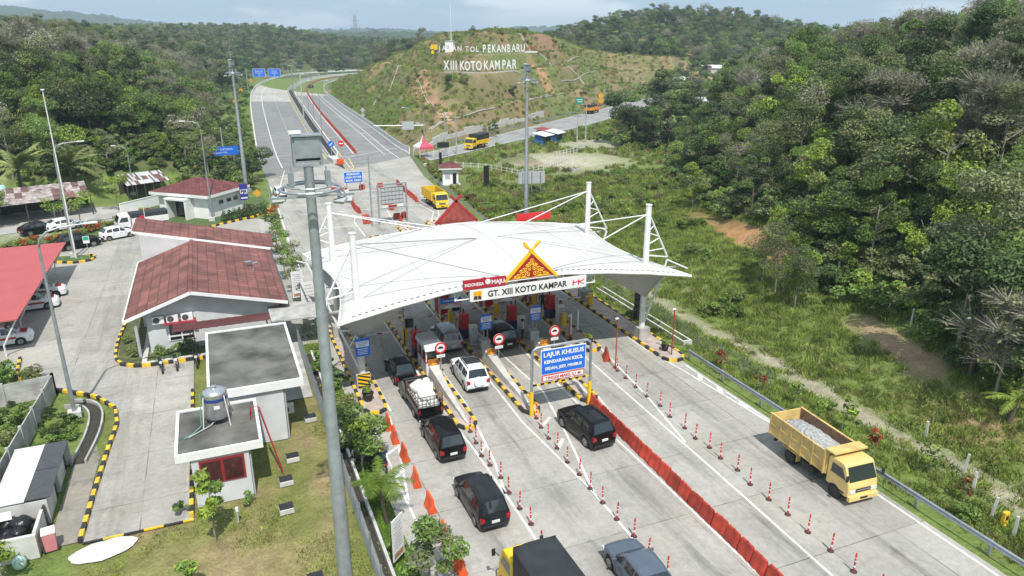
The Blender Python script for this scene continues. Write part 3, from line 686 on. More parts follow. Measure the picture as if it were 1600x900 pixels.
def woods():
    rg = random.Random(5); cand = []
    def kind_at(x, y, side):
        n = float(vnoise(np.array([x+200]), np.array([y+300]), 26)[0]); q = rg.random()
        if side == 'L':
            w = [('bare', .42), ('olive', .26), ('dark', .18), ('green', .14)] if n > .45 else [('green', .38), ('dark', .3), ('olive', .12), ('fresh', .12), ('bare', .08)]
            if y < 152: w = [('green', .45), ('dark', .25), ('fresh', .2), ('olive', .1)]
            if y > 330: w = [('dark', .5), ('olive', .3), ('green', .2)]
        elif side == 'R':
            edge = x-float(xr0(np.array([y]))[0]) < 14
            w = [('bare', .24), ('olive', .36), ('dark', .20), ('green', .20)] if n > .5 else [('dark', .3), ('green', .3), ('olive', .26), ('bare', .1), ('fresh', .04)]
            if edge: w = [('green', .42), ('dark', .26), ('olive', .16), ('fresh', .12), ('bare', .04)]
        else: w = [('dark', .5), ('olive', .3), ('green', .2)]
        s = 0
        for k, p in w:
            s += p
            if q < s: return k
        return w[-1][0]
    # near woods on both hills
    def keep(G, k): return G[k]
    G = jitter_grid(44, 330, 6, 300, 4.15, 1); x, y = G[:, 0], G[:, 1]; q = nrs.rand(len(G)); d = x-xr0(y)
    k = (d > 1.5) & ~((y > 150) & ((x+y*.4) % 2.1 < .9)) & ~((y > 26) & (y < 50) & (d < 7) & (q < .6)) & (np.hypot(x-128, y-164) > 10) & (np.hypot(x-116, y-152) > 7)
    cand += [(a, b, 'R', rg.uniform(.5, 1.2)*(.8 if e < 8 else 1)) for a, b, e in zip(x[k], y[k], d[k])]
    G = jitter_grid(-260, 60, 128, 470, 5.0, 2); x, y = G[:, 0], G[:, 1]; q = nrs.rand(len(G)); dl = _ip(y, ROAD_L)-x
    k = (dl > 9) & (y > 131) & ~((dl < 16) & (y > 215) & (y < 330)) & ~((y > 250) & (q < .35))
    cand += [(a, b, 'L', rg.uniform(.6, 1.3)) for a, b in zip(x[k], y[k])]
    G = jitter_grid(-340, 620, 290, 900, 7.2, 3); x, y = G[:, 0], G[:, 1]; d1 = -_seg(x, y, ROAD_R); d2 = _seg(x, y, ROAD2_F); al = x*.745+y*.667
    k = (d1 > 0) & (d2 > 0) & (al < np.where((x > 190) | (y > 330), 350, 420)) & (y < 480)
    k = ~k & (np.abs(_seg(x, y, ROAD_L)) > 14) & (np.abs(_seg(x, y, MED_L)) > 14) & (np.abs(d1) > 14) & (np.abs(_seg(x, y, ROAD2_N)) > 14) & (np.abs(d2) > 14) & ~((y < 480) & (x < 60)) & (np.hypot((x-205)/30, (y-345)/12) > 1) & (np.hypot((x-230)/12, (y-310)/14) > 1)
    far = [(a, b, 'F', rg.uniform(.95, 1.45)) for a, b in zip(x[k], y[k])]
    al_ = cand+far; P = np.array([(a[0], a[1]) for a in al_]); z = zt(P[:, 0], P[:, 1]); ok = in_view(np.column_stack([P, z+5]), 170); out = []
    for (x, y, s, sc), zz, o_ in zip(al_, z, ok):
        if o_: out.append((math.hypot(x, y), x, y, float(zz), s, sc, kind_at(x, y, s)))
    out.sort()
    return out
WOODS = woods()
LAB = {('R', 'dark'): 'dark evergreen tree in the woods on the slope right of the guard rail', ('R', 'green'): 'leafy green tree in the woods on the slope right of the guard rail',
       ('R', 'olive'): 'thin olive-leaved tree in the woods on the slope right of the guard rail', ('R', 'fresh'): 'bright yellow-green tree in the woods on the slope right of the guard rail',
       ('R', 'bare'): 'grey nearly leafless tree in the woods on the slope right of the guard rail',
       ('L', 'dark'): 'dark evergreen tree in the woods left of the curving toll road', ('L', 'green'): 'leafy green tree in the woods left of the curving toll road',
       ('L', 'olive'): 'thin olive-leaved tree in the woods left of the curving toll road', ('L', 'fresh'): 'bright yellow-green tree in the woods left of the curving toll road',
       ('L', 'bare'): 'grey nearly leafless tree in the woods left of the curving toll road'}
GRP = {'R': 'trees on the slope right of the guard rail', 'L': 'trees left of the toll road'}
near = WOODS[:222]
lefts = [w for w in WOODS[215:] if w[4] == 'L'][:75]
ids = set(id(w) for w in near+lefts)
for d_, x, y, z, s, sc, k in near+lefts:
    if s == 'F': continue
    tree(k, rnd.randint(0, 2), (x, y, z-.1), (sc*rnd.uniform(.85, 1.2), sc*rnd.uniform(.85, 1.2), sc*rnd.uniform(.8, 1.25)), LAB[(s, k)], f'{k} {GRP[s]}')
for k, x, y, sc, lb in (('fresh', 57.6, 78, .8, 'bright yellow-green tree at the upper end of the orange earth cut'), ('fresh', 52.6, 55.5, .62, 'bright yellow-green bushy tree at the lower end of the orange earth cut'), ('fresh', 51.8, 52.8, .55, 'bright yellow-green bushy tree at the lower end of the orange earth cut'), ('olive', 46.3, 51, .62, 'olive bushy tree standing out on the open grass slope'), ('olive', 45.2, 48.2, .66, 'olive bushy tree standing out on the open grass slope'), ('green', 46.8, 46.2, .6, 'olive bushy tree standing out on the open grass slope'), ('olive', 44.6, 45.0, .55, 'olive bushy tree standing out on the open grass slope'),
  ('dark', 44.6, 29, 1.15, 'tall dark tree with pale trunk near the right edge'), ('olive', 46.5, 31.5, 1.25, 'tall olive tree with pale trunk near the right edge'), ('dark', 44.2, 25.5, 1.1, 'tall dark tree with pale trunk near the right edge'), ('green', 47.5, 28, 1.2, 'tall leafy tree with pale trunk near the right edge'), ('bare', 43.4, 26.4, .9, 'pale leafless tree at the right edge beside the banana plant')):
    tree(k, int(x*7) % 3, (x, y, zt1(x, y)-.15), sc, lb, lb+' group')
# a lighter twin of every crown for the distant woods
SRC = {k: [q[0] for q in v] for k, v in KINDS_T.items()}
rest = [w for w in WOODS if id(w) not in ids]
for s, nm, lb in (('R', 'hillside_forest', 'mixed forest covering the hill right of the plaza'), ('L', 'roadside_forest', 'greyish forest covering the hill left of the toll road'), ('F', 'far_forest', 'dark forest on the hills behind the bend and the lettered hill')):
    for k in SRC:
        L_ = [w for w in rest if w[4] == s and w[6] == k]
        if L_: scatter(nm, [(w[1], w[2], w[3]-.15-(1.2 if s == 'F' else 0)) for w in L_], [rnd.uniform(0, 6.28) for _ in L_], [w[5] for w in L_], SRC[k], f'{k}-toned part of the {lb}', 'forest')
print('woods', len(WOODS), len(near), len(lefts))
# ---------------------------------------------------------------- shrubs and long grass that nobody could count
def bush_mesh(seed, n, size, rad, h, mats, wts):
    return crown_mesh('shrub', seed, n, size, lobes(seed, 6, rad, h*.25, h*.75), mats, wts, .7)
def tuft_mesh(seed, n, h, mats, spread=.6):
    r = np.random.RandomState(seed); mb_v = []; ef = []
    for i in range(n):
        b = r.randn(2)*spread*.5; a = r.rand()*6.28; w = .03+.03*r.rand(); l = h*(.5+.7*r.rand()); t = r.randn(2)*.35*l
        k = len(mb_v); mb_v += [(b[0]-w*math.cos(a), b[1]-w*math.sin(a), 0), (b[0]+w*math.cos(a), b[1]+w*math.sin(a), 0), (b[0]+t[0]*.4+w*.7*math.cos(a), b[1]+t[1]*.4+w*.7*math.sin(a), l*.65), (b[0]+t[0], b[1]+t[1], l)]
        ef.append((k, k+1, k+2, k+3))
    me = bpy.data.meshes.new('tuft'); me.from_pydata(mb_v, [], ef)
    for m in mats: me.materials.append(m)
    me.polygons.foreach_set('material_index', np.array([0 if r.rand() < .8 else len(mats)-1 for _ in ef], np.int32)); me.update()
    return me
BUSH = [bush_mesh(70, 420, .13, .8, 1.5, [LMID, LDARK], [.7, .3]), bush_mesh(71, 380, .12, .7, 1.2, [LMID, LBRI], [.6, .4]), bush_mesh(72, 420, .12, .9, 1.3, [LOLI, LMID], [.6, .4]), bush_mesh(73, 400, .14, .8, 1.7, [LDARK, LMID], [.6, .4])]
BUSHB = [bush_mesh(75, 900, .10, 1.0, 1.9, [LMID, LDARK], [.6, .4]), bush_mesh(76, 850, .10, .9, 1.7, [LMID, LBRI], [.55, .45]), bush_mesh(77, 900, .095, 1.1, 1.6, [LOLI, LMID], [.6, .4]), bush_mesh(78, 800, .11, .9, 2.2, [LDARK, LOLI], [.6, .4])]
TUFT = [tuft_mesh(80, 60, .7, [LGRASS, LMID]), tuft_mesh(81, 60, .6, [LGRASS, LBRI]), tuft_mesh(83, 55, .65, [LGRASS, LDRY]), tuft_mesh(82, 50, .7, [LDRY, LGRASS])]
def cover(name, pts, src, lo, hi, lb):
    pts = np.asarray(pts)
    P = np.column_stack([pts[:, 0], pts[:, 1], zt(pts[:, 0], pts[:, 1])-.03]); P = P[in_view(P)]
    if len(P): scatter(name, P, nrs.rand(len(P))*6.28, lo+(hi-lo)*nrs.rand(len(P)), src, lb, 'plants')
def fld(x, y, s, ox=0): return vnoise(np.atleast_1d(x)+ox, np.atleast_1d(y)+ox*.7, s)
def clear_of_roads(x, y, d):
    k = np.ones(x.shape, bool)
    for t in (ROAD_L, MED_L, ROAD_R, ROAD2_N, ROAD2_F): k &= np.abs(_seg(x, y, t)) > d
    return k
def grid(*a):
    G = jitter_grid(*a); return G[:, 0], G[:, 1], nrs.rand(len(G))
def pick(x, y, k): return np.column_stack([x[k], y[k]])
CUT = [(56.2, 75.5), (55.2, 70), (53.7, 64.5), (52.4, 58.3), (51.6, 53.5)]; CUT2 = [(46.2, 39.5), (45.2, 35.5), (43.8, 31)]
cutd = lambda x, y: np.minimum(np.abs(_seg(x, y, CUT))/1.5, np.abs(_seg(x, y, CUT2))/1.3)
x, y, q = grid(32.6, 66, 8, 112, .66, 6); vg = (cutd(x, y) > 1) & (x < xr0(y)+3) & ((np.abs(x-37.2) > 1.0) | (q < .12)) & (x > np.interp(y, [0, 78, 96, 112], [32.5, 32.5, 34, 36]))
cover('undergrowth', pick(x, y, vg & (fld(x, y, 5) > np.where(x > 38.5, .52, .7)) & (q < .13) & ~((x < 44) & (y > 52) & (y < 75))), [BUSH[1], BUSHB[1], BUSHB[2]], .35, 1.1, 'low leafy shrubs on the verge and slope right of the guard rail')
cover('grass', pick(x, y, vg & (q < .9)), [tuft_mesh(84, 80, .6, [LGRASS, LMID], .8), tuft_mesh(85, 80, .5, [LGRASS, LBRI], .8), tuft_mesh(86, 70, .55, [LGRASS, LDRY], .8)], .35, .9, 'rough long grass on the verge and slope right of the guard rail')
x, y, q = grid(36, 116, 84, 200, 1.7, 7); sc_ = clear_of_roads(x, y, 2.2) & (x < xr0(y)+2) & (_seg(x, y, ROAD2_N) <= 0) & (np.hypot((x-66)/12, (y-132)/11) > 1) & (np.hypot((x-82)/8, (y-150)/7) > 1) & (x > np.interp(y, [78, 96, 126, 152], [32.5, 34, 36, 41])) & (np.hypot(x-36.6, y-116.6) > 3)
cover('undergrowth', pick(x, y, sc_ & (fld(x, y, 7, 40) > .66)), [BUSH[1], BUSH[2], BUSHB[1]], .4, 1.1, 'scrub in the clearing below the second road')
cover('grass', pick(x, y, sc_ & (fld(x, y, 5, 10) > .3)), TUFT, .8, 1.4, 'long grass in the clearing below the second road')
LETP = [(68.5, 219), (70, 214), (72, 211), (76, 212), (80, 215), (84, 218), (88, 220), (92, 222), (78, 252), (80, 248), (82, 240), (82, 233), (83, 227), (87, 228), (92, 232), (97, 235), (102, 240), (107, 244)]
x, y, q = grid(38, 250, 152, 420, 2.3, 8); hp = (-_seg(x, y, ROAD_R) > 2.5) & (_seg(x, y, ROAD2_F) > 2) & (x*.745+y*.667 < 430)
for a, b in LETP:
    for k in (0, 3.2, 6.4): hp &= np.hypot(x-a+k*.34, y-b+k*.94) > 2.4
cover('undergrowth', pick(x, y, hp & (fld(x, y, 11, 77) > .66) & (q < .45)), [bush_mesh(95, 300, .13, .9, 1.0, [LOLI, LGRASS], [.5, .5]), bush_mesh(96, 300, .13, .8, 1.1, [LMID, LGRASS, LOLI], [.35, .35, .3]), BUSHB[2]], .3, 1.1, 'shrubs on the terraces of the lettered hill')
cover('grass', pick(x, y, hp & (fld(x, y, 8, 30) > .25)), [TUFT[3], TUFT[0], TUFT[1]], .8, 1.5, 'long grass on the lettered hill')
x, y, q = grid(-14, 30, 140, 420, 2.6, 9); dl = _ip(y, ROAD_L)-x
cover('undergrowth', pick(x, y, (dl > 1.2) & (dl < 18) & (fld(x, y, 7, 3) > .42)), BUSH, .7, 1.5, 'shrubs on the bank left of the toll road')
# leafy understorey along the lower edge of the woods
x, y, q = grid(40, 150, 8, 200, 1.6, 21); d_ = x-xr0(y)
cover('undergrowth', pick(x, y, (d_ > -1.0) & (d_ < 45) & clear_of_roads(x, y, 4) & (cutd(x, y) > 1) & (np.hypot(x-128, y-164) > 9) & (np.hypot(x-116, y-152) > 6)), BUSHB, .8, 1.7, 'dense leafy understorey at the foot of the woods right of the plaza')
x, y, q = grid(-75, 12, 124, 210, 2.1, 22)
cover('undergrowth', pick(x, y, (_ip(y, ROAD_L)-x > 3) & ~((x > -36) & (y < 130) & (x < -6))), BUSHB, .9, 2.0, 'dense leafy understorey behind the sheds left of the toll road')
# ---------------------------------------------------------------- paints and plastics
WHT = M('white_paint', (.70, .70, .69), .45, .06, 3.); WHTD = M('soiled_white_paint', (.66, .655, .63), .6, .14, 2.)
MEMB = M('white_membrane', (.54, .53, .505), .6, .10, .3); GALV = M('galvanised_steel', (.34, .37, .395), .45, .16, 3., metal=.55, bump=.05)
GRYP = M('grey_paint', (.40, .41, .42), .55, .1, 3.); BLK = M('black_plastic', (.018, .018, .02), .45, .2, 5.); DGR = M('dark_grey', (.06, .062, .066), .6, .2, 5.)
RED = M('signal_red', (.52, .018, .02), .45, .1, 4.); REDD = M('dark_red', (.30, .018, .02), .5, .2, 3.); NAVY = M('navy_paint', (.02, .03, .09), .5, .15, 3.)
BLUE = M('sign_blue', (.010, .135, .60), .4, .05, 3.); ORNG = M('orange_plastic', (.68, .088, .018), .55, .2, 2., rand=.12); REDO = M('red_orange_plastic', (.40, .042, .022), .6, .3, 1.5, rand=.22)
YEL = M('bright_yellow', (.80, .48, .01), .5, .08, 3.); GOLD = M('gold_paint', (.80, .46, .02), .4, .1, 6.); ORCH = M('chevron_orange', (.80, .30, .01), .5, .08, 4.)
MAROON = M('maroon_sheet', (.24, .035, .03), .6, .25, 2.); GLASS = M('dark_glass', (.012, .015, .018), .06, .1, 2., spec=.8); STEEL = M('stainless_steel', (.60, .61, .62), .28, .1, 4., metal=.9)
SCREEN = M('dark_screen', (.01, .015, .016), .15, .1, 3.); CABLE = M('steel_cable', (.32, .32, .32), .5, .1, 3.); MEMU = M('grey_fabric', (.42, .405, .385), .7, .08, 2.)
# ---------------------------------------------------------------- kerbs and islands
def kerb(mb, pts, w=.2, h=.22, step=.62, closed=False):
    p = list(pts)+([pts[0]] if closed else []); rs = resample(p, step)
    if not closed: rs = rs+[p[-1]] if math.dist(rs[-1], p[-1]) > .2 else rs
    for i, (a, b) in enumerate(zip(rs[:-1], rs[1:])):
        mb.bar((a[0], a[1], h/2), (b[0], b[1], h/2), w*(1+.002*(i % 2)), h+.003*(i % 2), KY if i % 2 else KB)
def island(label, poly, open_=False):
    t = thing('traffic_island', label, 'traffic island')
    mb = MB(); mb.prism(poly, .01, .15, PAVE); mb.build('paving', t)
    mb = MB(); kerb(mb, poly, closed=True); mb.build('kerb', t); return t
def rnd_nose(xl, xr, y0, y1, n=7):
    c = (xl+xr)/2; r = (xr-xl)/2
    return [(c+r*math.cos(a), y0+r-r*math.sin(a)) for a in [math.pi*k/n for k in range(n+1)]][::-1]+[(xr, y1), (xl, y1)]
island('broad island at the left plaza edge, carrying the left canopy columns and a potted shrub', rnd_nose(7.25, 8.7, 42.5, 64))
island('kerbed toll island between the leftmost lane and the lane with the white off-roader', rnd_nose(12.3, 13.5, 38.4, 76))
island('kerbed toll island just left of the lane-height gantry lane', rnd_nose(16.85, 18.0, 38.6, 87))
island('kerbed toll island just right of the lane-height gantry lane', rnd_nose(21.1, 22.3, 38.6, 91))
island('toll island ending short behind a single red barrier, left of the wide lane', rnd_nose(25.2, 26.6, 46., 92))
island('paved island along the right edge, carrying the right canopy columns', rnd_nose(30.0, 31.75, 42.0, 66))
def wedge(x, y0, label, panel=True):
    t = thing('crash_barrier', label, 'crash barrier', (x, y0, .15), group='concrete crash wedges on the islands')
    mb = MB(); V = []
    for y, w, h in ((0, .09, .1), (4.2, .26, .42), (7.4, .42, .86), (7.9, .42, 1.02), (8.6, .42, 1.02)): V += [(-w, y, 0), (-w*.8, y, h), (w*.8, y, h), (w, y, 0)]
    F = [(0, 1, 2, 3), (16, 19, 18, 17)]+[(i*4+k, i*4+4+k, i*4+5+k, i*4+1+k) for i in range(4) for k in range(3)]
    mb.add(V, [tuple(reversed(f)) for f in F], CONCL); mb.build('concrete_wedge', t)
    if panel: chevron(t, (0, 7.38, 1.12), .78, .44)
    return t
def chevron(parent, loc, w, h, up=True, m1=ORCH, m2=BLK, name='chevron_panel'):
    mb = MB(); x, y, z = loc; mb.box((x, y, z), (w, .04, h), m1)
    for k in range(-1, 3):
        for s in (-1, 1):
            a = z-h/2+h*.36*k; P = []
            for u, v in ((0, a+w*.5), (0, a+w*.5+h*.17), (w/2, a+h*.17), (w/2, a)):
                P.append((x+s*u, min(max(v, z-h/2), z+h/2)))
            q = [(p[0], y-.026, p[1]) for p in P]
            mb.add(q if s > 0 else q[::-1], [(3, 2, 1, 0)], m2)
    return mb.build(name, parent)
wedge(12.9, 38.9, 'grey crash wedge pointing at the queue between the pickup and the white off-roader')
wedge(17.45, 39.1, 'grey crash wedge left of the lane-height gantry, beside the white off-roader')
wedge(21.75, 39.1, 'grey crash wedge behind the right leg of the lane-height gantry')
# far-side wedges pointing away
for x, y, lb in ((17.4, 86, 'grey crash wedge at the far end of the second island, beyond the canopy'), (21.8, 90, 'grey crash wedge at the far end of the third island, beyond the canopy')):
    t = wedge(x, y, lb, False); t.rotation_euler = (0, 0, math.pi)
def disc(mb, x, y, z, r, m, ri=0., n=20, d=.03):
    V = []
    for k in range(n):
        a = 6.283*k/n; V += [(x+r*math.cos(a), y, z+r*math.sin(a)), (x+ri*math.cos(a), y, z+ri*math.sin(a))]
    if ri > 0: mb.add(V, [(2*k, 2*((k+1) % n), 2*((k+1) % n)+1, 2*k+1) for k in range(n)], m)
    else:
        P = [V[2*k] for k in range(n)]; mb.add(P+[(p[0], p[1]+d, p[2]) for p in P], [tuple(range(n)), tuple(range(2*n-1, n-1, -1))]+[(k, n+k, n+(k+1) % n, (k+1) % n) for k in range(n)], m)
def round_sign(x, y, h, label):
    t = thing('no_parking_sign', label, 'road sign', (x, y, .15), group='round signs at the heads of the islands')
    mb = MB(); mb.cyl((0, .05, 0), (0, .05, h), .035, GALV, n=6); mb.build('post', t)
    mb = MB(); disc(mb, 0, 0, h, .44, WHT); disc(mb, 0, -.004, h, .44, RED, .31); mb.box((0, -.012, h), (.40, .012, .10), BLK); mb.prism([(-.14, h+.05), (.14, h+.05), (.1, h+.12), (-.1, h+.12)], -.014, -.004, BLK, 'y'); mb.build('sign_plate', t)
    mb = MB(); mb.box((0, 0, h-.62), (.62, .03, .22), WHT); mb.box((0, -.018, h-.62), (.46, .004, .05), GRYP); mb.build('sub_plate', t)
round_sign(13.35, 45.9, 2.3, 'round red-ringed sign on the island between the pickup and the white off-roader')
round_sign(17.75, 45.8, 2.3, 'round red-ringed sign behind the tail of the white off-roader')
round_sign(22.3, 45.9, 2.2, 'round red-ringed sign seen just above the blue lane-height board')
for x, y, lb in ((17.6, 79.5, 'back of a round sign on the second island beyond the canopy'), (21.9, 83.5, 'back of a round sign on the third island beyond the canopy')):
    t = thing('round_sign', lb, 'road sign', (x, y, .15)); mb = MB(); mb.cyl((0, .05, 0), (0, .05, 1.9), .035, GALV, n=6); mb.build('post', t); mb = MB(); disc(mb, 0, 0, 2.2, .5, GRYP); mb.build('sign_plate', t)
def tariff_board(x, y, z, h0, label):
    t = thing('tariff_board', label, 'sign', (x, y, z), group='blue tariff boards')
    mb = MB(); mb.box((0, .6, .35), (.75, .75, .9), CONCL); mb.build('concrete_block', t)
    mb = MB(); mb.cyl((-.16, .3, .7), (-.16, .3, h0+1.3), .05, GALV, n=8); mb.cyl((.16, .3, .7), (.16, .3, h0+1.3), .05, GALV, n=8); mb.build('posts', t)
    mb = MB(); mb.box((0, .2, h0+.62), (.94, .05, 1.24), BLUE); mb.box((0, .168, h0+.86), (.86, .012, .42), WHT)
    for i in range(3): mb.box((0, .158, h0+.98-.11*i), (.7-.1*i, .006, .035), BLUE)
    for i in range(4): mb.box((0, .172, h0+.5-.12*i), (.72-.08*(i % 2), .006, .04), WHT)
    mb.build('board', t)
tariff_board(18.0, 49.0, .15, 1.75, 'blue and white tariff board left of the black car in the third lane')
tariff_board(22.3, 49.3, .15, 1.75, 'blue and white tariff board right of the black car in the third lane')
t = thing('tariff_board', 'blue and white tariff board on the left canopy column', 'sign', (7.95, 46.35, 2.6)); mb = MB(); mb.box((0, 0, .62), (1.0, .05, 1.3), BLUE); mb.box((0, -.032, .86), (.9, .012, .42), WHT)
for i in range(3): mb.box((0, -.042, .98-.11*i), (.7-.1*i, .006, .035), BLUE)
for i in range(4): mb.box((0, -.03, .5-.12*i), (.72-.08*(i % 2), .008, .04), WHT)
mb.build('board', t)
def lane_sign(x, y, label):
    t = thing('lane_sign', label, 'sign', (x, y, .15), group='blue lane boards over chevron strips')
    mb = MB(); mb.cyl((.82, .08, 0), (.82, .08, 3.3), .05, DGR, n=6); mb.build('post', t)
    mb = MB(); mb.box((0, 0, 3.15), (1.75, .05, .42), BLUE); mb.box((0, -.03, 3.16), (1.3, .006, .1), WHT); mb.build('board', t); chevron(t, (0, 0, 2.72), 1.75, .4, m1=WHT, m2=RED)
lane_sign(11.6, 52.7, 'blue lane board with a striped chevron strip over the first toll island')
lane_sign(16.35, 52.8, 'blue lane board with a striped chevron strip over the second toll island')
lane_sign(21.1, 52.6, 'blue lane board with a striped chevron strip under the white name board')
def kiosk(x, y, label):
    t = thing('toll_machine', label, 'toll machine', (x, y, .15), group='red toll machines')
    mb = MB(); mb.prism([(-.45, 0), (.45, 0), (.45, 1.25), (.3, 2.1), (-.45, 2.1)], -.3, .3, RED, 'x'); mb.build('cabinet', t, bevel=.03)
    mb = MB(); mb.box((0, -.02, .4), (.62, .93, .8), NAVY); mb.build('base', t); mb = MB(); mb.box((-.31, 0, 1.35), (.03, .4, .3), SCREEN); mb.box((0, .1, 2.2), (.1, .1, .4), BLK); mb.build('reader', t)
def gate(x, y, L, label, raised=False):
    t = thing('barrier_gate', label, 'barrier gate', (x, y, .15), group='yellow barrier gates')
    mb = MB(); mb.box((0, 0, .52), (.36, .42, 1.04), YEL); mb.box((0, 0, 1.07), (.38, .44, .06), KY); mb.build('gate_box', t, bevel=.02)
    mb = MB(); n = 7
    for i in range(n):
        a, b = i/n, (i+1)/n
        if raised: mb.bar((-.2, -.25, .95+L*a), (-.2, -.25, .95+L*b), .07, .07, RED if i % 2 else WHT)
        else: mb.bar((-.2-L*a, -.25, .95), (-.2-L*b, -.25, .95), .05, .08, RED if i % 3 == 1 else WHT)
    mb.build('arm', t)
def monitor(x, y, label):
    t = thing('display_post', label, 'display', (x, y, .15), group='lane displays'); mb = MB(); mb.cyl((0, 0, 0), (0, 0, 1.5), .06, GRYP, n=6); mb.build('post', t)
    mb = MB(); mb.box((0, 0, 1.9), (.8, .22, .95), GRYP); mb.build('housing', t, bevel=.02); mb = MB(); mb.box((0, -.12, 1.9), (.62, .02, .75), SCREEN); mb.build('screen', t)
def cabinet(x, y, label):
    t = thing('equipment_cabinet', label, 'cabinet', (x, y, .15), group='white equipment cabinets'); mb = MB(); mb.box((0, 0, .8), (.6, .5, 1.6), WHTD); mb.build('cabinet_body', t, bevel=.02)
    mb = MB(); mb.box((0, -.26, .8), (.5, .02, 1.35), GRYP); mb.build('door', t)
for i, (x, y, nm) in enumerate(((12.75, 50.3, 'first'), (17.3, 52.5, 'second'), (21.6, 52.8, 'third'), (25.7, 54, 'fourth'))):
    kiosk(x, y, f'red toll machine with navy base on the {nm} toll island from the left')
    gate(x-.05, y+3.4, 3.0 if i != 1 else 2.6, f'yellow barrier gate on the {nm} toll island from the left')
    monitor(x, y+2.2, f'dark lane display on a post on the {nm} toll island from the left')
    cabinet(x+.2, y-1.7+(i == 0)*.6, f'white cabinet beside the red machine on the {nm} toll island from the left')
gate(30.4, 55.3, 3.2, 'white barrier arm across the wide lane from the right-hand island'); gate(25.9, 51.6, .9, 'yellow gate box between two white posts near the wide lane', True)
t = thing('toll_booth', 'small white toll booth with rounded white roof and red stripe beside the silver car', 'toll booth', (12.95, 47.5, .15))
mb = MB(); mb.box((0, 0, .55), (1.15, 2.3, 1.1), WHT); mb.box((0, 0, 1.12), (1.18, 2.34, .1), RED)
for sx in (-.54, .54):
    for sy in (-1.1, 0, 1.1): mb.box((sx, sy, 1.6), (.07, .07, .95), WHT)
mb.build('cabin', t)
mb = MB(); mb.box((0, 0, 1.6), (1.02, 2.15, .9), GLASS); mb.build('glazing', t)
mb = MB(); mb.prism([(-1.35, 2.02), (1.3, 2.02), (1.3, 2.32), (-.7, 2.5), (-1.2, 2.36)], -.66, .66, WHT, 'x'); mb.box((0, .45, 2.47), (1.25, 1.5, .12), GRYP); mb.build('roof', t, bevel=.05)
def booth(x, y, label):
    t = thing('toll_booth', label, 'toll booth', (x, y, .15), group='red and white toll booths'); mb = MB(); mb.box((0, 0, 1.2), (1.15, 2.6, 2.4), WHTD); mb.build('cabin', t)
    mb = MB()
    for sx in (-1, 1): mb.box((sx*.59, -.7, 1.2), (.03, 1.0, 2.2), REDD)
    mb.box((0, -1.31, 1.2), (.75, .03, 2.2), RED); mb.build('red_panel', t); mb = MB(); mb.box((0, .3, 1.55), (1.2, 1.1, .8), GLASS); mb.build('window', t); mb = MB(); mb.box((0, 0, 2.48), (1.3, 2.9, .16), WHT); mb.build('roof', t)
booth(17.3, 59, 'red and white toll booth on the second toll island, half hidden by the canopy'); booth(21.6, 59.5, 'red and white toll booth on the third toll island under the white name board'); booth(25.75, 59., 'red and white toll booth behind the two standing people')
for x, y in ((25.45, 49.4), (26.4, 50.0)):
    t = tag(MB().build('bollard_post'), 'white tube post at the end of the short island', 'post', 'white tube posts'); t.data = (lambda q: (q.cyl((0, 0, 0), (0, 0, 1.9), .07, WHT, n=8), q.cyl((0, 0, 0), (0, 0, .05), .14, DGR, n=8), q.mesh('bollard_post'))[2])(MB()); t.location = (x, y, .15)
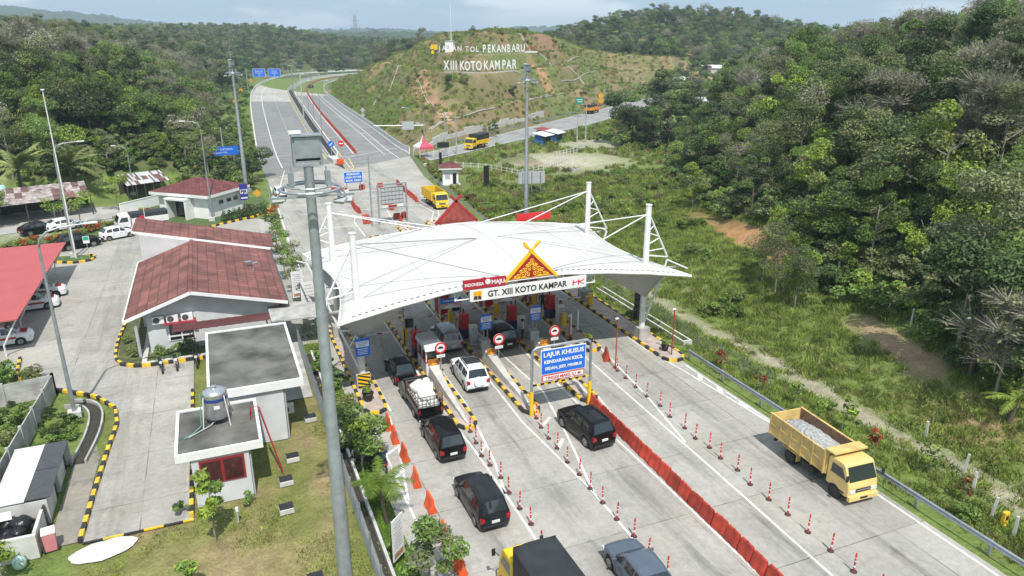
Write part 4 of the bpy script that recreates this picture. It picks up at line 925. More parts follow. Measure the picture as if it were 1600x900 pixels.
# ---------------------------------------------------------------- the canopy
CX = 19.25
def canopy():
    t = thing('toll_canopy', 'large white tensile canopy on masts over the toll lanes', 'canopy', (CX, 52, 0))
    nu, nv = 56, 34; V = []
    def S(u, v):
        b = math.sin(math.pi*v); au = abs(u)
        x = 13.2*u*(1-.10*b*au**3); zf = 7.7-1.45*au**1.6; zc = 8.35-2.2*au**1.55
        k = b**.8; z = zf*(1-k)+zc*k
        z += .10*math.cos(u*math.pi*2)*(1-au*.7)*k-.06*abs(math.sin(u*math.pi*4.2))*(1-k)*.5-.25*math.exp(-((au-.86)/.1)**2)*math.exp(-((abs(v-.5)-.31)/.1)**2)*0
        y = -8.05+16.1*v+(.55*(1-au**2))*(2*v-1)*.9*-1*(-1 if v > .5 else -1)*.0
        y += (.9*(1-au**2)-.9)*(1 if v > .5 else -1)*abs(2*v-1)**3*-.55
        return (x, y, z)
    for j in range(nv+1):
        for i in range(nu+1): V.append(S(i/nu*2-1, j/nv))
    mb = MB(); mb.add(V, [(j*(nu+1)+i, j*(nu+1)+i+1, (j+1)*(nu+1)+i+1, (j+1)*(nu+1)+i) for j in range(nv) for i in range(nu)], MEMB)
    o = mb.build('membrane', t); o.data.polygons.foreach_set('use_smooth', [True]*len(o.data.polygons)); md = o.modifiers.new('s', 'SOLIDIFY'); md.thickness = .04
    # rolled edge and lacing
    mb = MB(); fe = [S(i/60*2-1, 0) for i in range(61)]; mb.tube([(p[0], p[1], p[2]-.06) for p in fe], .11, WHT, 8); mb.tube([(p[0], p[1], p[2]-.04) for p in [S(i/60*2-1, 1) for i in range(61)]], .09, WHT, 6)
    for s in (-1, 1): mb.tube([S(s, j/30) for j in range(31)], .07, WHT, 6)
    eo = mb.build('edge_tube', t, 60)
    mb = MB()
    for i in range(4, 116, 2):
        a, b = S(i/60-1, .022), S((i+.9)/60-1, .022); mb.bar((a[0], a[1], a[2]+.045), (b[0], b[1], b[2]+.045), .05, .02, DGR)
    mb.build('lacing', eo)
    mb = MB()                                   # welded seams that show as faint lines
    for us in (-.5, 0, .5):
        mb.tube([tuple(np.array(S(us, j/24))+(0, 0, .022)) for j in range(1, 24)], .014, M('seam_grey', (.45, .45, .44), .6, .05, 3.), 4)
    mb.build('seams', t)
    def node(x, y): return {'L': (-11.35, y), 'R': (11.35, y)}[x]
    for sx, ax in ((-1, -11.35), (1, 11.35)):
        for sy in (-5.1, 4.7):
            mb = MB(); mb.cyl((ax, sy, 1.1), (ax, sy, 6.9), .25, WHTD, n=14); mb.cyl((ax, sy, 6.9), (ax, sy, 11.1), .24, WHT, .22, n=14); mb.cyl((ax, sy, 11.1), (ax, sy, 11.16), .26, WHT, n=14)
            c = mb.build('column', t, 40)
            mb = MB(); mb.box((ax, sy, .62), (1.0, 1.05, 1.0), CONCW); mb.build('plinth', c, bevel=.02)
            mb = MB(); nd = (ax+sx*2.0, sy, 6.75); lo = (ax+sx*2.0, sy, 6.5); ft = (ax+sx*.15, sy, 1.25)
            mb.tube([(ax, sy, 10.5), nd], .075, WHT); mb.tube([lo, ft], .085, WHT); mb.tube([(ax, sy, 7.1), nd], .06, WHT)
            for z1, q in ((8.9, .52), (8.9, .28), (7.9, .56), (7.4, .8)): mb.tube([(ax, sy, z1), tuple(Vector((ax, sy, 10.5)).lerp(Vector(nd), q))], .05, WHT)
            for z1, q in ((4.3, .4), (4.3, .66), (2.6, .66)): mb.tube([(ax, sy, z1), tuple(Vector(lo).lerp(Vector(ft), q))], .05, WHT)
            mb.tube([lo, (ax+sx*2.6, sy-1.9*(1 if sy < 0 else -1), 6.25)], .07, WHT)
            mb.build('outrigger', t, 60)
            mb = MB()                           # stay cables to the crown of the membrane
            for tx, ty, tz in ((sx*1.0, 0, 8.5), (sx*1.9, -7.5 if sy < 0 else 7.4, 7.75)): mb.tube([(ax-sx*.2, sy, 10.35), (tx, ty, tz)], .045, WHT if sx > 0 or sy > 0 else CABLE, 5)
            mb.build('stay_cables', t)
            # grey fabric gusset under the roof corner
            mb = MB(); G = [(ax-sx*5.0, sy-.3, 6.6), (ax, sy-.3, 3.7), (ax+sx*2.1, sy-1.2*(1 if sy < 0 else -1), 6.3)]; n = 8; P = []
            for i in range(n+1):
                for j in range(n+1-i):
                    a, b = i/n, j/n; p = np.array(G[0])*(1-a-b)+np.array(G[1])*a+np.array(G[2])*b; p[1] += .8*a*b+.5*(1-a-b)*a; P.append(tuple(p))
            idx = {}; k = 0
            for i in range(n+1):
                for j in range(n+1-i): idx[i, j] = k; k += 1
            F = []
            for i in range(n):
                for j in range(n-i):
                    F.append((idx[i, j], idx[i+1, j], idx[i, j+1]))
                    if j < n-i-1: F.append((idx[i+1, j], idx[i+1, j+1], idx[i, j+1]))
            mb.add(P, F, MEMU); g = mb.build('fabric_gusset', t); g.data.polygons.foreach_set('use_smooth', [True]*len(g.data.polygons)); md = g.modifiers.new('s', 'SOLIDIFY'); md.thickness = .03
    mb = MB()                                   # diagonal cables lying over the membrane
    for sx in (-1, 1):
        for sv in (.18, .82):
            mb.tube([tuple(np.array(S(sx*(.86-.80*k/14), sv+(.5-sv)*k/14))+(0, 0, .05)) for k in range(15)], .018, CABLE, 4)
            mb.tube([tuple(np.array(S(sx*(.86-.72*k/14), sv+((.02 if sv < .5 else .98)-sv)*k/14))+(0, 0, .05)) for k in range(15)], .018, CABLE, 4)
    mb.build('crown_cables', t)
    for sx in (-1, 1):
        for x in (9.2, 2.2): mb = MB(); mb.ball((sx*x, -7.3, 6.55), (.16, .24, .16), WHT); mb.build('floodlight', t, 60)
    # white tube frame behind the name board
    mb = MB()
    for z in (6.5, 7.15): mb.tube([(-5.3, -7.85, z), (5.3, -7.85, z)], .05, WHT)
    for i in range(11): x = -5.3+i*1.06; mb.tube([(x, -7.85, 6.5), (x+.53, -7.85, 7.15), (x+1.06 if i < 10 else x, -7.85, 6.5)], .03, WHT, 4)
    for x in (-5.3, 5.3): mb.tube([(x, -7.85, 6.45), (x, -7.85, 7.2)], .04, WHT)
    mb.build('sign_truss', t)
    return t
canopy()
t = thing('name_board', 'long white board reading GT. XIII KOTO KAMPAR on the canopy front', 'sign', (19.25, 43.75, 6.85))
mb = MB(); mb.box((0, 0, 0), (8.75, .16, .84), WHT); mb.build('board', t, bevel=.01)
lettering('GT. XIII KOTO KAMPAR', .60, BLK, t, (-.15, -.095, -.01), .02, bold=.012, squeeze=.93)
mb = MB(); mb.box((-3.85, -.09, 0), (.6, .02, .6), YEL); mb.prism([(-4.12, -.28), (-3.86, -.28), (-3.86, -.05), (-4.0, .02), (-4.12, -.1)], -.108, -.1, NAVY, 'y'); mb.prism([(-3.82, -.28), (-3.58, -.28), (-3.58, -.12), (-3.7, .0), (-3.82, -.06)], -.108, -.1, NAVY, 'y')
mb.prism([(-4.12, .06), (-3.86, .06), (-3.9, .26), (-4.1, .28)], -.108, -.1, ORCH, 'y'); mb.prism([(-3.82, -.02), (-3.58, .03), (-3.58, .28), (-3.82, .28)], -.108, -.1, ORCH, 'y'); mb.build('yellow_emblem', t)
def hk(parent, x, y, z, s, m):
    mb = MB()
    mb.bx((x-s*1.3, y, z-s*.5), (x-s*1.05, y+.02, z+s*.55), m); mb.prism([(x-s*1.05, z-s*.02), (x-s*.1, z+s*.10), (x-s*.1, z+s*.28), (x-s*1.05, z+s*.16)], y, y+.02, m, 'y'); mb.bx((x-s*.1, y-.002, z-s*.5), (x+s*.15, y+.022, z+s*.6), m)
    mb.prism([(x+s*.15, z+s*.0), (x+s*1.25, z+s*.42), (x+s*1.25, z+s*.6), (x+s*.15, z+s*.2)], y, y+.02, m, 'y'); mb.prism([(x+s*.3, z+s*.1), (x+s*1.35, z-s*.42), (x+s*1.1, z-s*.42), (x+s*.15, z+s*.06)], y+.001, y+.019, m, 'y'); return mb.build('red_logo', parent)
hk(t, 3.75, -.105, -.02, .36, M('logo_red', (.66, .02, .05), .5, .05, 3.))
t = thing('slogan_board', 'dark red board reading INDONESIA MAJU left of the gable ornament', 'sign', (15.95, 43.72, 7.66), rz=0); mb = MB(); mb.prism([(-1.55, -.33), (1.5, -.33), (1.62, 0), (1.5, .33), (.15, .33), (.0, .4), (-.3, .33), (-1.55, .33)], -.06, .06, M('crimson', (.36, .012, .03), .5, .1, 4.), 'y'); mb.build('board', t)
lettering('INDONESIA', .30, WHT, t, (-.78, -.07, -.02), .012, bold=.008, squeeze=.86); lettering('MAJU', .40, WHT, t, (.93, -.07, .0), .012, bold=.012)
mb = MB(); mb.ball((.2, -.07, .08), (.2, .02, .2), WHT, 10, 6); mb.build('white_emblem', t)
def gable(y, x, z, label, face, edge, orn=True, facing=-1):
    t = thing('gable_ornament', label, 'ornament', (x, y, z)); hw, hh_ = 1.85, 1.85
    mb = MB(); mb.prism([(-hw, 0), (hw, 0), (0, hh_)], -.06, .06, face, 'y'); mb.build('panel', t)
    mb = MB()
    for s in (-1, 1): mb.bar((s*(hw+.12), 0, -.1), (-s*.52, 0, hh_+.52), .2, .22, edge) if not orn else mb.bar((s*(hw+.12), -.02*s, -.1), (-s*.14, -.02*s, hh_+.16), .18, .2, edge)
    mb.box((0, .01, -.05), (hw*2+.1, .14, .08), WHT if orn else edge); mb.build('bargeboard', t)
    if not orn:
        mb = MB()
        for k in range(6): mb.box((-1.3+.52*k, facing*-.08, .35), (.05, .05, .9-.25*abs(k-2.5)), REDD)
        mb.build('battens', t); return t
    mb = MB(); r = random.Random(4)
    for s in (-1, 1):
        d = Vector((-s*.55, 0, .62)).normalized(); p0 = Vector((-s*.1, -.03*s, hh_+.12))
        for k in range(9):
            q = p0+d*(.1+.085*k); rr = (.05, .1, .13, .15, .15, .15, .13, .11, .07)[k]; mb.ball(q+Vector((r.uniform(-.03, .03), 0, 0)), (rr, .05, rr*.9), edge, 8, 4)
    mb.build('finials', t, 60)
    mb = MB()
    def curl(cx, cz, r0, turns, s):
        P = [(cx+s*r0*(1-k/22)*math.cos(turns*6.283*k/22), -.085, cz+r0*(1-k/22)*math.sin(turns*6.283*k/22)) for k in range(20)]; mb.tube(P, .026, edge, 4)
    for s in (-1, 1):
        for cx, cz, r0 in ((.28, .28, .2), (.62, .26, .24), (.98, .2, .17), (.2, .66, .2), (.5, .6, .18), (.76, .5, .16), (.13, .98, .16), (.32, .88, .13), (1.2, .16, .1)): curl(s*cx, cz, r0, 1.6, s); curl(s*cx, cz, r0*.6, -1.3, -s)
        mb.prism([(s*.1, .05), (s*1.5, .06), (s*1.2, .14), (s*.5, .14)] if s > 0 else [(s*.5, .14), (s*1.2, .14), (s*1.5, .06), (s*.1, .05)], -.09, -.065, edge, 'y')
    curl(0, 1.22, .15, 1.6, 1); mb.build('gold_scrollwork', t); return t
gable(43.72, 19.35, 7.62, 'red triangular gable with gold scrollwork and crossed gold finials on the canopy front', M('deep_red', (.33, .012, .015), .5, .1, 4.), GOLD)
gable(60.6, 19.5, 7.75, 'weathered red gable with crossed boards on the far edge of the canopy', M('weathered_red', (.27, .05, .04), .7, .35, 3.), REDD, False)
t = thing('red_fascia_board', 'red board on the far right edge of the canopy', 'sign', (27, 60.6, 7.55)); mb = MB(); mb.box((0, 0, 0), (3.4, .12, .7), RED); mb.build('board', t)
# hazard panel on the left column
t = thing('hazard_board', 'yellow and black diagonal hazard board at the foot of the left canopy column', 'sign', (7.9, 46.3, .75)); mb = MB(); mb.box((0, 0, .0), (.86, .05, 1.0), YEL)
for k in range(-3, 4):
    P = [(-.43, -.5+.29*k+.3), (-.43, -.5+.29*k+.44), (.43, -.5+.29*k+.14+.0), (.43, -.5+.29*k)]; P = [(a, min(max(b, -.5), .5)) for a, b in P]
    if max(b for a, b in P)-min(b for a, b in P) > .02: mb.add([(a, -.03, b) for a, b in P], [(3, 2, 1, 0)][::1], BLK)
mb.build('striped_panel', t)
# ---------------------------------------------------------------- lane-height gantry
t = thing('height_gantry', 'grey pipe portal with yellow feet over the third lane, holding a big blue lane board', 'gantry', (19.25, 38.5, 0))
mb = MB(); P = [(-2.1, 0, 1.6), (-2.1, 0, 4.35), (-2.02, 0, 4.6), (-1.78, 0, 4.75), (1.78, 0, 4.75), (2.02, 0, 4.6), (2.1, 0, 4.35), (2.1, 0, 1.6)]; mb.tube(P, .095, GALV, 10); mb.build('pipe_frame', t, 60)
for s in (-1, 1): mb = MB(); mb.cyl((s*2.1, 0, 0), (s*2.1, 0, 1.75), .125, YEL, n=12); mb.build('leg', t, 50)
mb = MB()
for i in range(16): a = -2.0+i*.25; mb.bar((a, 0, 2.16), (a+.25, 0, 2.16), .09, .1, YEL if i % 2 else BLK)
mb.build('height_bar', t)
t = thing('lane_board', 'big blue board reading LAJUR KHUSUS with a white red-edged height strip below', 'sign', (19.3, 38.38, 3.72))
mb = MB(); mb.box((0, 0, 0), (3.2, .07, 1.72), WHT); mb.box((0, -.04, 0), (3.1, .02, 1.62), BLUE); mb.build('board', t)
lettering('LAJUR KHUSUS', .42, WHT, t, (0, -.056, .5), .008, bold=.014, squeeze=1.02); lettering('KENDARAAN KECIL', .31, WHT, t, (0, -.056, -.0), .008, bold=.012); lettering('SEDAN, JEEP, MINIBUS', .27, WHT, t, (0, -.056, -.46), .008, bold=.01)
mb = MB(); mb.box((0, 0, -1.12), (3.0, .06, .42), RED); mb.box((0, -.035, -1.12), (2.9, .02, .32), WHT); mb.build('height_strip', t); lettering('TINGGI MAKS. 2,1 M', .28, RED, t, (0, -.05, -1.13), .008, bold=.008)
for x, z in ((-1.2, 4.72), (1.2, 4.72)): pass
# ---------------------------------------------------------------- cones, water barriers
def cone_mesh():
    mb = MB(); mb.lathe([(.16, 0), (.16, .03), (.11, .07), (.05, .1)], M('cone_base', (.05, .02, .02), .7, .2, 4.), 10); mb.lathe([(.047, .09), (.042, 1.0), (.03, 1.06), (.01, 1.07)], M('cone_red', (.50, .035, .03), .55, .15, 4., rand=.15), 10)
    for z, hz_ in ((.27, .12), (.6, .05), (.8, .03)): mb.lathe([(.051, z), (.049, z+hz_)], WHT, 10)
    return mb.mesh('delineator_post', 40)
CONE = cone_mesh()
CONES = {'red and white lane post in the row right of the dark grey car': [(12.85, 38.1), (12.7, 36.7), (12.5, 35.2), (12.6, 34.1), (12.7, 32.7), (12.6, 31.2), (12.6, 29.7), (12.6, 28.3), (12.4, 26.4), (12.5, 24.6), (12.5, 22.8)],
 'red and white lane post left of the black car by the red wall': [(17.3, 38.1), (17.1, 36.9), (17.0, 35.5), (17.0, 34.3), (16.9, 32.7), (16.9, 31.3), (16.9, 29.9), (16.9, 28.5), (16.8, 27.0), (16.9, 25.5), (16.8, 24.0), (16.9, 22.6), (16.9, 21.2)],
 'red and white lane post in the long row left of the tipper lorry': [(25.7, 42.3), (25.7, 41.0), (25.6, 39.5), (25.5, 38.0), (25.6, 36.5), (25.4, 35.0), (25.4, 33.4), (25.3, 32.1), (25.4, 30.9), (25.3, 29.7), (25.4, 28.3), (25.2, 26.9), (25.2, 25.4), (25.2, 24.0), (25.1, 22.5), (25.1, 21.0), (25.0, 19.5), (25.0, 18.0)]}
for lb, pts in CONES.items():
    for i, (x, y) in enumerate(pts):
        o = bpy.data.objects.new('delineator_post', CONE); COL.objects.link(o); o.location = (x+rnd.uniform(-.05, .05), y, 0); o.rotation_euler = (rnd.uniform(-.05, .05), rnd.uniform(-.05, .05), rnd.uniform(0, 6)); tag(o, lb, 'lane post', 'lane posts '+str(len(pts)))
def water_barrier(m, L=1.0, h=.95):
    mb = MB(); prof = [(-.24, 0), (-.24, .16), (-.17, .34), (-.09, .55), (-.075, h-.05), (-.055, h), (.055, h), (.075, h-.05), (.09, .55), (.17, .34), (.24, .16), (.24, 0)]
    xs = (-L/2, -L/2+.05, -.16, -.12, .12, .16, L/2-.05, L/2); sc = (.86, 1, 1, .86, .86, 1, 1, .86); n = len(prof); V = [(x*(.87 if z > h-.08 or z < .1 else 1.), a*s, z) for x, s in zip(xs, sc) for a, z in prof]
    F = [(i*n+k, i*n+(k+1) % n, (i+1)*n+(k+1) % n, (i+1)*n+k) for i in range(len(xs)-1) for k in range(n)]+[tuple(range(n-1, -1, -1)), tuple(range((len(xs)-1)*n, len(xs)*n))]
    mb.add(V, F, m); mb.box((0, -.12, .47), (.16, .06, .09), DGR); mb.cyl((0, 0, h), (0, 0, h+.04), .06, m, n=8); return mb.mesh('water_barrier', 35)
WB_O, WB_R = water_barrier(ORNG, 1.15, 1.0), water_barrier(REDO, .95, .8)
def barrier(me, x, y, rz, label, group, nm='water_barrier', sc=1.):
    o = bpy.data.objects.new(nm, me); COL.objects.link(o); o.location = (x, y, .005); o.rotation_euler = (0, 0, rz); o.scale = (sc, sc, sc); tag(o, label, 'traffic barrier', group); return o
for i, y in enumerate((40.5, 38.8, 36.6, 33.9, 31.4, 28.8, 26.4, 24.2)):
    barrier(WB_O, 8.25+rnd.uniform(-.06, .06), y, R(90+rnd.uniform(-9, 9)), 'bright orange barrier in the spaced row left of the first lane', 'orange barriers left of the first lane', sc=.9)
y = 38.4
for i in range(21):
    barrier(WB_R, 21.45-.022*(38.4-y)+rnd.uniform(-.03, .03), y, R(90+rnd.uniform(-4, 4)), 'red barrier in the closed wall running down the middle of the plaza', 'wall of red barriers in the middle of the plaza'); y -= 1.01
barrier(WB_R, 26.0, 44.4, R(68), 'single red barrier standing before the short island', None, sc=1.1)
def line_of(pts, step, lb, gp, me=WB_R, jit=6, sc=1.):
    rs = resample(pts, step)
    for a, b in zip(rs[:-1], rs[1:]): barrier(me, (a[0]+b[0])/2, (a[1]+b[1])/2, math.atan2(b[1]-a[1], b[0]-a[0])+R(rnd.uniform(-jit, jit)), lb, gp, sc=sc)
line_of([(16.9, 117.4), (19.2, 116.2), (18.6, 109), (18.1, 103), (18.3, 99.8)], 1.15, 'red barrier in the curving row beyond the left half of the canopy', 'curving row of red barriers beyond the canopy')
line_of([(28.4, 120.5), (27.9, 113), (27.8, 107.8), (27.6, 103.6)], 1.6, 'red barrier in the straight row left of the far yellow lorry', 'straight row of red barriers beyond the canopy')
line_of([(22.6, 104.2), (23.0, 100.4)], 1.2, 'red barrier beneath the grey back of the board beyond the canopy', 'short row of red barriers beyond the canopy')
for x, y, r in ((18.2, 96.3, 0), (17.9, 94.2, 0), (22.3, 95.6, 0), (23.3, 95.9, 40), (22.4, 93.9, 80), (30.2, 95.2, 60), (29.6, 94.3, 0)): barrier(WB_R, x, y, R(r), 'loose red barrier at the nose of an island beyond the canopy', 'loose red barriers beyond the canopy')
for x, y in ((22.0, 117.8), (25, 118)): barrier(WB_R, x, y, 0, 'red barrier lying across the road under the blue U-turn board', 'red barriers under the blue board')
line_of(offset(cBAR, 0), 1.75, 'red barrier in the long unbroken line down the middle of the right carriageway', 'long line of red barriers on the toll road', jit=2, sc=1.0)
# ---------------------------------------------------------------- poles with small lamps, pots, planters
def stub_pole(x, y, h, lb):
    t = thing('lamp_post', lb, 'post', (x, y, .01), group='thin red posts with a small lamp'); mb = MB(); mb.cyl((0, 0, 0), (0, 0, h), .05, M('rusty_red_paint', (.30, .06, .035), .7, .3, 3.), n=8); mb.cyl((0, 0, 0), (0, 0, .12), .14, REDD, n=8); mb.build('post', t); mb = MB(); mb.ball((-.08, -.05, h+.02), (.16, .12, .07), WHT); mb.build('lamp', t)
stub_pole(25.85, 42.8, 3.95, 'thin red post with a white lamp head among the lane posts'); stub_pole(30.9, 43.0, 3.9, 'thin red post with a white lamp head on the right-hand island'); stub_pole(25.1, 48.9, 2.1, 'short red post with a lamp head at the short island')
def potted(x, y, z, sc, lb):
    t = thing('potted_shrub', lb, 'potted plant', (x, y, z), group='potted shrubs on the islands', sc=sc); mb = MB(); mb.lathe([(.24, 0), (.34, .5), (.38, .52), (.34, .56)], BLK, 12); mb.build('pot', t, 40)
    o = bpy.data.objects.new('foliage', bush_mesh(91, 260, .11, .5, 1.1, [LMID, LBRI], [.7, .3])); COL.objects.link(o); o.parent = t; o.location = (0, 0, .4); o.scale = (.85, .85, 1)
potted(7.75, 44.4, .15, 1.1, 'leafy shrub in a black pot on the left-hand island'); potted(30.9, 43.9, .15, .9, 'sparse shrub in a black pot on the right-hand island'); potted(26.0, 47.2, .15, .9, 'feathery shrub in a black pot on the short island')
# guard rail
def guard_rail(name, pts, lb, h=.72, step=4.):
    t = thing(name, lb, 'guard rail'); rs = resample(pts, 2.); mb = MB(); w = [(0, h-.16), (.07, h-.12), (.07, h-.06), (.015, h), (.07, h+.06), (.07, h+.12), (0, h+.16)]
    A = offset(rs, -.0); V = []; n = len(w)
    for i in range(len(rs)):
        for dx, z in w:
            p = offset(rs, -dx)[i] if len(rs) < 40 else rs[i]; V.append((p[0], p[1], z))
    mb.add(V, [(i*n+k, i*n+k+1, (i+1)*n+k+1, (i+1)*n+k) for i in range(len(rs)-1) for k in range(n-1)], GALV); mb.build('rail', t)
    mb = MB()
    for p in resample(pts, step): mb.box((p[0]+.1, p[1], h/2+.02), (.12, .14, h+.1), GALV)
    mb.build('posts', t); return t
guard_rail('guard_rail', [(31.75, 6), (31.75, 42)], 'galvanised guard rail along the right edge of the plaza beside the tipper lorry')
guard_rail('guard_rail', [(31.8, 70), (32.2, 85), (33.2, 100), (33.9, 112), (35.2, 128), (38.6, 151)], 'galvanised guard rail beyond the canopy, below the white guard house')
guard_rail('guard_rail', [(7.7, 124), (7.2, 112), (6.9, 104)], 'short guard rail along the left edge of the road near the small white car')
# ---------------------------------------------------------------- cars: a lofted shell split into paintwork and panes
def paint(name, col, metal=.0): return M(name, col, .4, .05, 1.5, metal=metal, obj=True, coat=.45, spec=.12)
P_BLK = paint('black_car_paint', (.004, .004, .005)); P_GRY = paint('dark_grey_car_paint', (.016, .017, .020), .3); P_SIL = paint('silver_car_paint', (.30, .31, .31), .5); P_WHT = paint('white_car_paint', (.74, .75, .76)); P_BLU = paint('blue_grey_car_paint', (.115, .145, .19), .4)
TYRE = M('tyre_rubber', (.02, .02, .021), .85, .2, 6., obj=True); RIM = M('alloy_rim', (.33, .34, .35), .35, .1, 5., metal=.8, obj=True); TAIL = M('tail_lamp', (.30, .008, .012), .2, .1, 5., obj=True); HEAD = M('head_lamp', (.62, .64, .66), .12, .1, 5., obj=True)
TRIM = M('black_trim', (.02, .02, .022), .5, .1, 5., obj=True); PLATE = M('number_plate', (.62, .62, .60), .5, .05, 5., obj=True); CGLASS = M('car_glass', (.020, .027, .032), .03, .05, 2., obj=True, spec=.9)
# keys along the car from the tail (0) to the nose (1): belt height, top height, half width at the top, plan width
BODY = {
 'mpv': dict(L=4.4, W=1.70, r=.31, wb=(.195, .80), k=[(0, .50, .54, .93, .80), (.012, .70, .74, .93, .90), (.02, .93, .97, .93, .94), (.028, 1.02, 1.06, .92, .95), (.075, 1.03, 1.60, .74, .98), (.12, 1.02, 1.66, .77, 1), (.45, .99, 1.70, .78, 1), (.60, .97, 1.66, .77, 1), (.76, .96, 1.04, .84, .99), (.92, .86, .92, .86, .95), (.97, .72, .78, .86, .88), (1, .46, .50, .86, .78)], cab=(.028, .76), roof=(.075, .60), pil=(.30, .52), rails=False),
 'suv': dict(L=4.4, W=1.76, r=.35, wb=(.195, .80), k=[(0, .58, .62, .93, .82), (.012, .78, .82, .93, .9), (.02, 1.02, 1.06, .93, .95), (.028, 1.1, 1.15, .92, .95), (.085, 1.12, 1.66, .75, .98), (.14, 1.1, 1.74, .77, 1), (.45, 1.08, 1.77, .78, 1), (.58, 1.06, 1.73, .77, 1), (.73, 1.06, 1.14, .86, .99), (.92, .98, 1.04, .88, .96), (.975, .82, .88, .88, .9), (1, .54, .58, .86, .82)], cab=(.028, .73), roof=(.085, .58), pil=(.30, .50), rails=True),
 'hatch': dict(L=3.75, W=1.66, r=.29, wb=(.17, .83), k=[(0, .50, .54, .92, .80), (.014, .70, .74, .92, .9), (.03, .90, .94, .92, .93), (.05, .96, 1.0, .91, .94), (.15, .97, 1.44, .73, .98), (.24, .96, 1.50, .76, 1), (.48, .93, 1.53, .77, 1), (.58, .91, 1.49, .76, 1), (.76, .90, .97, .84, .99), (.92, .80, .86, .85, .94), (.975, .66, .72, .84, .87), (1, .44, .48, .82, .76)], cab=(.05, .76), roof=(.15, .58), pil=(.31, .53), rails=False),
 'fast': dict(L=4.5, W=1.78, r=.32, wb=(.2, .80), k=[(0, .55, .59, .92, .82), (.015, .78, .82, .92, .91), (.04, .96, 1.02, .91, .94), (.10, 1.0, 1.12, .86, .96), (.24, .97, 1.40, .74, 1), (.36, .95, 1.46, .76, 1), (.50, .93, 1.48, .77, 1), (.58, .92, 1.45, .76, 1), (.73, .91, .98, .84, .99), (.90, .82, .88, .84, .94), (.97, .68, .74, .82, .86), (1, .46, .5, .8, .72)], cab=(.10, .73), roof=(.24, .58), pil=(.36, .54), rails=False),
}
def wheel(parent, x, y, r, w=.2, rimm=RIM):
    s = 1 if x > 0 else -1; mb = MB(); mb.cyl((x-s*w, y, r), (x, y, r), r, TYRE, n=18); t = mb.build('wheel', parent, 40)
    mb = MB(); mb.cyl((x-.005*s, y, r), (x+.012*s, y, r), r*.66, rimm, n=16)
    for k in range(5): a = k*1.2566; mb.box((x+.014*s, y+math.cos(a+.63)*r*.36, r+math.sin(a+.63)*r*.36), (.006, r*.16, r*.16), TRIM)
    mb.build('rim', t); return t
def car(kind, pm, label, loc, heading=0., group=None, name='parked_car', plate=PLATE, roof_m=None, stripe=None):
    """heading 0 = driving away along +Y"""
    B = BODY[kind]; L, W, r = B['L'], B['W'], B['r']; K = np.array(B['k']); t = thing(name, label, 'car', (loc[0], loc[1], .0), heading, group)
    wy = [q*L for q in B['wb']]; pil = [q for p in B['pil'] for q in (p-.012, p+.012)]
    ss = set(K[:, 0])|set(B['roof'])|set(B['cab'])|set(pil)
    for q in wy:
        for d in (-.40, -.36, -.26, -.13, 0, .13, .26, .36, .40): ss.add((q+d)/L)
    for q in np.linspace(.1, .95, 12): ss.add(q)
    ss = sorted(q for q in ss if 0 <= q <= 1); s2 = [ss[0]]
    for q in ss[1:]:
        if q-s2[-1] > .004: s2.append(q)
        elif q in pil: s2[-1] = q
    ss = s2; rows = []
    for q in ss:
        zs, zt_, wt, wp = [float(np.interp(q, K[:, 0], K[:, i])) for i in range(1, 5)]; y = q*L; w = W/2*wp
        z0 = .24+.2*max(0, .03-q)/.03+.18*max(0, q-.97)/.03
        for c in wy:
            d = abs(y-c)
            if d < .385: z0 = max(z0, r+math.sqrt(max(0, (r+.075)**2-d*d)) if d < r+.075 else z0)
        z0 = min(z0, zs-.1); wt = W/2*wt*min(1, wp+.02); zm = max(z0+.03, min(.55, zs-.08)); zk = max(zm+.02, zs-.13)
        e = (wt-w*.965, zt_-.07-zs) if zt_-zs > .12 else (wt-w*.965, (zt_-zs)*.6)
        pts = [(w*.95, z0), (w, zm), (w*1.005, zk), (w*.965, zs), (w*.965+e[0]*.1, zs+e[1]*.1), (w*.965+e[0]*.9, zs+e[1]*.9), (w*.965+e[0], zs+e[1]), (wt-.10, zt_-.005), (wt*.5, zt_+.018), (0, zt_+.025)]
        rows.append([(x, y-L/2, z) for x, z in pts]+[(-x, y-L/2, z) for x, z in pts[-2::-1]])
    n = len(rows[0]); V = [p for row in rows for p in row]; parts = {'body': [], 'windscreen': [], 'rear_window': [], 'side_window|r': [], 'side_window|l': []}
    c0, c1 = B['cab']; r0, r1 = B['roof']
    for i in range(len(rows)-1):
        q = (ss[i]+ss[i+1])/2
        for k in range(n-1):
            f = (i*n+k, i*n+k+1, (i+1)*n+k+1, (i+1)*n+k); kk = k if k < 9 else 17-k; z = 'body'
            if c0 < q < c1:
                if kk == 4 and r0-.02 < q < c1-.05 and not any(p-.0125 < q < p+.0125 for p in B['pil']): z = 'side_window|r' if k < 9 else 'side_window|l'
                if kk in (7, 8, 6) and q > r1: z = 'windscreen'
                if kk in (7, 8, 6) and q < r0 and kk != 6: z = 'rear_window'
            parts[z].append(f)
    parts['body'] += [tuple(range(n)), tuple(range((len(rows)-1)*n+n-1, (len(rows)-1)*n-1, -1))]
    for nm, fs in parts.items():
        used = sorted({a for f in fs for a in f}); mp = {a: i for i, a in enumerate(used)}; mb = MB()
        top = [f for f in fs if roof_m and nm == 'body' and min(V[a][2] for a in f) > 1.3]
        mb.add([V[a] for a in used], [[mp[a] for a in f] for f in fs if f not in top], pm if nm == 'body' else CGLASS)
        if top: mb.f += [[mp[a] for a in f] for f in top]; mb.mi += [mb.idx(roof_m)]*len(top)
        mb.build(nm.split('|')[0], t, 38)
    body = [c for c in t.children if c.name.startswith('body')][0]
    mb = MB(); mb.box((0, 0, .34), (W*.8, L*.9, .3), TRIM); mb.build('underbody', t)
    for sx in (-1, 1):
        for c in wy: wheel(t, sx*(W/2-.015), c-L/2, r)
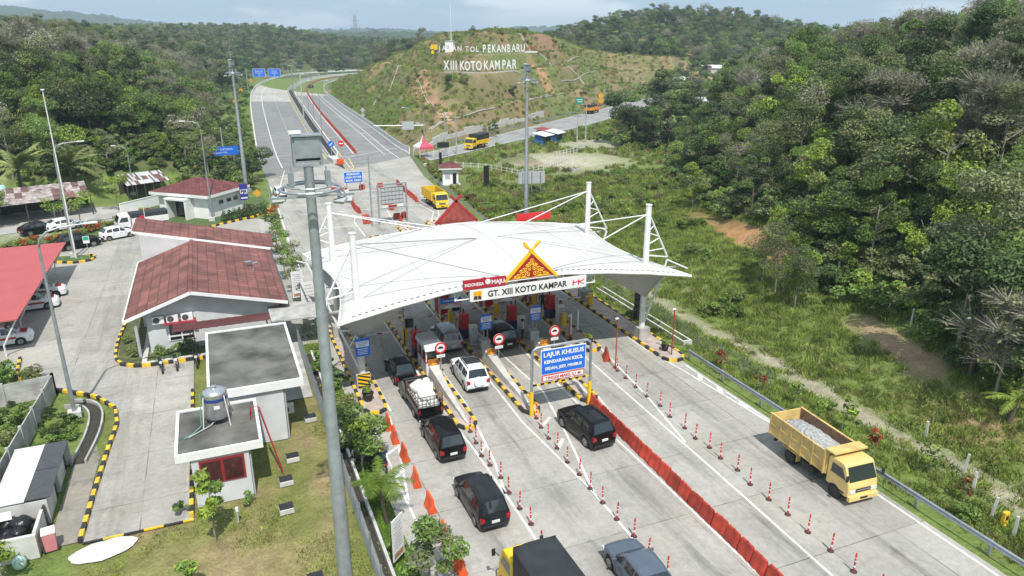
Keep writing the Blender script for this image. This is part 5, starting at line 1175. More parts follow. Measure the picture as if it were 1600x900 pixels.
    zt0 = float(np.interp(.02, K[:, 0], K[:, 1])); zh = float(np.interp(.955, K[:, 0], K[:, 1])); wr = W/2*.93
    for sx in (-1, 1):
        mb = MB(); mb.prism([(sx*wr*1.005, zt0-.30), (sx*wr*.70, zt0-.26), (sx*wr*.72, zt0-.08), (sx*wr*1.005, zt0+.02)][::sx], -L/2+.0, -L/2+.26, TAIL, 'y'); mb.build('taillight', t, bevel=.02)
        mb = MB(); mb.prism([(sx*wr*1.0, zh-.2), (sx*wr*.62, zh-.2), (sx*wr*.66, zh-.06), (sx*wr*.99, zh-.03)][::sx], L/2-.26, L/2-.075, HEAD, 'y'); mb.build('headlight', t, bevel=.02)
        ym = (c1-.07)*L-L/2; zm = float(np.interp(c1-.07, K[:, 0], K[:, 1]))+.02
        mb = MB(); mb.box((sx*(W/2+.07), ym, zm+.07), (.2, .1, .14), pm); mb.bar((sx*(W/2-.06), ym, zm), (sx*(W/2+.02), ym, zm+.05), .06, .05, TRIM); mb.build('mirror', t, bevel=.02)
    mb = MB(); mb.box((0, -L/2+.012, zt0-.3), (.42, .05, .13), plate); mb.build('number_plate', t)
    mb = MB(); mb.box((0, -L/2+.05, .38), (W*.80, .14, .12), TRIM); mb.box((0, L/2-.07, .38), (W*.66, .14, .16), TRIM); mb.build('bumper_trim', t, bevel=.02)
    mb = MB()                                   # door shut lines and handles
    for sx in (-1, 1):
        for q in (B['pil'][0], B['pil'][1], c1-.075):
            y = q*L-L/2; zs = float(np.interp(q, K[:, 0], K[:, 1])); mb.box((sx*(W/2+.0015), y, (zs+.42)/2), (.012, .014, zs-.42), TRIM)
        for q in (B['pil'][0]+.04, B['pil'][1]+.05): mb.box((sx*(W/2+.01), q*L-L/2, float(np.interp(q, K[:, 0], K[:, 1]))-.13), (.03, .16, .03), TRIM)
    mb.build('door_seams', t)
    if B['rails']:
        mb = MB()
        for sx in (-1, 1): mb.tube([(sx*.58, r0*L-L/2+.1, 1.76), (sx*.6, 0-.1, 1.83), (sx*.57, r1*L-L/2-.1, 1.76)], .022, TRIM)
        mb.build('roof_rails', t)
    if stripe:
        mb = MB(); zz = [float(np.interp(q, K[:, 0], K[:, 1])) for q in (.25, .7)]
        for sx in (-1, 1): mb.box((sx*(W/2+.004), 0, .72), (.012, L*.5, .17), stripe)
        mb.box((0, L*.36, float(np.interp(.86, K[:, 0], K[:, 2]))+.035), (W*.55, .5, .012), stripe, rx=-.1); mb.build('red_stripe', t)
    return t
car('mpv', P_BLK, 'black people carrier with bright plate, third vehicle of the queue in the leftmost lane', (10.75, 37.3), R(1), name='people_carrier')
car('mpv', P_GRY, 'dark grey people carrier, last in the leftmost lane behind the black one', (10.75, 30.6), R(1), name='people_carrier')
car('hatch', P_BLK, 'black car with red tail lamps half in the canopy shadow, in front of the pickup', (10.75, 47.6), R(0), name='car')
car('mpv', P_SIL, 'silver people carrier under the canopy beside the white toll booth', (15.6, 52.0), R(-1), name='people_carrier')
c = car('suv', P_WHT, 'white off-roader with black roof rack and spare wheel on its tail', (15.15, 45.0), R(-2), name='off_roader')
mb = MB(); mb.cyl((0, -2.36, .92), (0, -2.16, .92), .34, P_WHT, n=20); mb.cyl((0, -2.372, .92), (0, -2.36, .92), .2, P_WHT, n=16); mb.build('spare_wheel', c, 40)
mb = MB()
for sx in (-.5, .5): mb.bar((sx, -1.1, 1.86), (sx, .3, 1.86), .05, .05, TRIM)
for k in range(6): mb.bar((-.52, -1.05+.26*k, 1.87), (.52, -1.05+.26*k, 1.87), .1, .03, TRIM)
mb.build('roof_rack', c)
car('mpv', P_BLK, 'black people carrier under the canopy left of the blue tariff board', (19.75, 50.8), R(0), name='people_carrier')
car('suv', P_BLK, 'large black people carrier beside the red barrier wall, just past the blue lane board', (19.3, 35.2), R(5), name='people_carrier')
car('fast', P_BLU, 'blue-grey car cut off by the bottom edge of the picture', (15.5, 22.6), R(-1), name='car')
car('hatch', P_WHT, 'small white car seen from behind at the left edge of the road beyond the mast', (9.1, 117.5), R(6), name='car')
car('suv', P_BLK, 'tiny dark car driving round the bend of the toll road', (49.5, 381), R(-22), name='car')
car('hatch', P_WHT, 'white hatchback standing before the flowering hedge', (-11.9, 98.7), R(-62), name='parked_car')
car('suv', P_BLK, 'black off-roader parked behind the red carport', (-15.6, 95.6), R(-66), name='parked_car')
car('fast', P_BLK, 'dark car parked beyond the flowering hedge, left of the white one', (-21.2, 105.3), R(-60), name='parked_car')
car('fast', P_WHT, 'white car parked beyond the flowering hedge', (-18.6, 106.2), R(-60), name='parked_car')
for x, y, lb in ((-17.3, 65.2, 'white patrol car with red stripe nosing out of the near end of the red carport'), (-16.7, 73.8, 'white patrol car with red stripe in the middle of the red carport'), (-16.6, 77.2, 'white patrol car with red stripe at the far end of the red carport')):
    car('mpv', P_WHT, lb, (x, y), R(-84), group='patrol cars in the carport', name='parked_car', stripe=M('patrol_red', (.33, .015, .03), .4, .1, 4., obj=True))
# ---------------------------------------------------------------- lorries
YCAB = M('cream_yellow_paint', (.70, .51, .19), .4, .1, 1.5, obj=True, coat=.2); YBED = M('worn_yellow_paint', (.58, .42, .15), .6, .25, 1.6, obj=True); YLOR = M('lorry_yellow', (.72, .47, .02), .45, .12, 1.6, obj=True); ORLOR = M('lorry_orange', (.70, .26, .015), .5, .12, 1.6, obj=True)
CHASS = M('grimy_chassis', (.035, .033, .03), .8, .3, 3., obj=True); STONE = M('crushed_stone', (.34, .34, .335), .95, .35, 7., obj=True, bump=.6); RUST = M('rusty_inside', (.20, .12, .07), .8, .35, 3., obj=True); TARP = M('black_tarpaulin', (.020, .023, .027), .65, .3, 1.2, obj=True, bump=.4, fine=3.)
def lorry_cab(t, pm, y0, W=1.9, h=2.25):
    """forward-control cab with its front at y0 (the lorry faces +Y)"""
    pr = [(y0-1.62, .62), (y0-1.62, h-.12), (y0-1.5, h), (y0-.55, h), (y0-.42, h-.1), (y0-.06, 1.32), (y0, 1.05), (y0, .55), (y0-.25, .5)]
    mb = MB(); mb.prism(pr[::-1], -W/2, W/2, pm, 'x'); c = mb.build('cab', t, bevel=.06)
    mb = MB(); a, b = (y0-.40, h-.16), (y0-.085, 1.38); nx, nz = .97, .26
    mb.add([(-W*.43, a[0]+.03, a[1]+.02), (W*.43, a[0]+.03, a[1]+.02), (W*.46, b[0]+.03, b[1]+.02), (-W*.46, b[0]+.03, b[1]+.02), (-W*.43, a[0]-.06, a[1]), (W*.43, a[0]-.06, a[1]), (W*.46, b[0]-.06, b[1]), (-W*.46, b[0]-.06, b[1])], [(0, 1, 2, 3), (7, 6, 5, 4), (0, 4, 5, 1), (1, 5, 6, 2), (2, 6, 7, 3), (3, 7, 4, 0)], CGLASS); mb.build('windscreen', c)
    for s in (-1, 1):
        mb = MB(); mb.prism([(y0-1.35, 1.4), (y0-1.3, h-.28), (y0-.6, h-.28), (y0-.28, 1.42)][::s], s*W/2-.01, s*(W/2+.008), CGLASS, 'x'); mb.build('side_window', c)
        mb = MB(); mb.box((s*W*.37, y0+.01, .86), (W*.2, .06, .2), HEAD); mb.build('headlight', c)
        mb = MB(); mb.bar((s*W/2, y0-.15, 1.6), (s*(W/2+.22), y0+.02, 1.85), .03, .03, BLK); mb.box((s*(W/2+.22), y0+.02, 1.75), (.16, .06, .34), BLK); mb.build('mirror', c)
    mb = MB(); mb.box((0, y0+.012, .88), (W*.5, .03, .2), CHASS); mb.box((0, y0+.03, .9), (W*.46, .02, .05), STEEL); mb.build('grille', c)
    mb = MB(); mb.box((0, y0+.06, .5), (W*1.0, .18, .26), pm); mb.box((0, y0+.155, .5), (.5, .01, .13), BLK); mb.build('bumper', t, bevel=.03)
    for s in (-1, 1): mb = MB(); mb.box((s*(W/2-.05), y0-.8, .66), (.14, 1.0, .1), CHASS); mb.build('wheel_guard', t)
    return c
def lorry(name, label, loc, heading, cabm, bedm, L=5.9, bed='tip', wb=3.35, group=None, sc=None, cat='lorry', zb=2.25):
    t = thing(name, label, cat, (loc[0], loc[1], 0), heading, group, sc); y1 = L/2; W = 2.0
    lorry_cab(t, cabm, y1)
    mb = MB()
    for s in (-1, 1): mb.bx((s*.34, -L/2+.25, .62), (s*.48, y1-.4, .82), CHASS)
    mb.bx((-.95, -.2, .42), (-.5, .7, .78), CHASS); mb.bx((.5, -.4, .42), (.92, .5, .78), CHASS); mb.bx((-.8, -L/2+.1, .55), (.8, -L/2+.22, .7), CHASS); mb.build('chassis', t)
    fy, ry = y1-.95, y1-.95-wb
    for s in (-1, 1): wheel(t, s*.97, fy, .41, .24, CHASS); wheel(t, s*.97, ry, .41, .5, CHASS)
    for s in (-1, 1): mb = MB(); mb.bx((s*.72, ry-.6, .86), (s*1.02, ry+.6, .92), bedm); mb.bx((s*.72, ry+.58, .45), (s*1.02, ry+.62, .92), bedm); mb.build('mudguard', t)
    b0, b1 = -L/2-.05, y1-1.72
    if bed == 'tip':
        z0, z1 = 1.02, 2.38; mb = MB(); mb.bx((-1.05, b0, z0), (1.05, b1, z0+.08), bedm)
        for s in (-1, 1): mb.bx((s*1.0, b0, z0+.08), (s*1.07, b1, z1), bedm); mb.bx((s*.985, b0+.02, z0+.1), (s*.998, b1-.02, z1-.03), RUST)
        mb.bx((-1.0, b1-.07, z0+.08), (1.0, b1, z1+.1), bedm); mb.bx((-1.0, b0, z0+.08), (1.0, b0+.07, z1-.05), bedm)
        for s in (-1, 1):
            for k in range(6): y = b0+.06+(b1-b0-.12)*k/5; mb.box((s*1.095, y, (z0+z1)/2), (.05, .1, z1-z0), bedm)
            for z in (z0+.1, (z0+z1)/2, z1-.03): mb.box((s*1.09, (b0+b1)/2, z), (.035, b1-b0, .07), bedm)
        mb.bx((-1.1, b1-.05, z1+.1), (1.1, b1+.62, z1+.18), bedm); mb.bx((-1.0, b1+.0, z0), (1.0, b1+.06, z1+.1), bedm); mb.build('tipper_body', t)
        nx, ny = 15, 26; r = random.Random(3); V = []
        for j in range(ny):
            for i in range(nx):
                u, v = i/(nx-1)*2-1, j/(ny-1)*2-1; V.append((u*.975, (b0+b1)/2+v*(b1-b0-.2)/2, 1.62+.62*(1-u*u*.75)*(1-v*v*.85)+r.uniform(-.04, .04)))
        mb = MB(); mb.add(V, [(j*nx+i, j*nx+i+1, (j+1)*nx+i+1, (j+1)*nx+i) for j in range(ny-1) for i in range(nx-1)], STONE); o = mb.build('stone_load'); tag(o, 'heap of grey crushed stone in the yellow tipper lorry', 'gravel'); o.location = t.location; o.rotation_euler = t.rotation_euler
    elif bed == 'box':
        z0, z1 = 1.0, zb; mb = MB(); mb.bx((-1.06, b0, z0), (1.06, b1, z0+.75), bedm)
        for s in (-1, 1):
            for k in range(6): y = b0+.1+(b1-b0-.2)*k/5; mb.box((s*1.075, y, z0+.38), (.05, .1, .76), bedm)
        mb.build('cargo_body', t)
        mb = MB(); V = []; nx, ny = 9, 12; r = random.Random(9)
        for j in range(ny):
            for i in range(nx):
                u, v = i/(nx-1)*2-1, j/(ny-1); V.append((u*1.0, b0+.02+v*(b1-b0-.04), z1+.22*(1-abs(u)**3)*.6+r.uniform(-.012, .012)))
        mb.add(V, [(j*nx+i, j*nx+i+1, (j+1)*nx+i+1, (j+1)*nx+i) for j in range(ny-1) for i in range(nx-1)], TARP)
        for s in (-1, 1): mb.bx((s*.985, b0+.02, z0+.75), (s*1.0, b1-.02, z1), TARP)
        mb.bx((-.985, b0+.02, z0+.75), (.985, b0+.035, z1+.1), TARP); mb.bx((-.985, b1-.04, z0+.75), (.985, b1-.02, z1+.1), TARP); mb.build('tarpaulin_cover', t)
    elif bed == 'open':
        z0, z1 = 1.0, 2.3; mb = MB(); mb.bx((-1.0, b0, z0), (1.0, b1, z0+.1), bedm)
        for s in (-1, 1):
            mb.bx((s*1.0, b0, z0), (s*1.05, b1, z1), bedm)
            for k in range(8): y = b0+.06+(b1-b0-.12)*k/7; mb.box((s*1.075, y, (z0+z1)/2), (.05, .09, z1-z0), bedm)
            for z in (z0+.4, z0+.8, z1): mb.box((s*1.07, (b0+b1)/2, z), (.03, b1-b0, .06), bedm)
        mb.bx((-1., b0, z0), (1., b0+.06, z1), bedm); mb.bx((-1., b1-.06, z0), (1., b1, z1), bedm); mb.bx((-.98, b0+.08, z0+.1), (.98, b1-.08, z0+.35), CHASS); mb.build('slatted_body', t)
    return t
lorry('tipper_lorry', 'yellow tipper lorry loaded with stone, driving towards us along the right edge', (29.55, 26.4), R(177), YCAB, YBED, 6.2, 'tip', 3.5)
lorry('covered_lorry', 'yellow lorry with a big black tarpaulin cover, cut off by the bottom edge', (10.6, 21.3), R(1), YLOR, YLOR, 7.4, 'box', 4.2, zb=3.15)
lorry('open_lorry', 'yellow lorry with slatted sides coming towards us beyond the canopy', (29.6, 101.8), R(181), YLOR, YLOR, 6.6, 'open', 3.6)
lorry('covered_lorry', 'yellow lorry with a black cover on the second road below the hill', (55, 154.8), R(128), YLOR, YLOR, 6.2, 'box', 3.5, sc=1.12, zb=2.8)
lorry('covered_lorry', 'orange lorry with a dark cover beside the green road sign', (117, 216.5), R(-47), ORLOR, ORLOR, 6.4, 'box', 3.6, sc=1.25)
t = lorry('box_lorry', 'white lorry with a black canvas top behind the red-roofed office', (-9.3, 102.4), R(105), WHT, WHTD, 6.0, 'box', 3.4)
# ---------------------------------------------------------------- pickup with caged sacks
def pickup():
    t = thing('pickup_truck', 'black pickup with a rusty cage full of white sacks, second in the leftmost lane', 'pickup', (10.85, 42.6, 0), R(1)); L, W = 4.9, 1.72
    mb = MB(); mb.prism([(.35, .35), (.35, 1.1), (.5, 1.62), (.75, 1.7), (1.15, 1.66), (1.62, 1.12), (2.3, .98), (2.42, .8), (2.44, .4)][::-1], -W/2, W/2, P_BLK, 'x'); c = mb.build('cab', t, bevel=.07)
    mb = MB(); mb.prism([(.42, 1.14), (.54, 1.56), (1.1, 1.58), (1.5, 1.14)][::-1], -W/2-.006, W/2+.006, CGLASS, 'x'); mb.box((0, .41, 1.36), (1.3, .06, .36), CGLASS, rx=.0); mb.build('windows', c)
    mb = MB(); mb.bx((-.85, -2.45, .62), (.85, .3, .72), CHASS)
    for s in (-1, 1): mb.bx((s*.8, -2.45, .72), (s*.86, .3, 1.12), P_BLK)
    mb.bx((-.8, -2.45, .45), (.8, -2.38, 1.1), P_BLK); mb.bx((-.8, .22, .72), (.8, .3, 1.12), P_BLK); mb.build('load_bed', t)
    for s in (-1, 1):
        for y in (1.6, -1.35): wheel(t, s*.85, y, .33, .22)
        mb = MB(); mb.box((s*.74, -2.44, .85), (.14, .08, .26), TAIL); mb.build('taillight', t)
    RC = M('rusty_pipe', (.17, .11, .085), .8, .3, 4., obj=True); mb = MB()
    for z in (1.35, 1.6, 1.85):
        for s in (-1, 1): mb.bar((s*.83, -2.42, z), (s*.83, .26, z), .04, .04, RC)
        mb.bar((-.83, -2.42, z), (.83, -2.42, z), .04, .04, RC); mb.bar((-.83, .26, z), (.83, .26, z), .04, .04, RC)
    for k in range(8):
        for s in (-1, 1): mb.bar((s*.83, -2.4+.38*k, 1.1), (s*.83, -2.4+.38*k, 1.9), .035, .035, RC)
    for k in range(7): mb.bar((-.78+.26*k, -2.42, 1.1), (-.78+.26*k, -2.42, 1.87), .035, .035, RC)
    mb.build('cage', t); return t
pk = pickup()
SACK = M('white_sack', (.62, .66, .64), .75, .12, 3., obj=True, bump=.3)
def sack(x, y, z, s, rz, lb):
    mb = MB(); V = []; F = []; nu, nv = 12, 8
    for j in range(nv+1):
        tt = math.pi*j/nv
        for i in range(nu):
            a = 6.283*i/nu; f = lambda q: math.copysign(abs(q)**.6, q)
            V.append((s[0]*f(math.cos(a))*f(math.sin(tt)), s[1]*f(math.sin(a))*f(math.sin(tt)), -s[2]*f(math.cos(tt))+.03*math.sin(a*3+j)))
    for j in range(nv): F += [(j*nu+i, j*nu+(i+1) % nu, (j+1)*nu+(i+1) % nu, (j+1)*nu+i) for i in range(nu)]
    mb.add(V, F, SACK); o = mb.build('sack', None, 60); o.location = (x, y, z); o.rotation_euler = (rnd.uniform(-.2, .2), rnd.uniform(-.2, .2), rz); tag(o, lb, 'sack', 'white sacks in the pickup cage')
for i, (dx, dy, z, s, rz) in enumerate(((-.35, .0, 1.05, (.38, .55, .34), .2), (.35, -.1, 1.08, (.36, .5, .34), -.1), (-.33, -1.1, 1.05, (.38, .5, .33), .1), (.36, -1.15, 1.05, (.37, .5, .33), 0), (-.3, -1.95, .98, (.36, .36, .3), .1), (.38, -1.95, .98, (.36, .36, .3), 0), (-.1, -.25, 1.55, (.55, .6, .3), .4), (.45, -.75, 1.6, (.3, .5, .3), -.3), (.1, -1.35, 1.45, (.6, .45, .26), .1), (.5, .05, 1.68, (.22, .25, .25), .3))):
    sack(10.85+dx, 42.6+dy, z, s, rz, 'bulging white sack in the cage of the black pickup')
# ---------------------------------------------------------------- people and motorcycles
SKIN = M('skin', (.30, .17, .105), .6, .08, 6., obj=True); DARKC = M('dark_cloth', (.02, .023, .03), .85, .2, 5., obj=True); TROU = M('black_trousers', (.015, .015, .018), .85, .2, 5., obj=True); NAVC = M('navy_jacket', (.025, .04, .075), .8, .2, 5., obj=True); REDC = M('red_helmet', (.35, .015, .02), .3, .1, 5., obj=True); HAIR = M('black_hair', (.01, .009, .008), .6, .2, 8., obj=True); LTC = M('pale_shirt', (.5, .5, .5), .8, .1, 5., obj=True)
def person(label, loc, rz, shirt, pose='stand', cap=None):
    t = thing('person', label, 'person', loc, rz); J = {'pel': (0, 0, .93), 'chest': (0, .0, 1.32), 'neck': (0, 0, 1.5), 'head': (0, .02, 1.6), 'top': (0, .02, 1.7)}
    R_ = {'pel': .15, 'chest': .165, 'neck': .06, 'head': .1, 'top': .085}; E = [('pel', 'chest'), ('chest', 'neck'), ('neck', 'head'), ('head', 'top')]
    for s, n in ((-1, 'l'), (1, 'r')):
        if pose == 'stand':
            J.update({n+'hip': (s*.1, 0, .88), n+'kn': (s*.12, .03, .48), n+'an': (s*.13, 0, .09), n+'toe': (s*.15, .14, .05), n+'sh': (s*.2, 0, 1.42), n+'el': (s*.26, -.02, 1.14), n+'wr': (s*.24, .14, .95), n+'ha': (s*.23, .2, .9)})
        else:   # seated on a motorcycle, hands on the bars
            J.update({n+'hip': (s*.12, .05, .88), n+'kn': (s*.2, .42, .74), n+'an': (s*.2, .3, .34), n+'toe': (s*.2, .44, .3), n+'sh': (s*.2, .06, 1.4), n+'el': (s*.3, .25, 1.18), n+'wr': (s*.3, .48, 1.08), n+'ha': (s*.3, .55, 1.07)})
        R_.update({n+'hip': .105, n+'kn': .07, n+'an': .045, n+'toe': .045, n+'sh': .075, n+'el': .052, n+'wr': .036, n+'ha': .042})
        E += [('pel', n+'hip'), (n+'hip', n+'kn'), (n+'kn', n+'an'), (n+'an', n+'toe'), ('chest', n+'sh'), (n+'sh', n+'el'), (n+'el', n+'wr'), (n+'wr', n+'ha')]
    if pose != 'stand':
        J['pel'] = (0, 0, .92)
    K = list(J); me = bpy.data.meshes.new('body'); me.from_pydata([J[k] for k in K], [(K.index(a), K.index(b)) for a, b in E], []); o = bpy.data.objects.new('body', me); COL.objects.link(o)
    sk = o.modifiers.new('s', 'SKIN'); o.modifiers.new('d', 'SUBSURF').levels = 2
    for i, k in enumerate(K): me.skin_vertices[0].data[i].radius = (R_[k], R_[k]*(.75 if k in ('pel', 'chest') else 1)); me.skin_vertices[0].data[i].use_root = (k == 'pel')
    bpy.context.view_layer.update(); m2 = bpy.data.meshes.new_from_object(o.evaluated_get(bpy.context.evaluated_depsgraph_get())); o.modifiers.clear(); o.data = m2; o.parent = t
    for m in (shirt, TROU, SKIN): m2.materials.append(m)
    for p in m2.polygons:
        z, x = p.center.z, abs(p.center.x); p.use_smooth = True
        p.material_index = 2 if z > 1.47 and x < .12 or (z < 1.0 and x > .2 and p.center.y > .1 and pose == 'stand' and z > .8) or (pose != 'stand' and p.center.y > .45 and z > 1) else (1 if z < .95 else 0)
    mb = MB(); mb.ball((0, -.005, 1.66), (.115, .125, .11), cap or HAIR, 12, 8); mb.build('helmet' if cap else 'hair', t, 60)
    return t
person('person in dark clothes standing beside the red and white booth by the wide lane', (25.75, 55.6, .15), R(160), DARKC); person('person in a dark top standing at the red machine by the wide lane', (26.25, 53.0, .15), R(40), DARKC)
person('person in a white shirt standing beside the black car under the canopy', (21.5, 50.2, .15), R(80), LTC)
def motorcycle(label, loc, rz, col, group):
    t = thing('motorcycle', label, 'motorcycle', (loc[0], loc[1], 0), rz, group)
    for y, nm in ((.62, 'wheel'), (-.6, 'wheel')):
        mb = MB(); mb.cyl((-.05, y, .29), (.05, y, .29), .29, TYRE, n=18); w_ = mb.build(nm, t, 40); mb = MB(); mb.cyl((-.056, y, .29), (.056, y, .29), .2, RIM, n=14); mb.build('rim', w_)
    mb = MB(); mb.prism([(-.75, .55), (-.8, .72), (-.3, .66), (.1, .5), (.35, .62), (.5, .95), (.58, .93), (.5, .5), (.3, .3), (-.3, .28), (-.5, .4)][::-1], -.12, .12, col, 'x'); mb.build('body', t, bevel=.04)
    mb = MB(); mb.prism([(-.78, .73), (-.78, .8), (-.1, .76), (.05, .68), (-.2, .66)][::-1], -.13, .13, BLK, 'x'); mb.build('seat', t, bevel=.03)
    mb = MB(); mb.tube([(-.34, .38, 1.02), (-.2, .5, .98), (.2, .5, .98), (.34, .38, 1.02)], .018, BLK); mb.tube([(.0, .5, .98), (0, .64, .3)], .03, STEEL)
    for s in (-1, 1): mb.tube([(s*.22, .48, 1.0), (s*.3, .46, 1.16)], .008, BLK, 4); mb.box((s*.31, .46, 1.18), (.1, .03, .07), BLK)
    mb.build('handlebar', t); mb = MB(); mb.box((0, .6, .86), (.2, .1, .16), HEAD); mb.build('headlight', t, bevel=.02); mb = MB(); mb.box((0, -.8, .66), (.18, .06, .1), TAIL); mb.build('taillight', t); return t
motorcycle('black motorcycle, leftmost of the row at the striped kerb of the office', (-5.35, 55.2), R(188), BLK, None); motorcycle('motorcycle with a white fairing in the row at the striped kerb of the office', (-4.35, 55.3), R(186), WHT, None)
motorcycle('black motorcycle behind the dark shelter post at the office kerb', (-2.9, 55.3), R(180), BLK, None); motorcycle('black motorcycle by the corner of the big flat-roofed building', (-1.9, 55.4), R(182), BLK, None)
motorcycle('dark scooter standing under the leafy tree by the left edge of the lanes', (6.85, 36.2), R(5), NAVY, None); person('person in a dark jacket and red helmet sitting on the scooter under the tree', (6.85, 35.75, -.12), R(5), NAVC, 'ride', REDC)
motorcycle('black motorcycle half hidden in the greenery left of the lanes', (5.95, 36.9), R(70), BLK, None)
# ---------------------------------------------------------------- service yard: office, huts, carport
def tile_mat(name, col, sx=.55, sy=.9, mortar=.45):
    m = bpy.data.materials.new(name); m.use_nodes = True; nt = m.node_tree; N = nt.nodes; Lk = nt.links; b = N['Principled BSDF']; b.inputs['Roughness'].default_value = .75
    g = N.new('ShaderNodeNewGeometry'); mp = N.new('ShaderNodeMapping'); mp.inputs['Scale'].default_value = (1/sy, 1/sx, 0); Lk.new(g.outputs['Position'], mp.inputs[0])
    br = N.new('ShaderNodeTexBrick'); br.inputs['Scale'].default_value = 1; br.inputs['Brick Width'].default_value = 1; br.inputs['Row Height'].default_value = 1; br.inputs['Mortar Size'].default_value = .045; br.offset = 0
    br.inputs['Color1'].default_value = (*[c*.78 for c in col], 1); br.inputs['Color2'].default_value = (*[min(1, c*1.25) for c in col], 1); br.inputs['Mortar'].default_value = (*[c*mortar for c in col], 1)
    Lk.new(mp.outputs[0], br.inputs['Vector'])
    n = N.new('ShaderNodeTexNoise'); n.inputs['Scale'].default_value = .7; n.inputs['Detail'].default_value = 6; Lk.new(g.outputs['Position'], n.inputs['Vector'])
    mr = N.new('ShaderNodeMapRange'); mr.inputs['From Min'].default_value = .3; mr.inputs['From Max'].default_value = .7; mr.inputs['To Min'].default_value = .62; mr.inputs['To Max'].default_value = 1.3; Lk.new(n.outputs['Fac'], mr.inputs['Value'])
    vm = N.new('ShaderNodeVectorMath'); vm.operation = 'SCALE'; Lk.new(br.outputs['Color'], vm.inputs[0]); Lk.new(mr.outputs[0], vm.inputs['Scale']); Lk.new(vm.outputs[0], b.inputs['Base Color'])
    bp = N.new('ShaderNodeBump'); bp.inputs['Strength'].default_value = .5; bp.inputs['Distance'].default_value = .04; Lk.new(br.outputs['Fac'], bp.inputs['Height']); bp.invert = True; Lk.new(bp.outputs[0], b.inputs['Normal']); return m
RTILE = tile_mat('red_roof_tiles', (.19, .072, .058), .75, .75); RTIL2 = tile_mat('dark_red_roof_tiles', (.14, .038, .036), .5, .5); WALLW = M('grey_white_wall', (.53, .54, .55), .85, .12, .8); WALLB = M('white_wall', (.76, .76, .75), .8, .06, 1.)
CARP = M('coral_red_sheet', (.40, .085, .085), .6, .07, .8); RSHED = M('rusty_sheet', (.27, .20, .175), .8, .5, .9, bump=.3); RSHED2 = M('grey_zinc', (.45, .46, .47), .6, .25, .8); STAINR = M('stained_roof_concrete', (.115, .112, .10), .95, .60, .6, bump=.5, fine=9); WOODD = M('dark_timber', (.05, .042, .035), .85, .3, 3.)
WINR = M('window_red', (.26, .02, .03), .5, .1, 3.); ZINCW = M('white_sheet', (.66, .68, .70), .5, .15, 1.2)
def ac_unit(parent, x, y, z):
    mb = MB(); mb.box((x, y, z), (.85, .34, .6), WHT); a = mb.build('air_conditioner', parent, bevel=.02); mb = MB(); disc(mb, x-.12, y-.18, z, .24, DGR, .02, 16); mb.build('fan_grille', a); return a
def gable_roof(mb, x0, x1, xr, y0, y1, ze, zr, m, th=.14):
    for a, za, b, zb in ((x0, ze, xr, zr), (xr, zr, x1, ze)): mb.prism([(a, za-th), (b, zb-th), (b, zb), (a, za)], y0, y1, m, 'y')
t = thing('office_building', 'grey-white office with a long red tiled gable roof and a higher wing behind', 'building', (0, 0, 0))
mb = MB(); mb.prism([(-6.2, 0), (3.6, 0), (3.6, 3.2), (-2.8, 4.72), (-6.2, 3.55)], 58.9, 74, WALLW, 'y'); mb.prism([(-7.2, 0), (4.0, 0), (4.0, 3.2), (-7.2, 5.9)], 74.2, 79.6, WALLW, 'y'); mb.build('wall', t)
mb = MB(); gable_roof(mb, -7.6, 4.2, -2.8, 57.9, 74.3, 3.2, 4.9, RTILE); rf = mb.build('roof', t)
mb = MB()
for y in (57.86, 74.34):
    mb.bar((-7.65, y, 3.12), (-2.8, y, 4.83), .09, .24, WHT); mb.bar((4.25, y, 3.12), (-2.8, y, 4.83), .092, .24, WHT)
mb.bar((-7.66, 57.9, 3.1), (-7.66, 74.3, 3.1), .1, .2, WHT); mb.bar((4.27, 57.9, 3.12), (4.27, 74.3, 3.12), .18, .14, DGR); mb.build('fascia', rf)
mb = MB(); mb.bar((-2.8, 57.9, 4.93), (-2.8, 74.3, 4.93), .3, .07, RTILE); mb.tube([(2.2, 66, 3.7), (2.2, 66, 4.3), (2.6, 66.3, 4.3)], .09, STEEL); mb.box((1.9, 67.5, 3.98), (.6, .4, .3), STEEL, rz=.3); mb.build('ridge_and_vents', rf)
mb = MB(); mb.prism([(-7.75, 6.14), (4.75, 3.2), (4.75, 3.34), (-7.75, 6.28)], 74.45, 80.2, RTILE, 'y'); wr = mb.build('roof', t); mb = MB(); mb.bar((-7.75, 74.42, 6.12), (4.75, 74.42, 3.18), .08, .22, WHT); mb.bar((-7.78, 74.4, 6.14), (-7.78, 80.2, 6.14), .08, .2, WHT); mb.build('fascia', wr)
for x in (-5.35, -4.35, -3.3): ac_unit(t, x, 58.7, 2.72)
mb = MB(); mb.box((-3.85, 58.88, 1.55), (1.95, .1, 1.5), WHT); w_ = mb.build('window', t)
mb = MB()
for x in (-4.3, -3.4): mb.box((x, 58.83, 1.75), (.8, .04, .95), GLASS)
for x in (-4.3, -3.4): mb.box((x, 58.83, 1.0), (.8, .04, .24), GLASS)
mb.build('pane', w_); mb = MB(); mb.box((-3.85, 58.55, 2.42), (2.3, .7, .07), WINR, rx=.12); mb.build('sunshade', w_)
mb = MB(); mb.cyl((-6.9, 58.3, 0), (-6.9, 58.3, 3.25), .12, GRYP, n=8); mb.cyl((-6.9, 65, 0), (-6.9, 65, 3.25), .12, GRYP, n=8); mb.build('eave_posts', t)
t = thing('covered_walkway', 'maroon corrugated walkway roof on dark steel posts before the office', 'walkway roof'); mb = MB()
for i in range(24): x = -4.3+i*.29; mb.box((x+.145, 56.6, 2.62+.02*(i % 2)), (.29, 1.9, .05), M('brown_maroon_sheet', (.10, .032, .032), .6, .3, 2.), rx=-.06)
mb.build('roof', t); mb = MB()
for x in (-3.1, -2.85): mb.bar((x, 55.75, 0), (x, 55.75, 2.6), .07, .07, BLK)
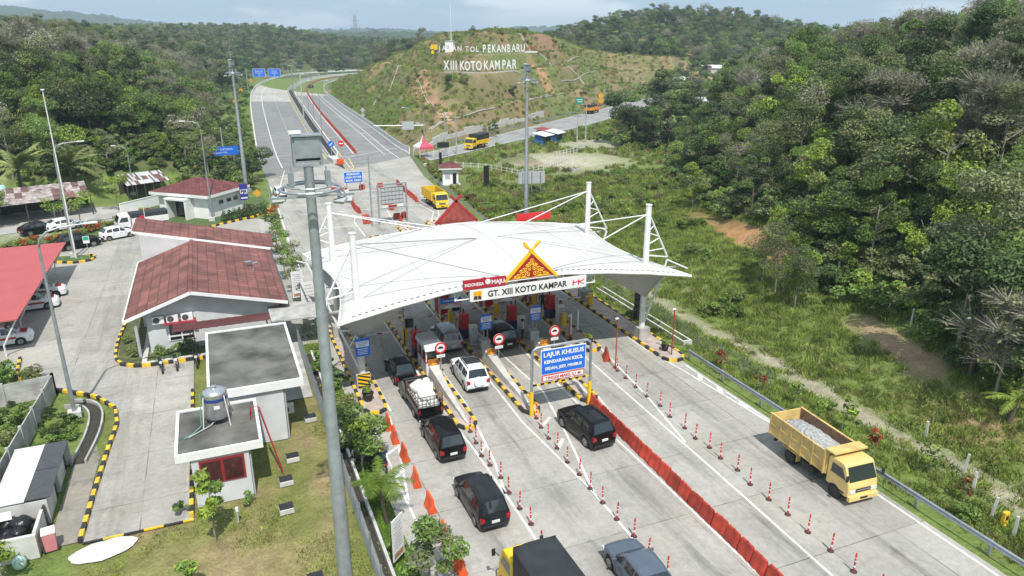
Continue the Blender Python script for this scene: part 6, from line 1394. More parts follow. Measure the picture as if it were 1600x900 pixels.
for k in range(6): mb.bar((-3.1, 55.75, .3+.38*k), (-2.85, 55.75, .48+.38*k), .035, .035, BLK)
mb.bar((2.4, 55.8, 0), (2.4, 55.8, 2.6), .1, .1, BLK); mb.build('post', t)
t = thing('covered_walkway', 'grey flat walkway roof between the office and the toll lanes', 'walkway roof'); mb = MB(); mb.prism([(2.7, 55.4), (6.9, 55.1), (6.6, 58.4), (4.4, 59.6), (2.7, 59.6)], 2.5, 2.62, CONCW); mb.build('roof', t); mb = MB()
for x, y in ((6.5, 55.5), (6.3, 58), (3, 55.7)): mb.bar((x, y, 0), (x, y, 2.5), .1, .1, GRYP)
mb.build('posts', t)
def flat_building(name, lb, x0, x1, y0, y1, zr, wx0, wx1, wy0, wy1, fh):
    t = thing(name, lb, 'building'); mb = MB(); mb.bx((wx0, wy0, 0), (wx1, wy1, zr-fh), WALLW); mb.build('wall', t)
    mb = MB(); mb.bx((x0+.02, y0+.02, zr-fh+.02), (x1-.02, y1-.02, zr-.1), WHTD); r_ = mb.build('roof', t); mb = MB(); mb.sheet([(x0+.15, y0+.15), (x1-.15, y0+.15), (x1-.15, y1-.15), (x0+.15, y1-.15)], zr-.095, STAINR); mb.build('roof_deck', r_)
    mb = MB()
    mb.bx((x0, y0, zr-fh), (x1, y0+.16, zr), WHT); mb.bx((x0, y1-.16, zr-fh), (x1, y1, zr), WHT); mb.bx((x0, y0+.16, zr-fh), (x0+.16, y1-.16, zr-.002), WHT); mb.bx((x1-.16, y0+.16, zr-fh), (x1, y1-.16, zr-.002), WHT); mb.build('parapet', r_); return t
t = flat_building('flat_roofed_building', 'big flat-roofed grey building with stained concrete roof beside the lawn', -1.9, 3.45, 41.4, 51.3, 3.95, -1.3, 2.25, 41.6, 50.9, .5)
mb = MB(); mb.box((2.27, 47.5, 1.6), (.06, 1.2, 1.2), WINR); mb.box((2.31, 47.5, 1.6), (.02, 1.0, 1.0), GLASS); mb.build('window', t); ac_unit(t, 2.5, 44.2, .7); mb = MB(); mb.cyl((2.33, 41.7, 0), (2.33, 41.7, 3.4), .05, GRYP, n=6); mb.build('downpipe', t)
t = flat_building('pump_hut', 'small flat-roofed hut with a red-framed window and a steel tank on its roof', -3.6, .65, 36.0, 41.15, 3.3, -2.9, -.1, 36.15, 40.6, .42)
mb = MB(); mb.box((-1.45, 36.13, 1.98), (2.2, .08, 1.4), WINR); w_ = mb.build('window', t); mb = MB()
for x in (-1.98, -.92): mb.box((x, 36.08, 1.98), (.92, .03, 1.2), M('dark_red_glass', (.05, .012, .016), .08, .4, 2., spec=.8))
mb.build('pane', w_); mb = MB(); mb.cyl((-.04, 36.3, 0), (-.04, 36.3, 2.9), .05, GRYP, n=6); mb.cyl((-.04, 36.5, 0), (-.04, 36.5, 2.9), .05, GRYP, n=6); mb.build('downpipe', t)
t = thing('water_tank', 'round stainless steel water tank with a blue band, standing on the hut roof', 'water tank', (-1.45, 39.2, 3.21)); mb = MB(); mb.lathe([(.05, .30), (.60, .36), (.64, .45)]+[(.64+.014*(k % 2), .46+.1*k) for k in range(14)]+[(.64, 1.82), (.58, 1.92), (.3, 2.05), (.16, 2.07), (.15, 2.16), (.04, 2.2)], STEEL, 24); mb.build('tank', t, 35)
mb = MB(); mb.lathe([(.662, 1.42), (.664, 1.6)], M('tank_blue', (.02, .05, .2), .4, .1, 3.), 24); mb.box((.05, -.665, 1.15), (.3, .012, .2), WHT); mb.build('band', t)
mb = MB()
for a in (.7, 2.27, 3.84, 5.41): mb.tube([(math.cos(a)*.74, math.sin(a)*.74, 1.75), (math.cos(a)*.98, math.sin(a)*.98, 0)], .03, WHTD)
mb.tube([(-.72, -.2, 1.9), (-.85, -.4, .1), (-1.3, -1.2, .08), (-1.7, -1.5, .08)], .035, M('green_pipe', (.12, .34, .25), .5, .1, 3.)); mb.tube([(.2, 0, .35), (-.4, -.6, .12), (-1.5, -1.4, .05)], .03, GRYP); mb.build('stand', t)
t = thing('ladder', 'red steel ladder leaning on the edge of the hut roof', 'ladder'); mb = MB()
for o_ in (0, .42): mb.tube([(1.55, 37.7+o_, .02), (.72, 38.6+o_, 3.75), (.3, 38.75+o_, 3.8), (.2, 38.7+o_, 3.22)], .035, REDD)
for k in range(10): q = (k+.6)/10.5; mb.bar((1.55-.83*q, 37.7+.9*q, 3.73*q), (1.55-.83*q, 38.12+.9*q, 3.73*q), .03, .03, REDD)
mb.build('rails', t)
# carport
t = thing('carport', 'carport with a big coral red sheet roof over the patrol cars', 'carport'); mb = MB(); mb.add([(-22.5, 61.9, 2.95), (-15.15, 61.9, 3.0), (-15.15, 85.8, 3.0), (-22.5, 85.8, 2.95), (-22.5, 61.9, 3.03), (-15.15, 61.9, 3.08), (-15.15, 85.8, 3.08), (-22.5, 85.8, 3.03)], [(3, 2, 1, 0), (4, 5, 6, 7), (0, 1, 5, 4), (1, 2, 6, 5), (2, 3, 7, 6), (3, 0, 4, 7)], CARP); mb.build('roof', t)
for y in (62.4, 68.2, 74, 79.8, 85.2):
    mb = MB(); mb.tube([(-15.35, y, 2.9), (-16.5, y, .9), (-16.5, y, .01)], .07, WHTD); mb.tube([(-15.4, y, 2.88), (-22.3, y, 2.84)], .07, WHTD); mb.cyl((-21.9, y, 0), (-21.9, y, 2.86), .08, WHTD, n=6); mb.build('post', t)
# kerbs of the yard
KP = {'striped yellow and black kerb curving along the lawn strip left of the yard road': [(-15.4, 61.4), (-15, 57.8), (-13.2, 55.1), (-11, 53.5), (-9.3, 52.1), (-7.9, 49.7), (-7.6, 47.3), (-7.8, 44.5), (-8.05, 39.7), (-8.2, 35.3)],
 'low striped kerb across the near end of the yard road': [(-8.1, 35.15), (-3.1, 35.15)], 'short striped kerb along the left wall of the pump hut': [(-3.2, 50.6), (-3.2, 35.4)], 'striped kerb round the garden strip of the office by the motorcycles': [(-8.2, 80), (-8.4, 69), (-8.8, 62), (-8.7, 58.7), (-8.2, 57.3), (-7.2, 56.5), (-6.2, 56.3), (2.2, 56.2)],
 'striped kerb round the small green island behind the carport': [(-17.5, 89.6), (-15.2, 88.4), (-13.6, 88.9), (-13.4, 90.2), (-14.3, 91.6)], 'striped kerb below the white hip-roofed office': [(-3.5, 98.3), (0, 101), (4.6, 104), (6.7, 108)], 'striped kerb end by the white hatchback': [(-14.6, 96.6), (-13.2, 97.2), (-12, 98.2)], 'striped kerb at the road edge near the hedged verge': [(5.6, 100.5), (6.6, 106), (7.2, 111)]}
for lb, pts in KP.items():
    mb = MB(); kerb(mb, pts, .13 if lb.startswith('low') else .2, .06 if lb.startswith('low') else .24, .9 if lb.startswith('low') else .6); tag(mb.build('kerb'), lb, 'kerb')
mb = MB(); mb.ribbon([(-8.1, 80), (-8.3, 69), (-8.65, 62), (-8.5, 58.7), (-7.6, 56.9), (-6.2, 56.5)], [(-6.3, 80), (-6.3, 69), (-6.3, 62), (-6.3, 58.9), (-6.2, 58.4), (-6.0, 57.8)], M('garden_soil', (.09, .10, .035), .95, .4, 2.), .06); mb.sheet([(-6.2, 56.4), (2.2, 56.3), (2.2, 58.8), (-6.2, 58.8)], .055, SOIL_G if 'SOIL_G' in globals() else M('clipped_turf', (.07, .11, .03), .95, .35, 2.)); struct(mb.build('garden_strip'))
mb = MB(); mb.bx((-6.75, 57.0, .03), (-6.4, 70, .16), CONCL); mb.bx((-6.75, 56.75, .03), (1.5, 57.0, .14), CONCL); tag(mb.build('drain_edging'), 'pale concrete drain edging round the office garden', 'drain')
mb = MB(); mb.sheet([(-17.4, 89.7), (-15.2, 88.6), (-13.7, 89), (-13.6, 90.2), (-14.5, 91.5), (-17.5, 92)], .07, M('clipped_turf', (.07, .11, .03), .95, .35, 2.)); struct(mb.build('lawn_island'))
mb = MB(); mb.sheet([(-24, 99), (-15.5, 97.2), (-12, 98.4), (-8, 108.5), (-10, 112)], .05, M('clipped_turf', (.07, .11, .03), .95, .35, 2.)); struct(mb.build('lawn_strip'))
mb = MB(); mb.sheet([(-4, 98.5), (0, 101.2), (4.5, 104.3), (6.6, 108), (6.6, 118), (-9, 118), (-9.5, 107)], .04, M('clipped_turf', (.07, .11, .03), .95, .35, 2.)); struct(mb.build('lawn_strip'))
# panel walls, ditch, bins
def panel_wall(lb, pts, h, m=CONCW):
    t = thing('concrete_wall', lb, 'wall'); mb = MB()
    for a, b in zip(pts[:-1], pts[1:]):
        for k in range(4): z0, z1 = h*k/4, h*(k+1)/4-.015; mb.bar((a[0], a[1], (z0+z1)/2), (b[0], b[1], (z0+z1)/2), .07, z1-z0, m)
    mb.build('panels', t); mb = MB()
    for a, b in zip(pts[:-1], pts[1:]):
        n = max(1, int(math.dist(a, b)/2.3))
        for k in range(n+1): q = k/n; mb.box((a[0]+(b[0]-a[0])*q, a[1]+(b[1]-a[1])*q, h/2+.05), (.17, .17, h+.12), m)
    mb.build('posts', t)
panel_wall('grey precast concrete wall with a corner in the weedy plot at the left edge', [(-17.5, 52.4), (-11.9, 53.6), (-12.7, 41)], 1.55)
t = thing('drain_channel', 'curved open concrete drain beside the street lamp foot', 'drain'); mb = MB(); cc = curve_pts([(-10.9, 51.6), (-9.7, 51), (-9.0, 49.3), (-8.9, 46.5), (-9.25, 43.2)], 6)
for s in (-.38, .38):
    mb = MB(); o_ = offset(cc, s)
    for a, b in zip(o_[:-1], o_[1:]): mb.bar((a[0], a[1], .1), (b[0], b[1], .1), .11, .3, CONCW)
    mb.build('lip', t)
mb = MB(); mb.ribbon(offset(cc, -.32), offset(cc, .32), DIRT, .03); mb.build('bed', t)
t = thing('drain_channel', 'straight open drain along the wire fence left of the toll lanes', 'drain'); mb = MB()
for x in (4.8, 5.3): mb = MB(); mb.bx((x-.07, 14, -.05), (x+.07, 54, .32 if x > 5 else .2), CONCL if x > 5 else CONCW); mb.build('lip', t)
mb = MB(); mb.sheet([(4.87, 14), (5.23, 14), (5.23, 54), (4.87, 54)], .03, DIRT); mb.build('bed', t)
t = thing('waste_bay', 'grey waste enclosure of three bays with white and dark roof plates', 'waste enclosure'); mb = MB(); mb.bx((-12.2, 35.0, 0), (-12.05, 43.4, 1.4), CONCL); mb.bx((-12.2, 34.8, 0), (-9.8, 35.0, 1.25), CONCL); mb.bx((-12.2, 43.4, 0), (-9.6, 43.55, 1.45), CONCL)
for y in (37.6, 40.5): mb.bx((-12.05, y, 0), (-9.75, y+.14, 1.36), CONCL)
for y in (35.0, 37.74, 40.64): mb.bx((-9.95, y+.02, 0), (-9.8, y+1.9, 1.3), CONCL); mb.bx((-9.93, y+1.9, 0), (-9.85, y+2.5, 1.2), BLK)
mb.build('wall', t); mb = MB(); mb.box((-11.35, 40.5, 1.49), (1.3, 5.8, .05), ZINCW); mb.box((-10.12, 39.05, 1.5), (1.1, 2.85, .05), DGR); mb.box((-10.12, 42.0, 1.5), (1.1, 2.9, .05), DGR); mb.build('roof', t)
BAG = M('black_bin_bag', (.012, .012, .014), .3, .3, 5., obj=True, bump=.5, fine=9)
for i in range(11):
    mb = MB(); r = random.Random(i); x, y, z = r.uniform(-11.6, -10.3), r.uniform(35.4, 37.2), r.uniform(.35, .95); s = r.uniform(.36, .52); mb.ball((0, 0, 0), (s, s*.9, s*.75), BAG, 12, 8)
    o = mb.build('bin_bag', None, 60); o.location = (x, y, z); tag(o, 'knotted black rubbish bag in the open bay of the waste enclosure', 'rubbish bag', 'black rubbish bags in the waste bay')
    for v in o.data.vertices: v.co += Vector((r.uniform(-.05, .05), r.uniform(-.05, .05), r.uniform(-.05, .05)))
mb = MB(); mb.box((0, 0, 0), (.9, .6, .03), WHT); o = mb.build('white_sheet'); o.location = (-11.6, 36.9, 1.3); o.rotation_euler = (.2, .15, .3); tag(o, 'white board lying on the rubbish bags', 'board')
t = thing('wheelie_bin', 'faded pink wheeled bin with white lid at the corner of the waste enclosure', 'bin', (-9.4, 35.3, 0), R(10)); mb = MB(); mb.box((0, 0, .52), (.5, .55, .95), M('faded_pink', (.55, .20, .22), .6, .1, 3.), taper=1.12); mb.build('bin_body', t, bevel=.03); mb = MB(); mb.box((0, 0, 1.04), (.6, .66, .1), M('pinkish_white', (.72, .60, .60), .6, .08, 3.)); mb.build('lid', t, bevel=.03); mb = MB()
for s in (-1, 1): mb.cyl((s*.27, -.2, .12), (s*.33, -.2, .12), .12, TYRE, n=12)
mb.build('wheels', t)
mb = MB(); mb.ball((0, 0, .3), (.3, .28, .36), M('green_white_plastic', (.42, .58, .52), .5, .4, 6., obj=True), 10, 6); o = mb.build('plastic_sack', None, 60); o.location = (-10.5, 34.3, 0); tag(o, 'green and white plastic sack by the pink wheeled bin', 'sack')
for i, (x, y, lb) in enumerate(((2.2, 39.0, 'black-lidded concrete box nearest the red ladder on the lawn'), (1.6, 36.7, 'black-lidded concrete box in the middle of the lawn row'), (1.35, 34.1, 'black-lidded concrete box nearest the bottom of the lawn row'), (3.8, 43.4, 'black-lidded concrete box against the wire fence'), (2.0, 28.2, 'dark-lidded box at the foot of the lawn near the mast'))):
    t = thing('inspection_box', lb, 'inspection box', (x, y, 0), .05, 'inspection boxes on the lawn'); mb = MB(); mb.box((0, 0, .14), (.72, .62, .28), CONCL); mb.build('frame', t, bevel=.01); mb = MB(); mb.box((0, .02, .3), (.70, .54, .05), BLK); mb.build('lid', t)
t = thing('lawn_lamp', 'stubby white garden lamp on the lawn before the hut', 'lamp', (-1.0, 34.0, 0)); mb = MB(); mb.cyl((0, 0, 0), (0, 0, .7), .04, GRYP, n=8); mb.build('post', t); mb = MB(); mb.cyl((0, 0, .7), (0, 0, .92), .08, WHT, n=10); mb.build('lamp_head', t)
# wire fence along the lanes
def wire_fence(lb, pts, h=1.7, posts=2.4, dz=.22, dx=.13):
    t = thing('wire_fence', lb, 'fence'); mb = MB(); rs = resample(pts, dx)
    for i, p in enumerate(rs): mb.bar((p[0], p[1], .05), (p[0]+.0, p[1]+.001, h), .012, .012, GALV)
    for a, b in zip(pts[:-1], pts[1:]):
        for k in range(int(h/dz)+1): mb.bar((a[0], a[1], .08+dz*k), (b[0], b[1], .08+dz*k), .012, .014, GALV)
    mb.build('mesh_panel', t); mb = MB()
    for p in resample(pts, posts): mb.cyl((p[0], p[1], 0), (p[0], p[1], h+.1), .04, GALV, n=6)
    mb.build('posts', t); return t
wire_fence('long grey wire mesh fence between the lawn and the toll lanes', [(4.6, 14), (4.55, 56)])
wire_fence('sagging wire fence beyond the right-hand island below the slope', [(34.4, 36), (33.9, 44), (34.6, 49), (34.2, 60), (34.9, 78)], 1.1, 2.6, .3, .25)
# ---------------------------------------------------------------- masts and lamps
def flood_mast(loc, lb, h=20.2, rz=0., dense=True):
    t = thing('floodlight_mast', lb, 'mast', loc, rz, 'tall floodlight masts'); mb = MB(); mb.tube([(0, 0, 0), (0, 0, h*.33), (0, 0, h*.332), (0, 0, h*.66), (0, 0, h*.662), (0, 0, h-1.2)], [.31, .265, .25, .21, .2, .165], GALV, 18); mb.box((0, 0, .25), (1.1, 1.1, .5), CONCW); mb.build('pole', t, 40)
    mb = MB(); z = h-.56; mb.box((0, .2, z), (.82, .06, .85), GALV); mb.box((0, -.2, z+.04), (.82, .05, .7), GALV); mb.box((0, 0, z+.45), (1.02, .62, .05), GALV); mb.box((0, 0, z-.43), (.8, .5, .05), GALV); mb.box((-.36, 0, z+.55), (.4, .25, .1), WHT)
    for s in (-1, 1): mb.box((s*.45, 0, z-.1), (.08, .36, .95), GALV)
    mb.build('head_housing', t); mb = MB(); mb.cyl((0, 0, h+.0), (0, 0, h+1.9), .018, GRYP, n=5); mb.build('lightning_rod', t)
    mb = MB(); rz_ = h-1.95; P = [(1.02*math.cos(a), 1.02*math.sin(a), rz_) for a in [k*math.pi/12 for k in range(25)]]; mb.tube(P, .05, GALV, 6); mb.tube([(p[0]*.8, p[1]*.8, rz_+.12) for p in P], .03, GALV, 5)
    for s in (-1, 1): mb.bar((s*.6, 0, rz_), (s*.6, 0, h-1.2), .05, .05, GALV); mb.box((s*.62, -.1, rz_+.35), (.18, .2, .5), GALV)
    mb.bar((-1.5, -.75, rz_-.12), (1.35, -.9, rz_-.12), .07, .07, GALV); mb.build('ring', t)
    for i, (a, tilt) in enumerate(((-.75, 0), (-.25, .3), (.2, .2), (2.6, 0), (3.4, .2))):
        mb = MB(); x, y = 1.2*math.cos(a), 1.2*math.sin(a); mb.box((x, y, rz_-.32-.1*(i % 2)), (.42, .28, .1), GRYP, rz=a, rx=.5); mb.bar((x*.9, y*.9, rz_), (x, y, rz_-.26), .04, .04, GALV); mb.build('floodlight', t)
    return t
flood_mast((3.05, 26.0, 0), 'nearest tall floodlight mast, rising from the lawn right in front of us'); flood_mast((38.1, 87.9, 0), 'tall floodlight mast beyond the right side of the canopy', rz=.5); flood_mast((4.5, 122.6, 0), 'tall floodlight mast at the left edge of the toll road', rz=.9)
def street_lamp(loc, h, arm, rz, lb, double=False, r=.09, group=None, base=True):
    t = thing('street_lamp', lb, 'street lamp', loc, rz, group); mb = MB(); A = [0] if not double else [0, math.pi]
    mb.tube([(0, 0, 0), (0, 0, h*.5), (0, 0, h-1.1)], [r, r*.8, r*.55], GALV, 10)
    if base: mb.box((0, 0, .25), (.75, .75, .5), CONCL)
    mb.build('pole', t, 40); mb = MB()
    for a in A:
        c = math.cos(a); mb.tube([(0, 0, h-1.15), (c*.12, 0, h-.6), (c*arm*.2, 0, h-.22), (c*arm*.45, 0, h-.04), (c*arm, 0, h+.05)], [r*.55, r*.5, r*.48, r*.45, r*.4], GALV, 7)
    mb.build('arm', t, 60)
    for a in A: c = math.cos(a); mb = MB(); mb.box((c*(arm+.3), 0, h+.06), (.75, .26, .1), WHT); mb.build('lamp_head', t, bevel=.03)
    return t
street_lamp((-10.2, 49.5, .0), 12.5, 2.6, .15, 'grey street lamp with a curved arm in the grass by the open drain', r=.13); street_lamp((-15.6, 91.2, .0), 12.6, 2.4, .2, 'curved-arm street lamp behind the red carport', r=.11)
t = thing('antenna_pole', 'thin straight white pole behind the red carport, taller than the lamp', 'pole', (-15.3, 90.4, 0)); mb = MB(); mb.tube([(0, 0, 0), (0, 0, 18.2)], [.09, .05], WHTD, 8); mb.build('pole', t); mb = MB(); mb.box((0, 0, 18.2), (.3, .3, .12), WHT); mb.build('cap', t)
street_lamp((-11.9, 126.6, 0), 7.6, 1.6, 2.8, 'short curved street lamp before the trees left of the rusty shed'); street_lamp((-.9, 103.8, 0), 13.1, 1.8, 2.9, 'tall curved street lamp before the white hip-roofed office', r=.1)
t = thing('safety_sign', 'small green and white sign on a thin post behind the carport', 'sign', (-13.9, 89.6, .05)); mb = MB(); mb.cyl((0, .05, 0), (0, .05, 2.4), .03, GRYP, n=6); mb.build('post', t); mb = MB(); mb.box((0, 0, 2.2), (.62, .04, .8), WHT); mb.box((0, -.025, 2.35), (.5, .01, .42), M('safety_green', (.0, .36, .19), .5, .05, 3.)); mb.build('sign_plate', t)
t = thing('flag', 'drooping red and white flag on a pole at the corner of the office', 'flag', (-7.0, 80.9, 0)); mb = MB(); mb.cyl((0, 0, 0), (0, 0, 7.2), .035, WHTD, n=6); mb.build('pole', t); mb = MB(); mb.prism([(-.5, 5.6), (-.05, 5.7), (-.05, 6.3), (-.42, 6.25)], -.05, .05, RED, 'y'); mb.prism([(-.62, 4.7), (-.05, 4.9), (-.05, 5.7), (-.5, 5.6)], -.045, .045, WHT, 'y'); mb.build('cloth', t)
# ---------------------------------------------------------------- white hip-roofed office, sheds, walls beyond
def hip_house(name, lb, loc, rz, lx, ly, he, hr, over, wallm, roofm, cat='building', fascia=.35):
    t = thing(name, lb, cat, loc, rz); mb = MB(); mb.box((0, 0, he/2), (lx, ly, he), wallm); mb.build('wall', t)
    X, Y = lx/2+over, ly/2+over; r_ = max(.05, X-Y*.98) if X > Y else .05; mb = MB(); z0, z1 = he+fascia*.6, he+hr
    V = [(-X, -Y, z0), (X, -Y, z0), (X, Y, z0), (-X, Y, z0), (-r_, 0, z1), (r_, 0, z1)]; mb.add(V, [(0, 1, 5, 4), (2, 3, 4, 5), (1, 2, 5), (3, 0, 4), (3, 2, 1, 0)], roofm); rf = mb.build('roof', t)
    mb = MB(); mb.box((0, 0, he+fascia*.3-.003), (2*X-.02, 2*Y-.02, fascia*.6), WHT); mb.build('fascia', rf); return t
t = hip_house('gate_office', 'white office with a red hip roof and a framed porch beyond the red-roofed office', (-2.0, 110.2, 0), R(-41), 8.2, 7.2, 3.0, 1.9, .8, WALLB, RTIL2, fascia=.7)
mb = MB(); mb.box((-1.6, -4.3, 1.3), (.25, 1.6, 2.6), WHT); mb.box((1.6, -4.3, 1.3), (.25, 1.6, 2.6), WHT); mb.box((0, -4.3, 2.72), (3.5, 1.7, .25), WHT); mb.build('porch', t); mb = MB(); mb.box((-.5, -3.63, 1.1), (1.6, .06, 2.2), GLASS); mb.box((.9, -3.63, 1.2), (.8, .06, 1.4), GLASS); mb.build('door', t)
mb = MB()
for y in (-1, .6, 2): mb.box((4.13, y, 1.9), (.05, .8, .5), GLASS)
mb.build('window', t)
t = thing('white_wall', 'white boundary wall left of the white hip-roofed office', 'wall'); mb = MB(); mb.bar((-12.6, 112.4, .75), (-7.0, 118.4, .75), .15, 1.5, WALLB); mb.bar((-12.6, 112.4, 1.53), (-7.0, 118.4, 1.53), .24, .07, WHT); mb.build('panel', t)
def shed(lb, P, h, m1, sl, open_=True):
    t = thing('tin_shed', lb, 'shed'); c = [(P[i][0], P[i][1]) for i in range(4)]; z = [h, h, h+sl, h+sl]; mb = MB(); n = 22
    for i in range(n):
        a, b = i/n, (i+1)/n; f = lambda q, s: (c[0][0]*(1-q)+c[1][0]*q, c[0][1]*(1-q)+c[1][1]*q) if s == 0 else (c[3][0]*(1-q)+c[2][0]*q, c[3][1]*(1-q)+c[2][1]*q)
        p, q, r_, s_ = f(a, 0), f(b, 0), f(b, 1), f(a, 1); dz = .03*(i % 2)
        for k in range(3):
            u, v = k/3, (k+1)/3; L_ = lambda A, B, w: (A[0]+(B[0]-A[0])*w, A[1]+(B[1]-A[1])*w, h+sl*w+dz+.012*k); mm = m1[rnd.choice([0, 1, 1, 0, 1])] if len(m1) > 1 else m1[0]
            mb.add([L_(p, s_, u), L_(q, r_, u), L_(q, r_, v), L_(p, s_, v)], [(0, 1, 2, 3)], mm)
    o = mb.build('roof', t); md = o.modifiers.new('s', 'SOLIDIFY'); md.thickness = .03; mb = MB()
    for q in np.linspace(0, 1, 6):
        for s in (0, 1): a = (c[0][0]*(1-q)+c[1][0]*q, c[0][1]*(1-q)+c[1][1]*q) if s == 0 else (c[3][0]*(1-q)+c[2][0]*q, c[3][1]*(1-q)+c[2][1]*q); mb.bar((a[0], a[1], 0), (a[0], a[1], h+sl*s), .13, .13, WOODD)
    mb.build('posts', t); mb = MB(); mb.bar((c[3][0], c[3][1], (h+sl)/2), (c[2][0], c[2][1], (h+sl)/2), .08, h+sl-.2, WOODD); mb.build('back_wall', t); return t
shed('long tin shed with a patchy rusty roof at the left edge', [(-34, 106.8), (-16.2, 114.2), (-17.6, 121), (-36, 116)], 2.7, [M('rust_brown_sheet', (.13, .07, .06), .85, .6, 1.2, bump=.2), M('rust_mixed_sheet', (.30, .25, .23), .8, .7, 1.4)], .9); shed('small tin shed with half grey, half brown roof behind the white wall', [(-12.2, 121.5), (-6.5, 124.4), (-8, 129), (-13.8, 126.5)], 2.4, [M('rust_brown_sheet'), RSHED2], .9)
t = thing('water_tank', 'pale blue tank on the far side of the rusty shed roof', 'water tank', (-27.5, 119, 0)); mb = MB(); mb.lathe([(.6, 2.6), (.7, 2.7), (.7, 3.7), (.5, 4.0), (.1, 4.05)], M('pale_blue', (.35, .62, .72), .5, .1, 3.), 14); mb.build('tank', t, 40); mb = MB(); mb.box((0, 0, 1.3), (1.3, 1.3, 2.6), WOODD); mb.build('stand', t)
# banners and boards left of the lanes
def banner(x, y, w, h, lb, rz=0., m=WHT, lines=True, z0=.5):
    t = thing('banner_stand', lb, 'banner', (x, y, 0), rz); mb = MB(); mb.box((0, 0, z0+h/2), (w, .04, h), m); mb.build('banner_sheet', t); mb = MB()
    for s in (-1, 1): mb.cyl((s*w/2, .04, 0), (s*w/2, .04, z0+h), .025, BLK, n=6)
    mb.build('frame', t)
    if lines:
        mb = MB(); r = random.Random(int(x*10+y))
        for k in range(9): ww = w*r.uniform(.4, .75); mb.box((0, -.024, z0+h-.3-k*(h-.8)/9), (ww, .006, .06), GRYP)
        mb.box((0, -.024, z0+.25), (w*.8, .006, .28), M('banner_picture', (.34, .20, .12), .6, .6, 9.)); mb.build('printing', t)
    return t
banner(6.15, 60.2, 1.3, 3.4, 'tall white printed banner left of the canopy by the red roof', .1); banner(5.9, 66.5, 1.1, 2.5, 'shorter white printed banner behind the tall one', .1); banner(5.75, 27.8, .9, 2.2, 'white banner with a black frame in the greenery at the bottom edge', .75)
t = thing('direction_board', 'blue board on posts beside the left edge of the toll road', 'sign', (1.5, 140, 0), R(8)); mb = MB(); mb.box((0, 0, 4.3), (6.2, .1, 1.5), BLUE); mb.build('board', t); lettering('SELAMAT DATANG', .5, WHT, t, (0, -.06, 4.55)); lettering('DI JALAN TOL', .4, WHT, t, (0, -.06, 4.0)); mb = MB()
for s in (-1, 1): mb.cyl((s*2.2, .1, 0), (s*2.2, .1, 5), .09, GALV, n=8)
mb.build('posts', t)
t = thing('patrol_sign', 'white and navy PJR board near the foot of the farther mast', 'sign', (3.6, 108.6, 0), R(5)); mb = MB(); mb.box((0, 0, 2.7), (1.1, .06, 2.3), M('sign_navy', (.03, .035, .22), .5, .05, 3.)); mb.box((0, -.034, 2.75), (.98, .01, .62), WHT); mb.box((0, -.034, 1.85), (.9, .01, .2), WHT); mb.build('board', t); lettering('PJR', .6, NAVY, t, (0, -.045, 2.75), bold=.03); mb = MB(); mb.cyl((0, .06, 0), (0, .06, 2.5), .05, GALV, n=6); mb.build('post', t)
t = thing('warning_sign', 'orange-yellow diamond sign by the PJR board', 'road sign', (5.3, 107.8, 0)); mb = MB(); mb.prism([(0, 2.0), (.55, 2.55), (0, 3.1), (-.55, 2.55)], -.02, .02, M('sign_amber', (.62, .30, .02), .5, .06, 3.), 'y'); mb.build('sign_plate', t); mb = MB(); mb.cyl((0, .06, 0), (0, .06, 2.6), .04, GALV, n=6); mb.build('post', t)
# ---------------------------------------------------------------- planted trees and shrubs near the buildings
def own_tree(name, lb, loc, sc, mats, wts, seed, rad, h0, h1, n, size, tr=.07, cat='tree', m=BARK, nb=5, flat=.8):
    t = thing(name, lb, cat, loc, rnd.uniform(0, 6), sc=sc); o = bpy.data.objects.new('crown', crown_mesh('crown', seed, n, size, lobes(seed, 9, rad, h0, h1), mats, wts, flat, aspect=.4)); COL.objects.link(o); o.parent = t
    o = bpy.data.objects.new('trunk', trunk_mesh('trunk', seed, h0+(h1-h0)*.5, tr, (h1-h0)*.6, m, nb)); COL.objects.link(o); o.parent = t; return t
own_tree('young_tree', 'young tree with big fresh leaves on the lawn before the hut', (-2.1, 32.9, 0), 1., [LBRI, LMID], [.6, .4], 201, .7, 1.8, 3.8, 900, .15, .05); own_tree('leafy_tree', 'glossy leafy tree over the scooter at the left edge of the lanes', (5.75, 36.3, 0), 1., [LMID, LBRI, LDARK], [.5, .3, .2], 202, 1.45, 1.3, 3.7, 2600, .12, .08)
own_tree('leafy_tree', 'pale-leaved shrubby tree at the bottom edge beside the white banner', (6.7, 26.0, 0), 1., [LMID, LGRY], [.5, .5], 203, 1.25, .7, 2.9, 2400, .12, .07); own_tree('young_tree', 'thin papaya-like plant in the bottom left corner', (-11.0, 33.4, 0), 1., [LBRI, LMID], [.5, .5], 204, .7, .9, 1.9, 320, .15, .04); own_tree('shrub', 'dark green shrub at the bottom edge of the lawn', (-3.2, 29.8, 0), 1., [LMID, LBRI], [.7, .3], 205, .55, .2, 1.4, 420, .12, .03, 'shrub')
for i, (x, y, s) in enumerate(((5.9, 62.3, .8), (6.0, 69.5, .95), (5.4, 74, 1.), (6.2, 78.5, 1.), (5.6, 83.5, 1.05), (5.8, 92, 1.1))): own_tree('verge_tree', 'small whitish-leaved tree in the planted verge between the red roofs and the road', (x, y, 0), s, [LGRY, LMID], [.5, .5], 210+i, 1.15, 1.5, 3.8, 700, .13, .06)['group'] = 'small trees in the planted verge'
own_tree('round_tree', 'dark bushy tree at the left edge of the toll road beside the white car', (6.2, 133.5, 0), 1.0, [LMID, LDARK], [.6, .4], 220, 3.2, 1.2, 5.6, 2600, .22, .15); own_tree('red_tree', 'small red-leaved tree by the kerb at the road edge', (6.9, 98.8, 0), 1., [LRED, LMID], [.85, .15], 221, .75, 1., 2.3, 420, .13, .05)
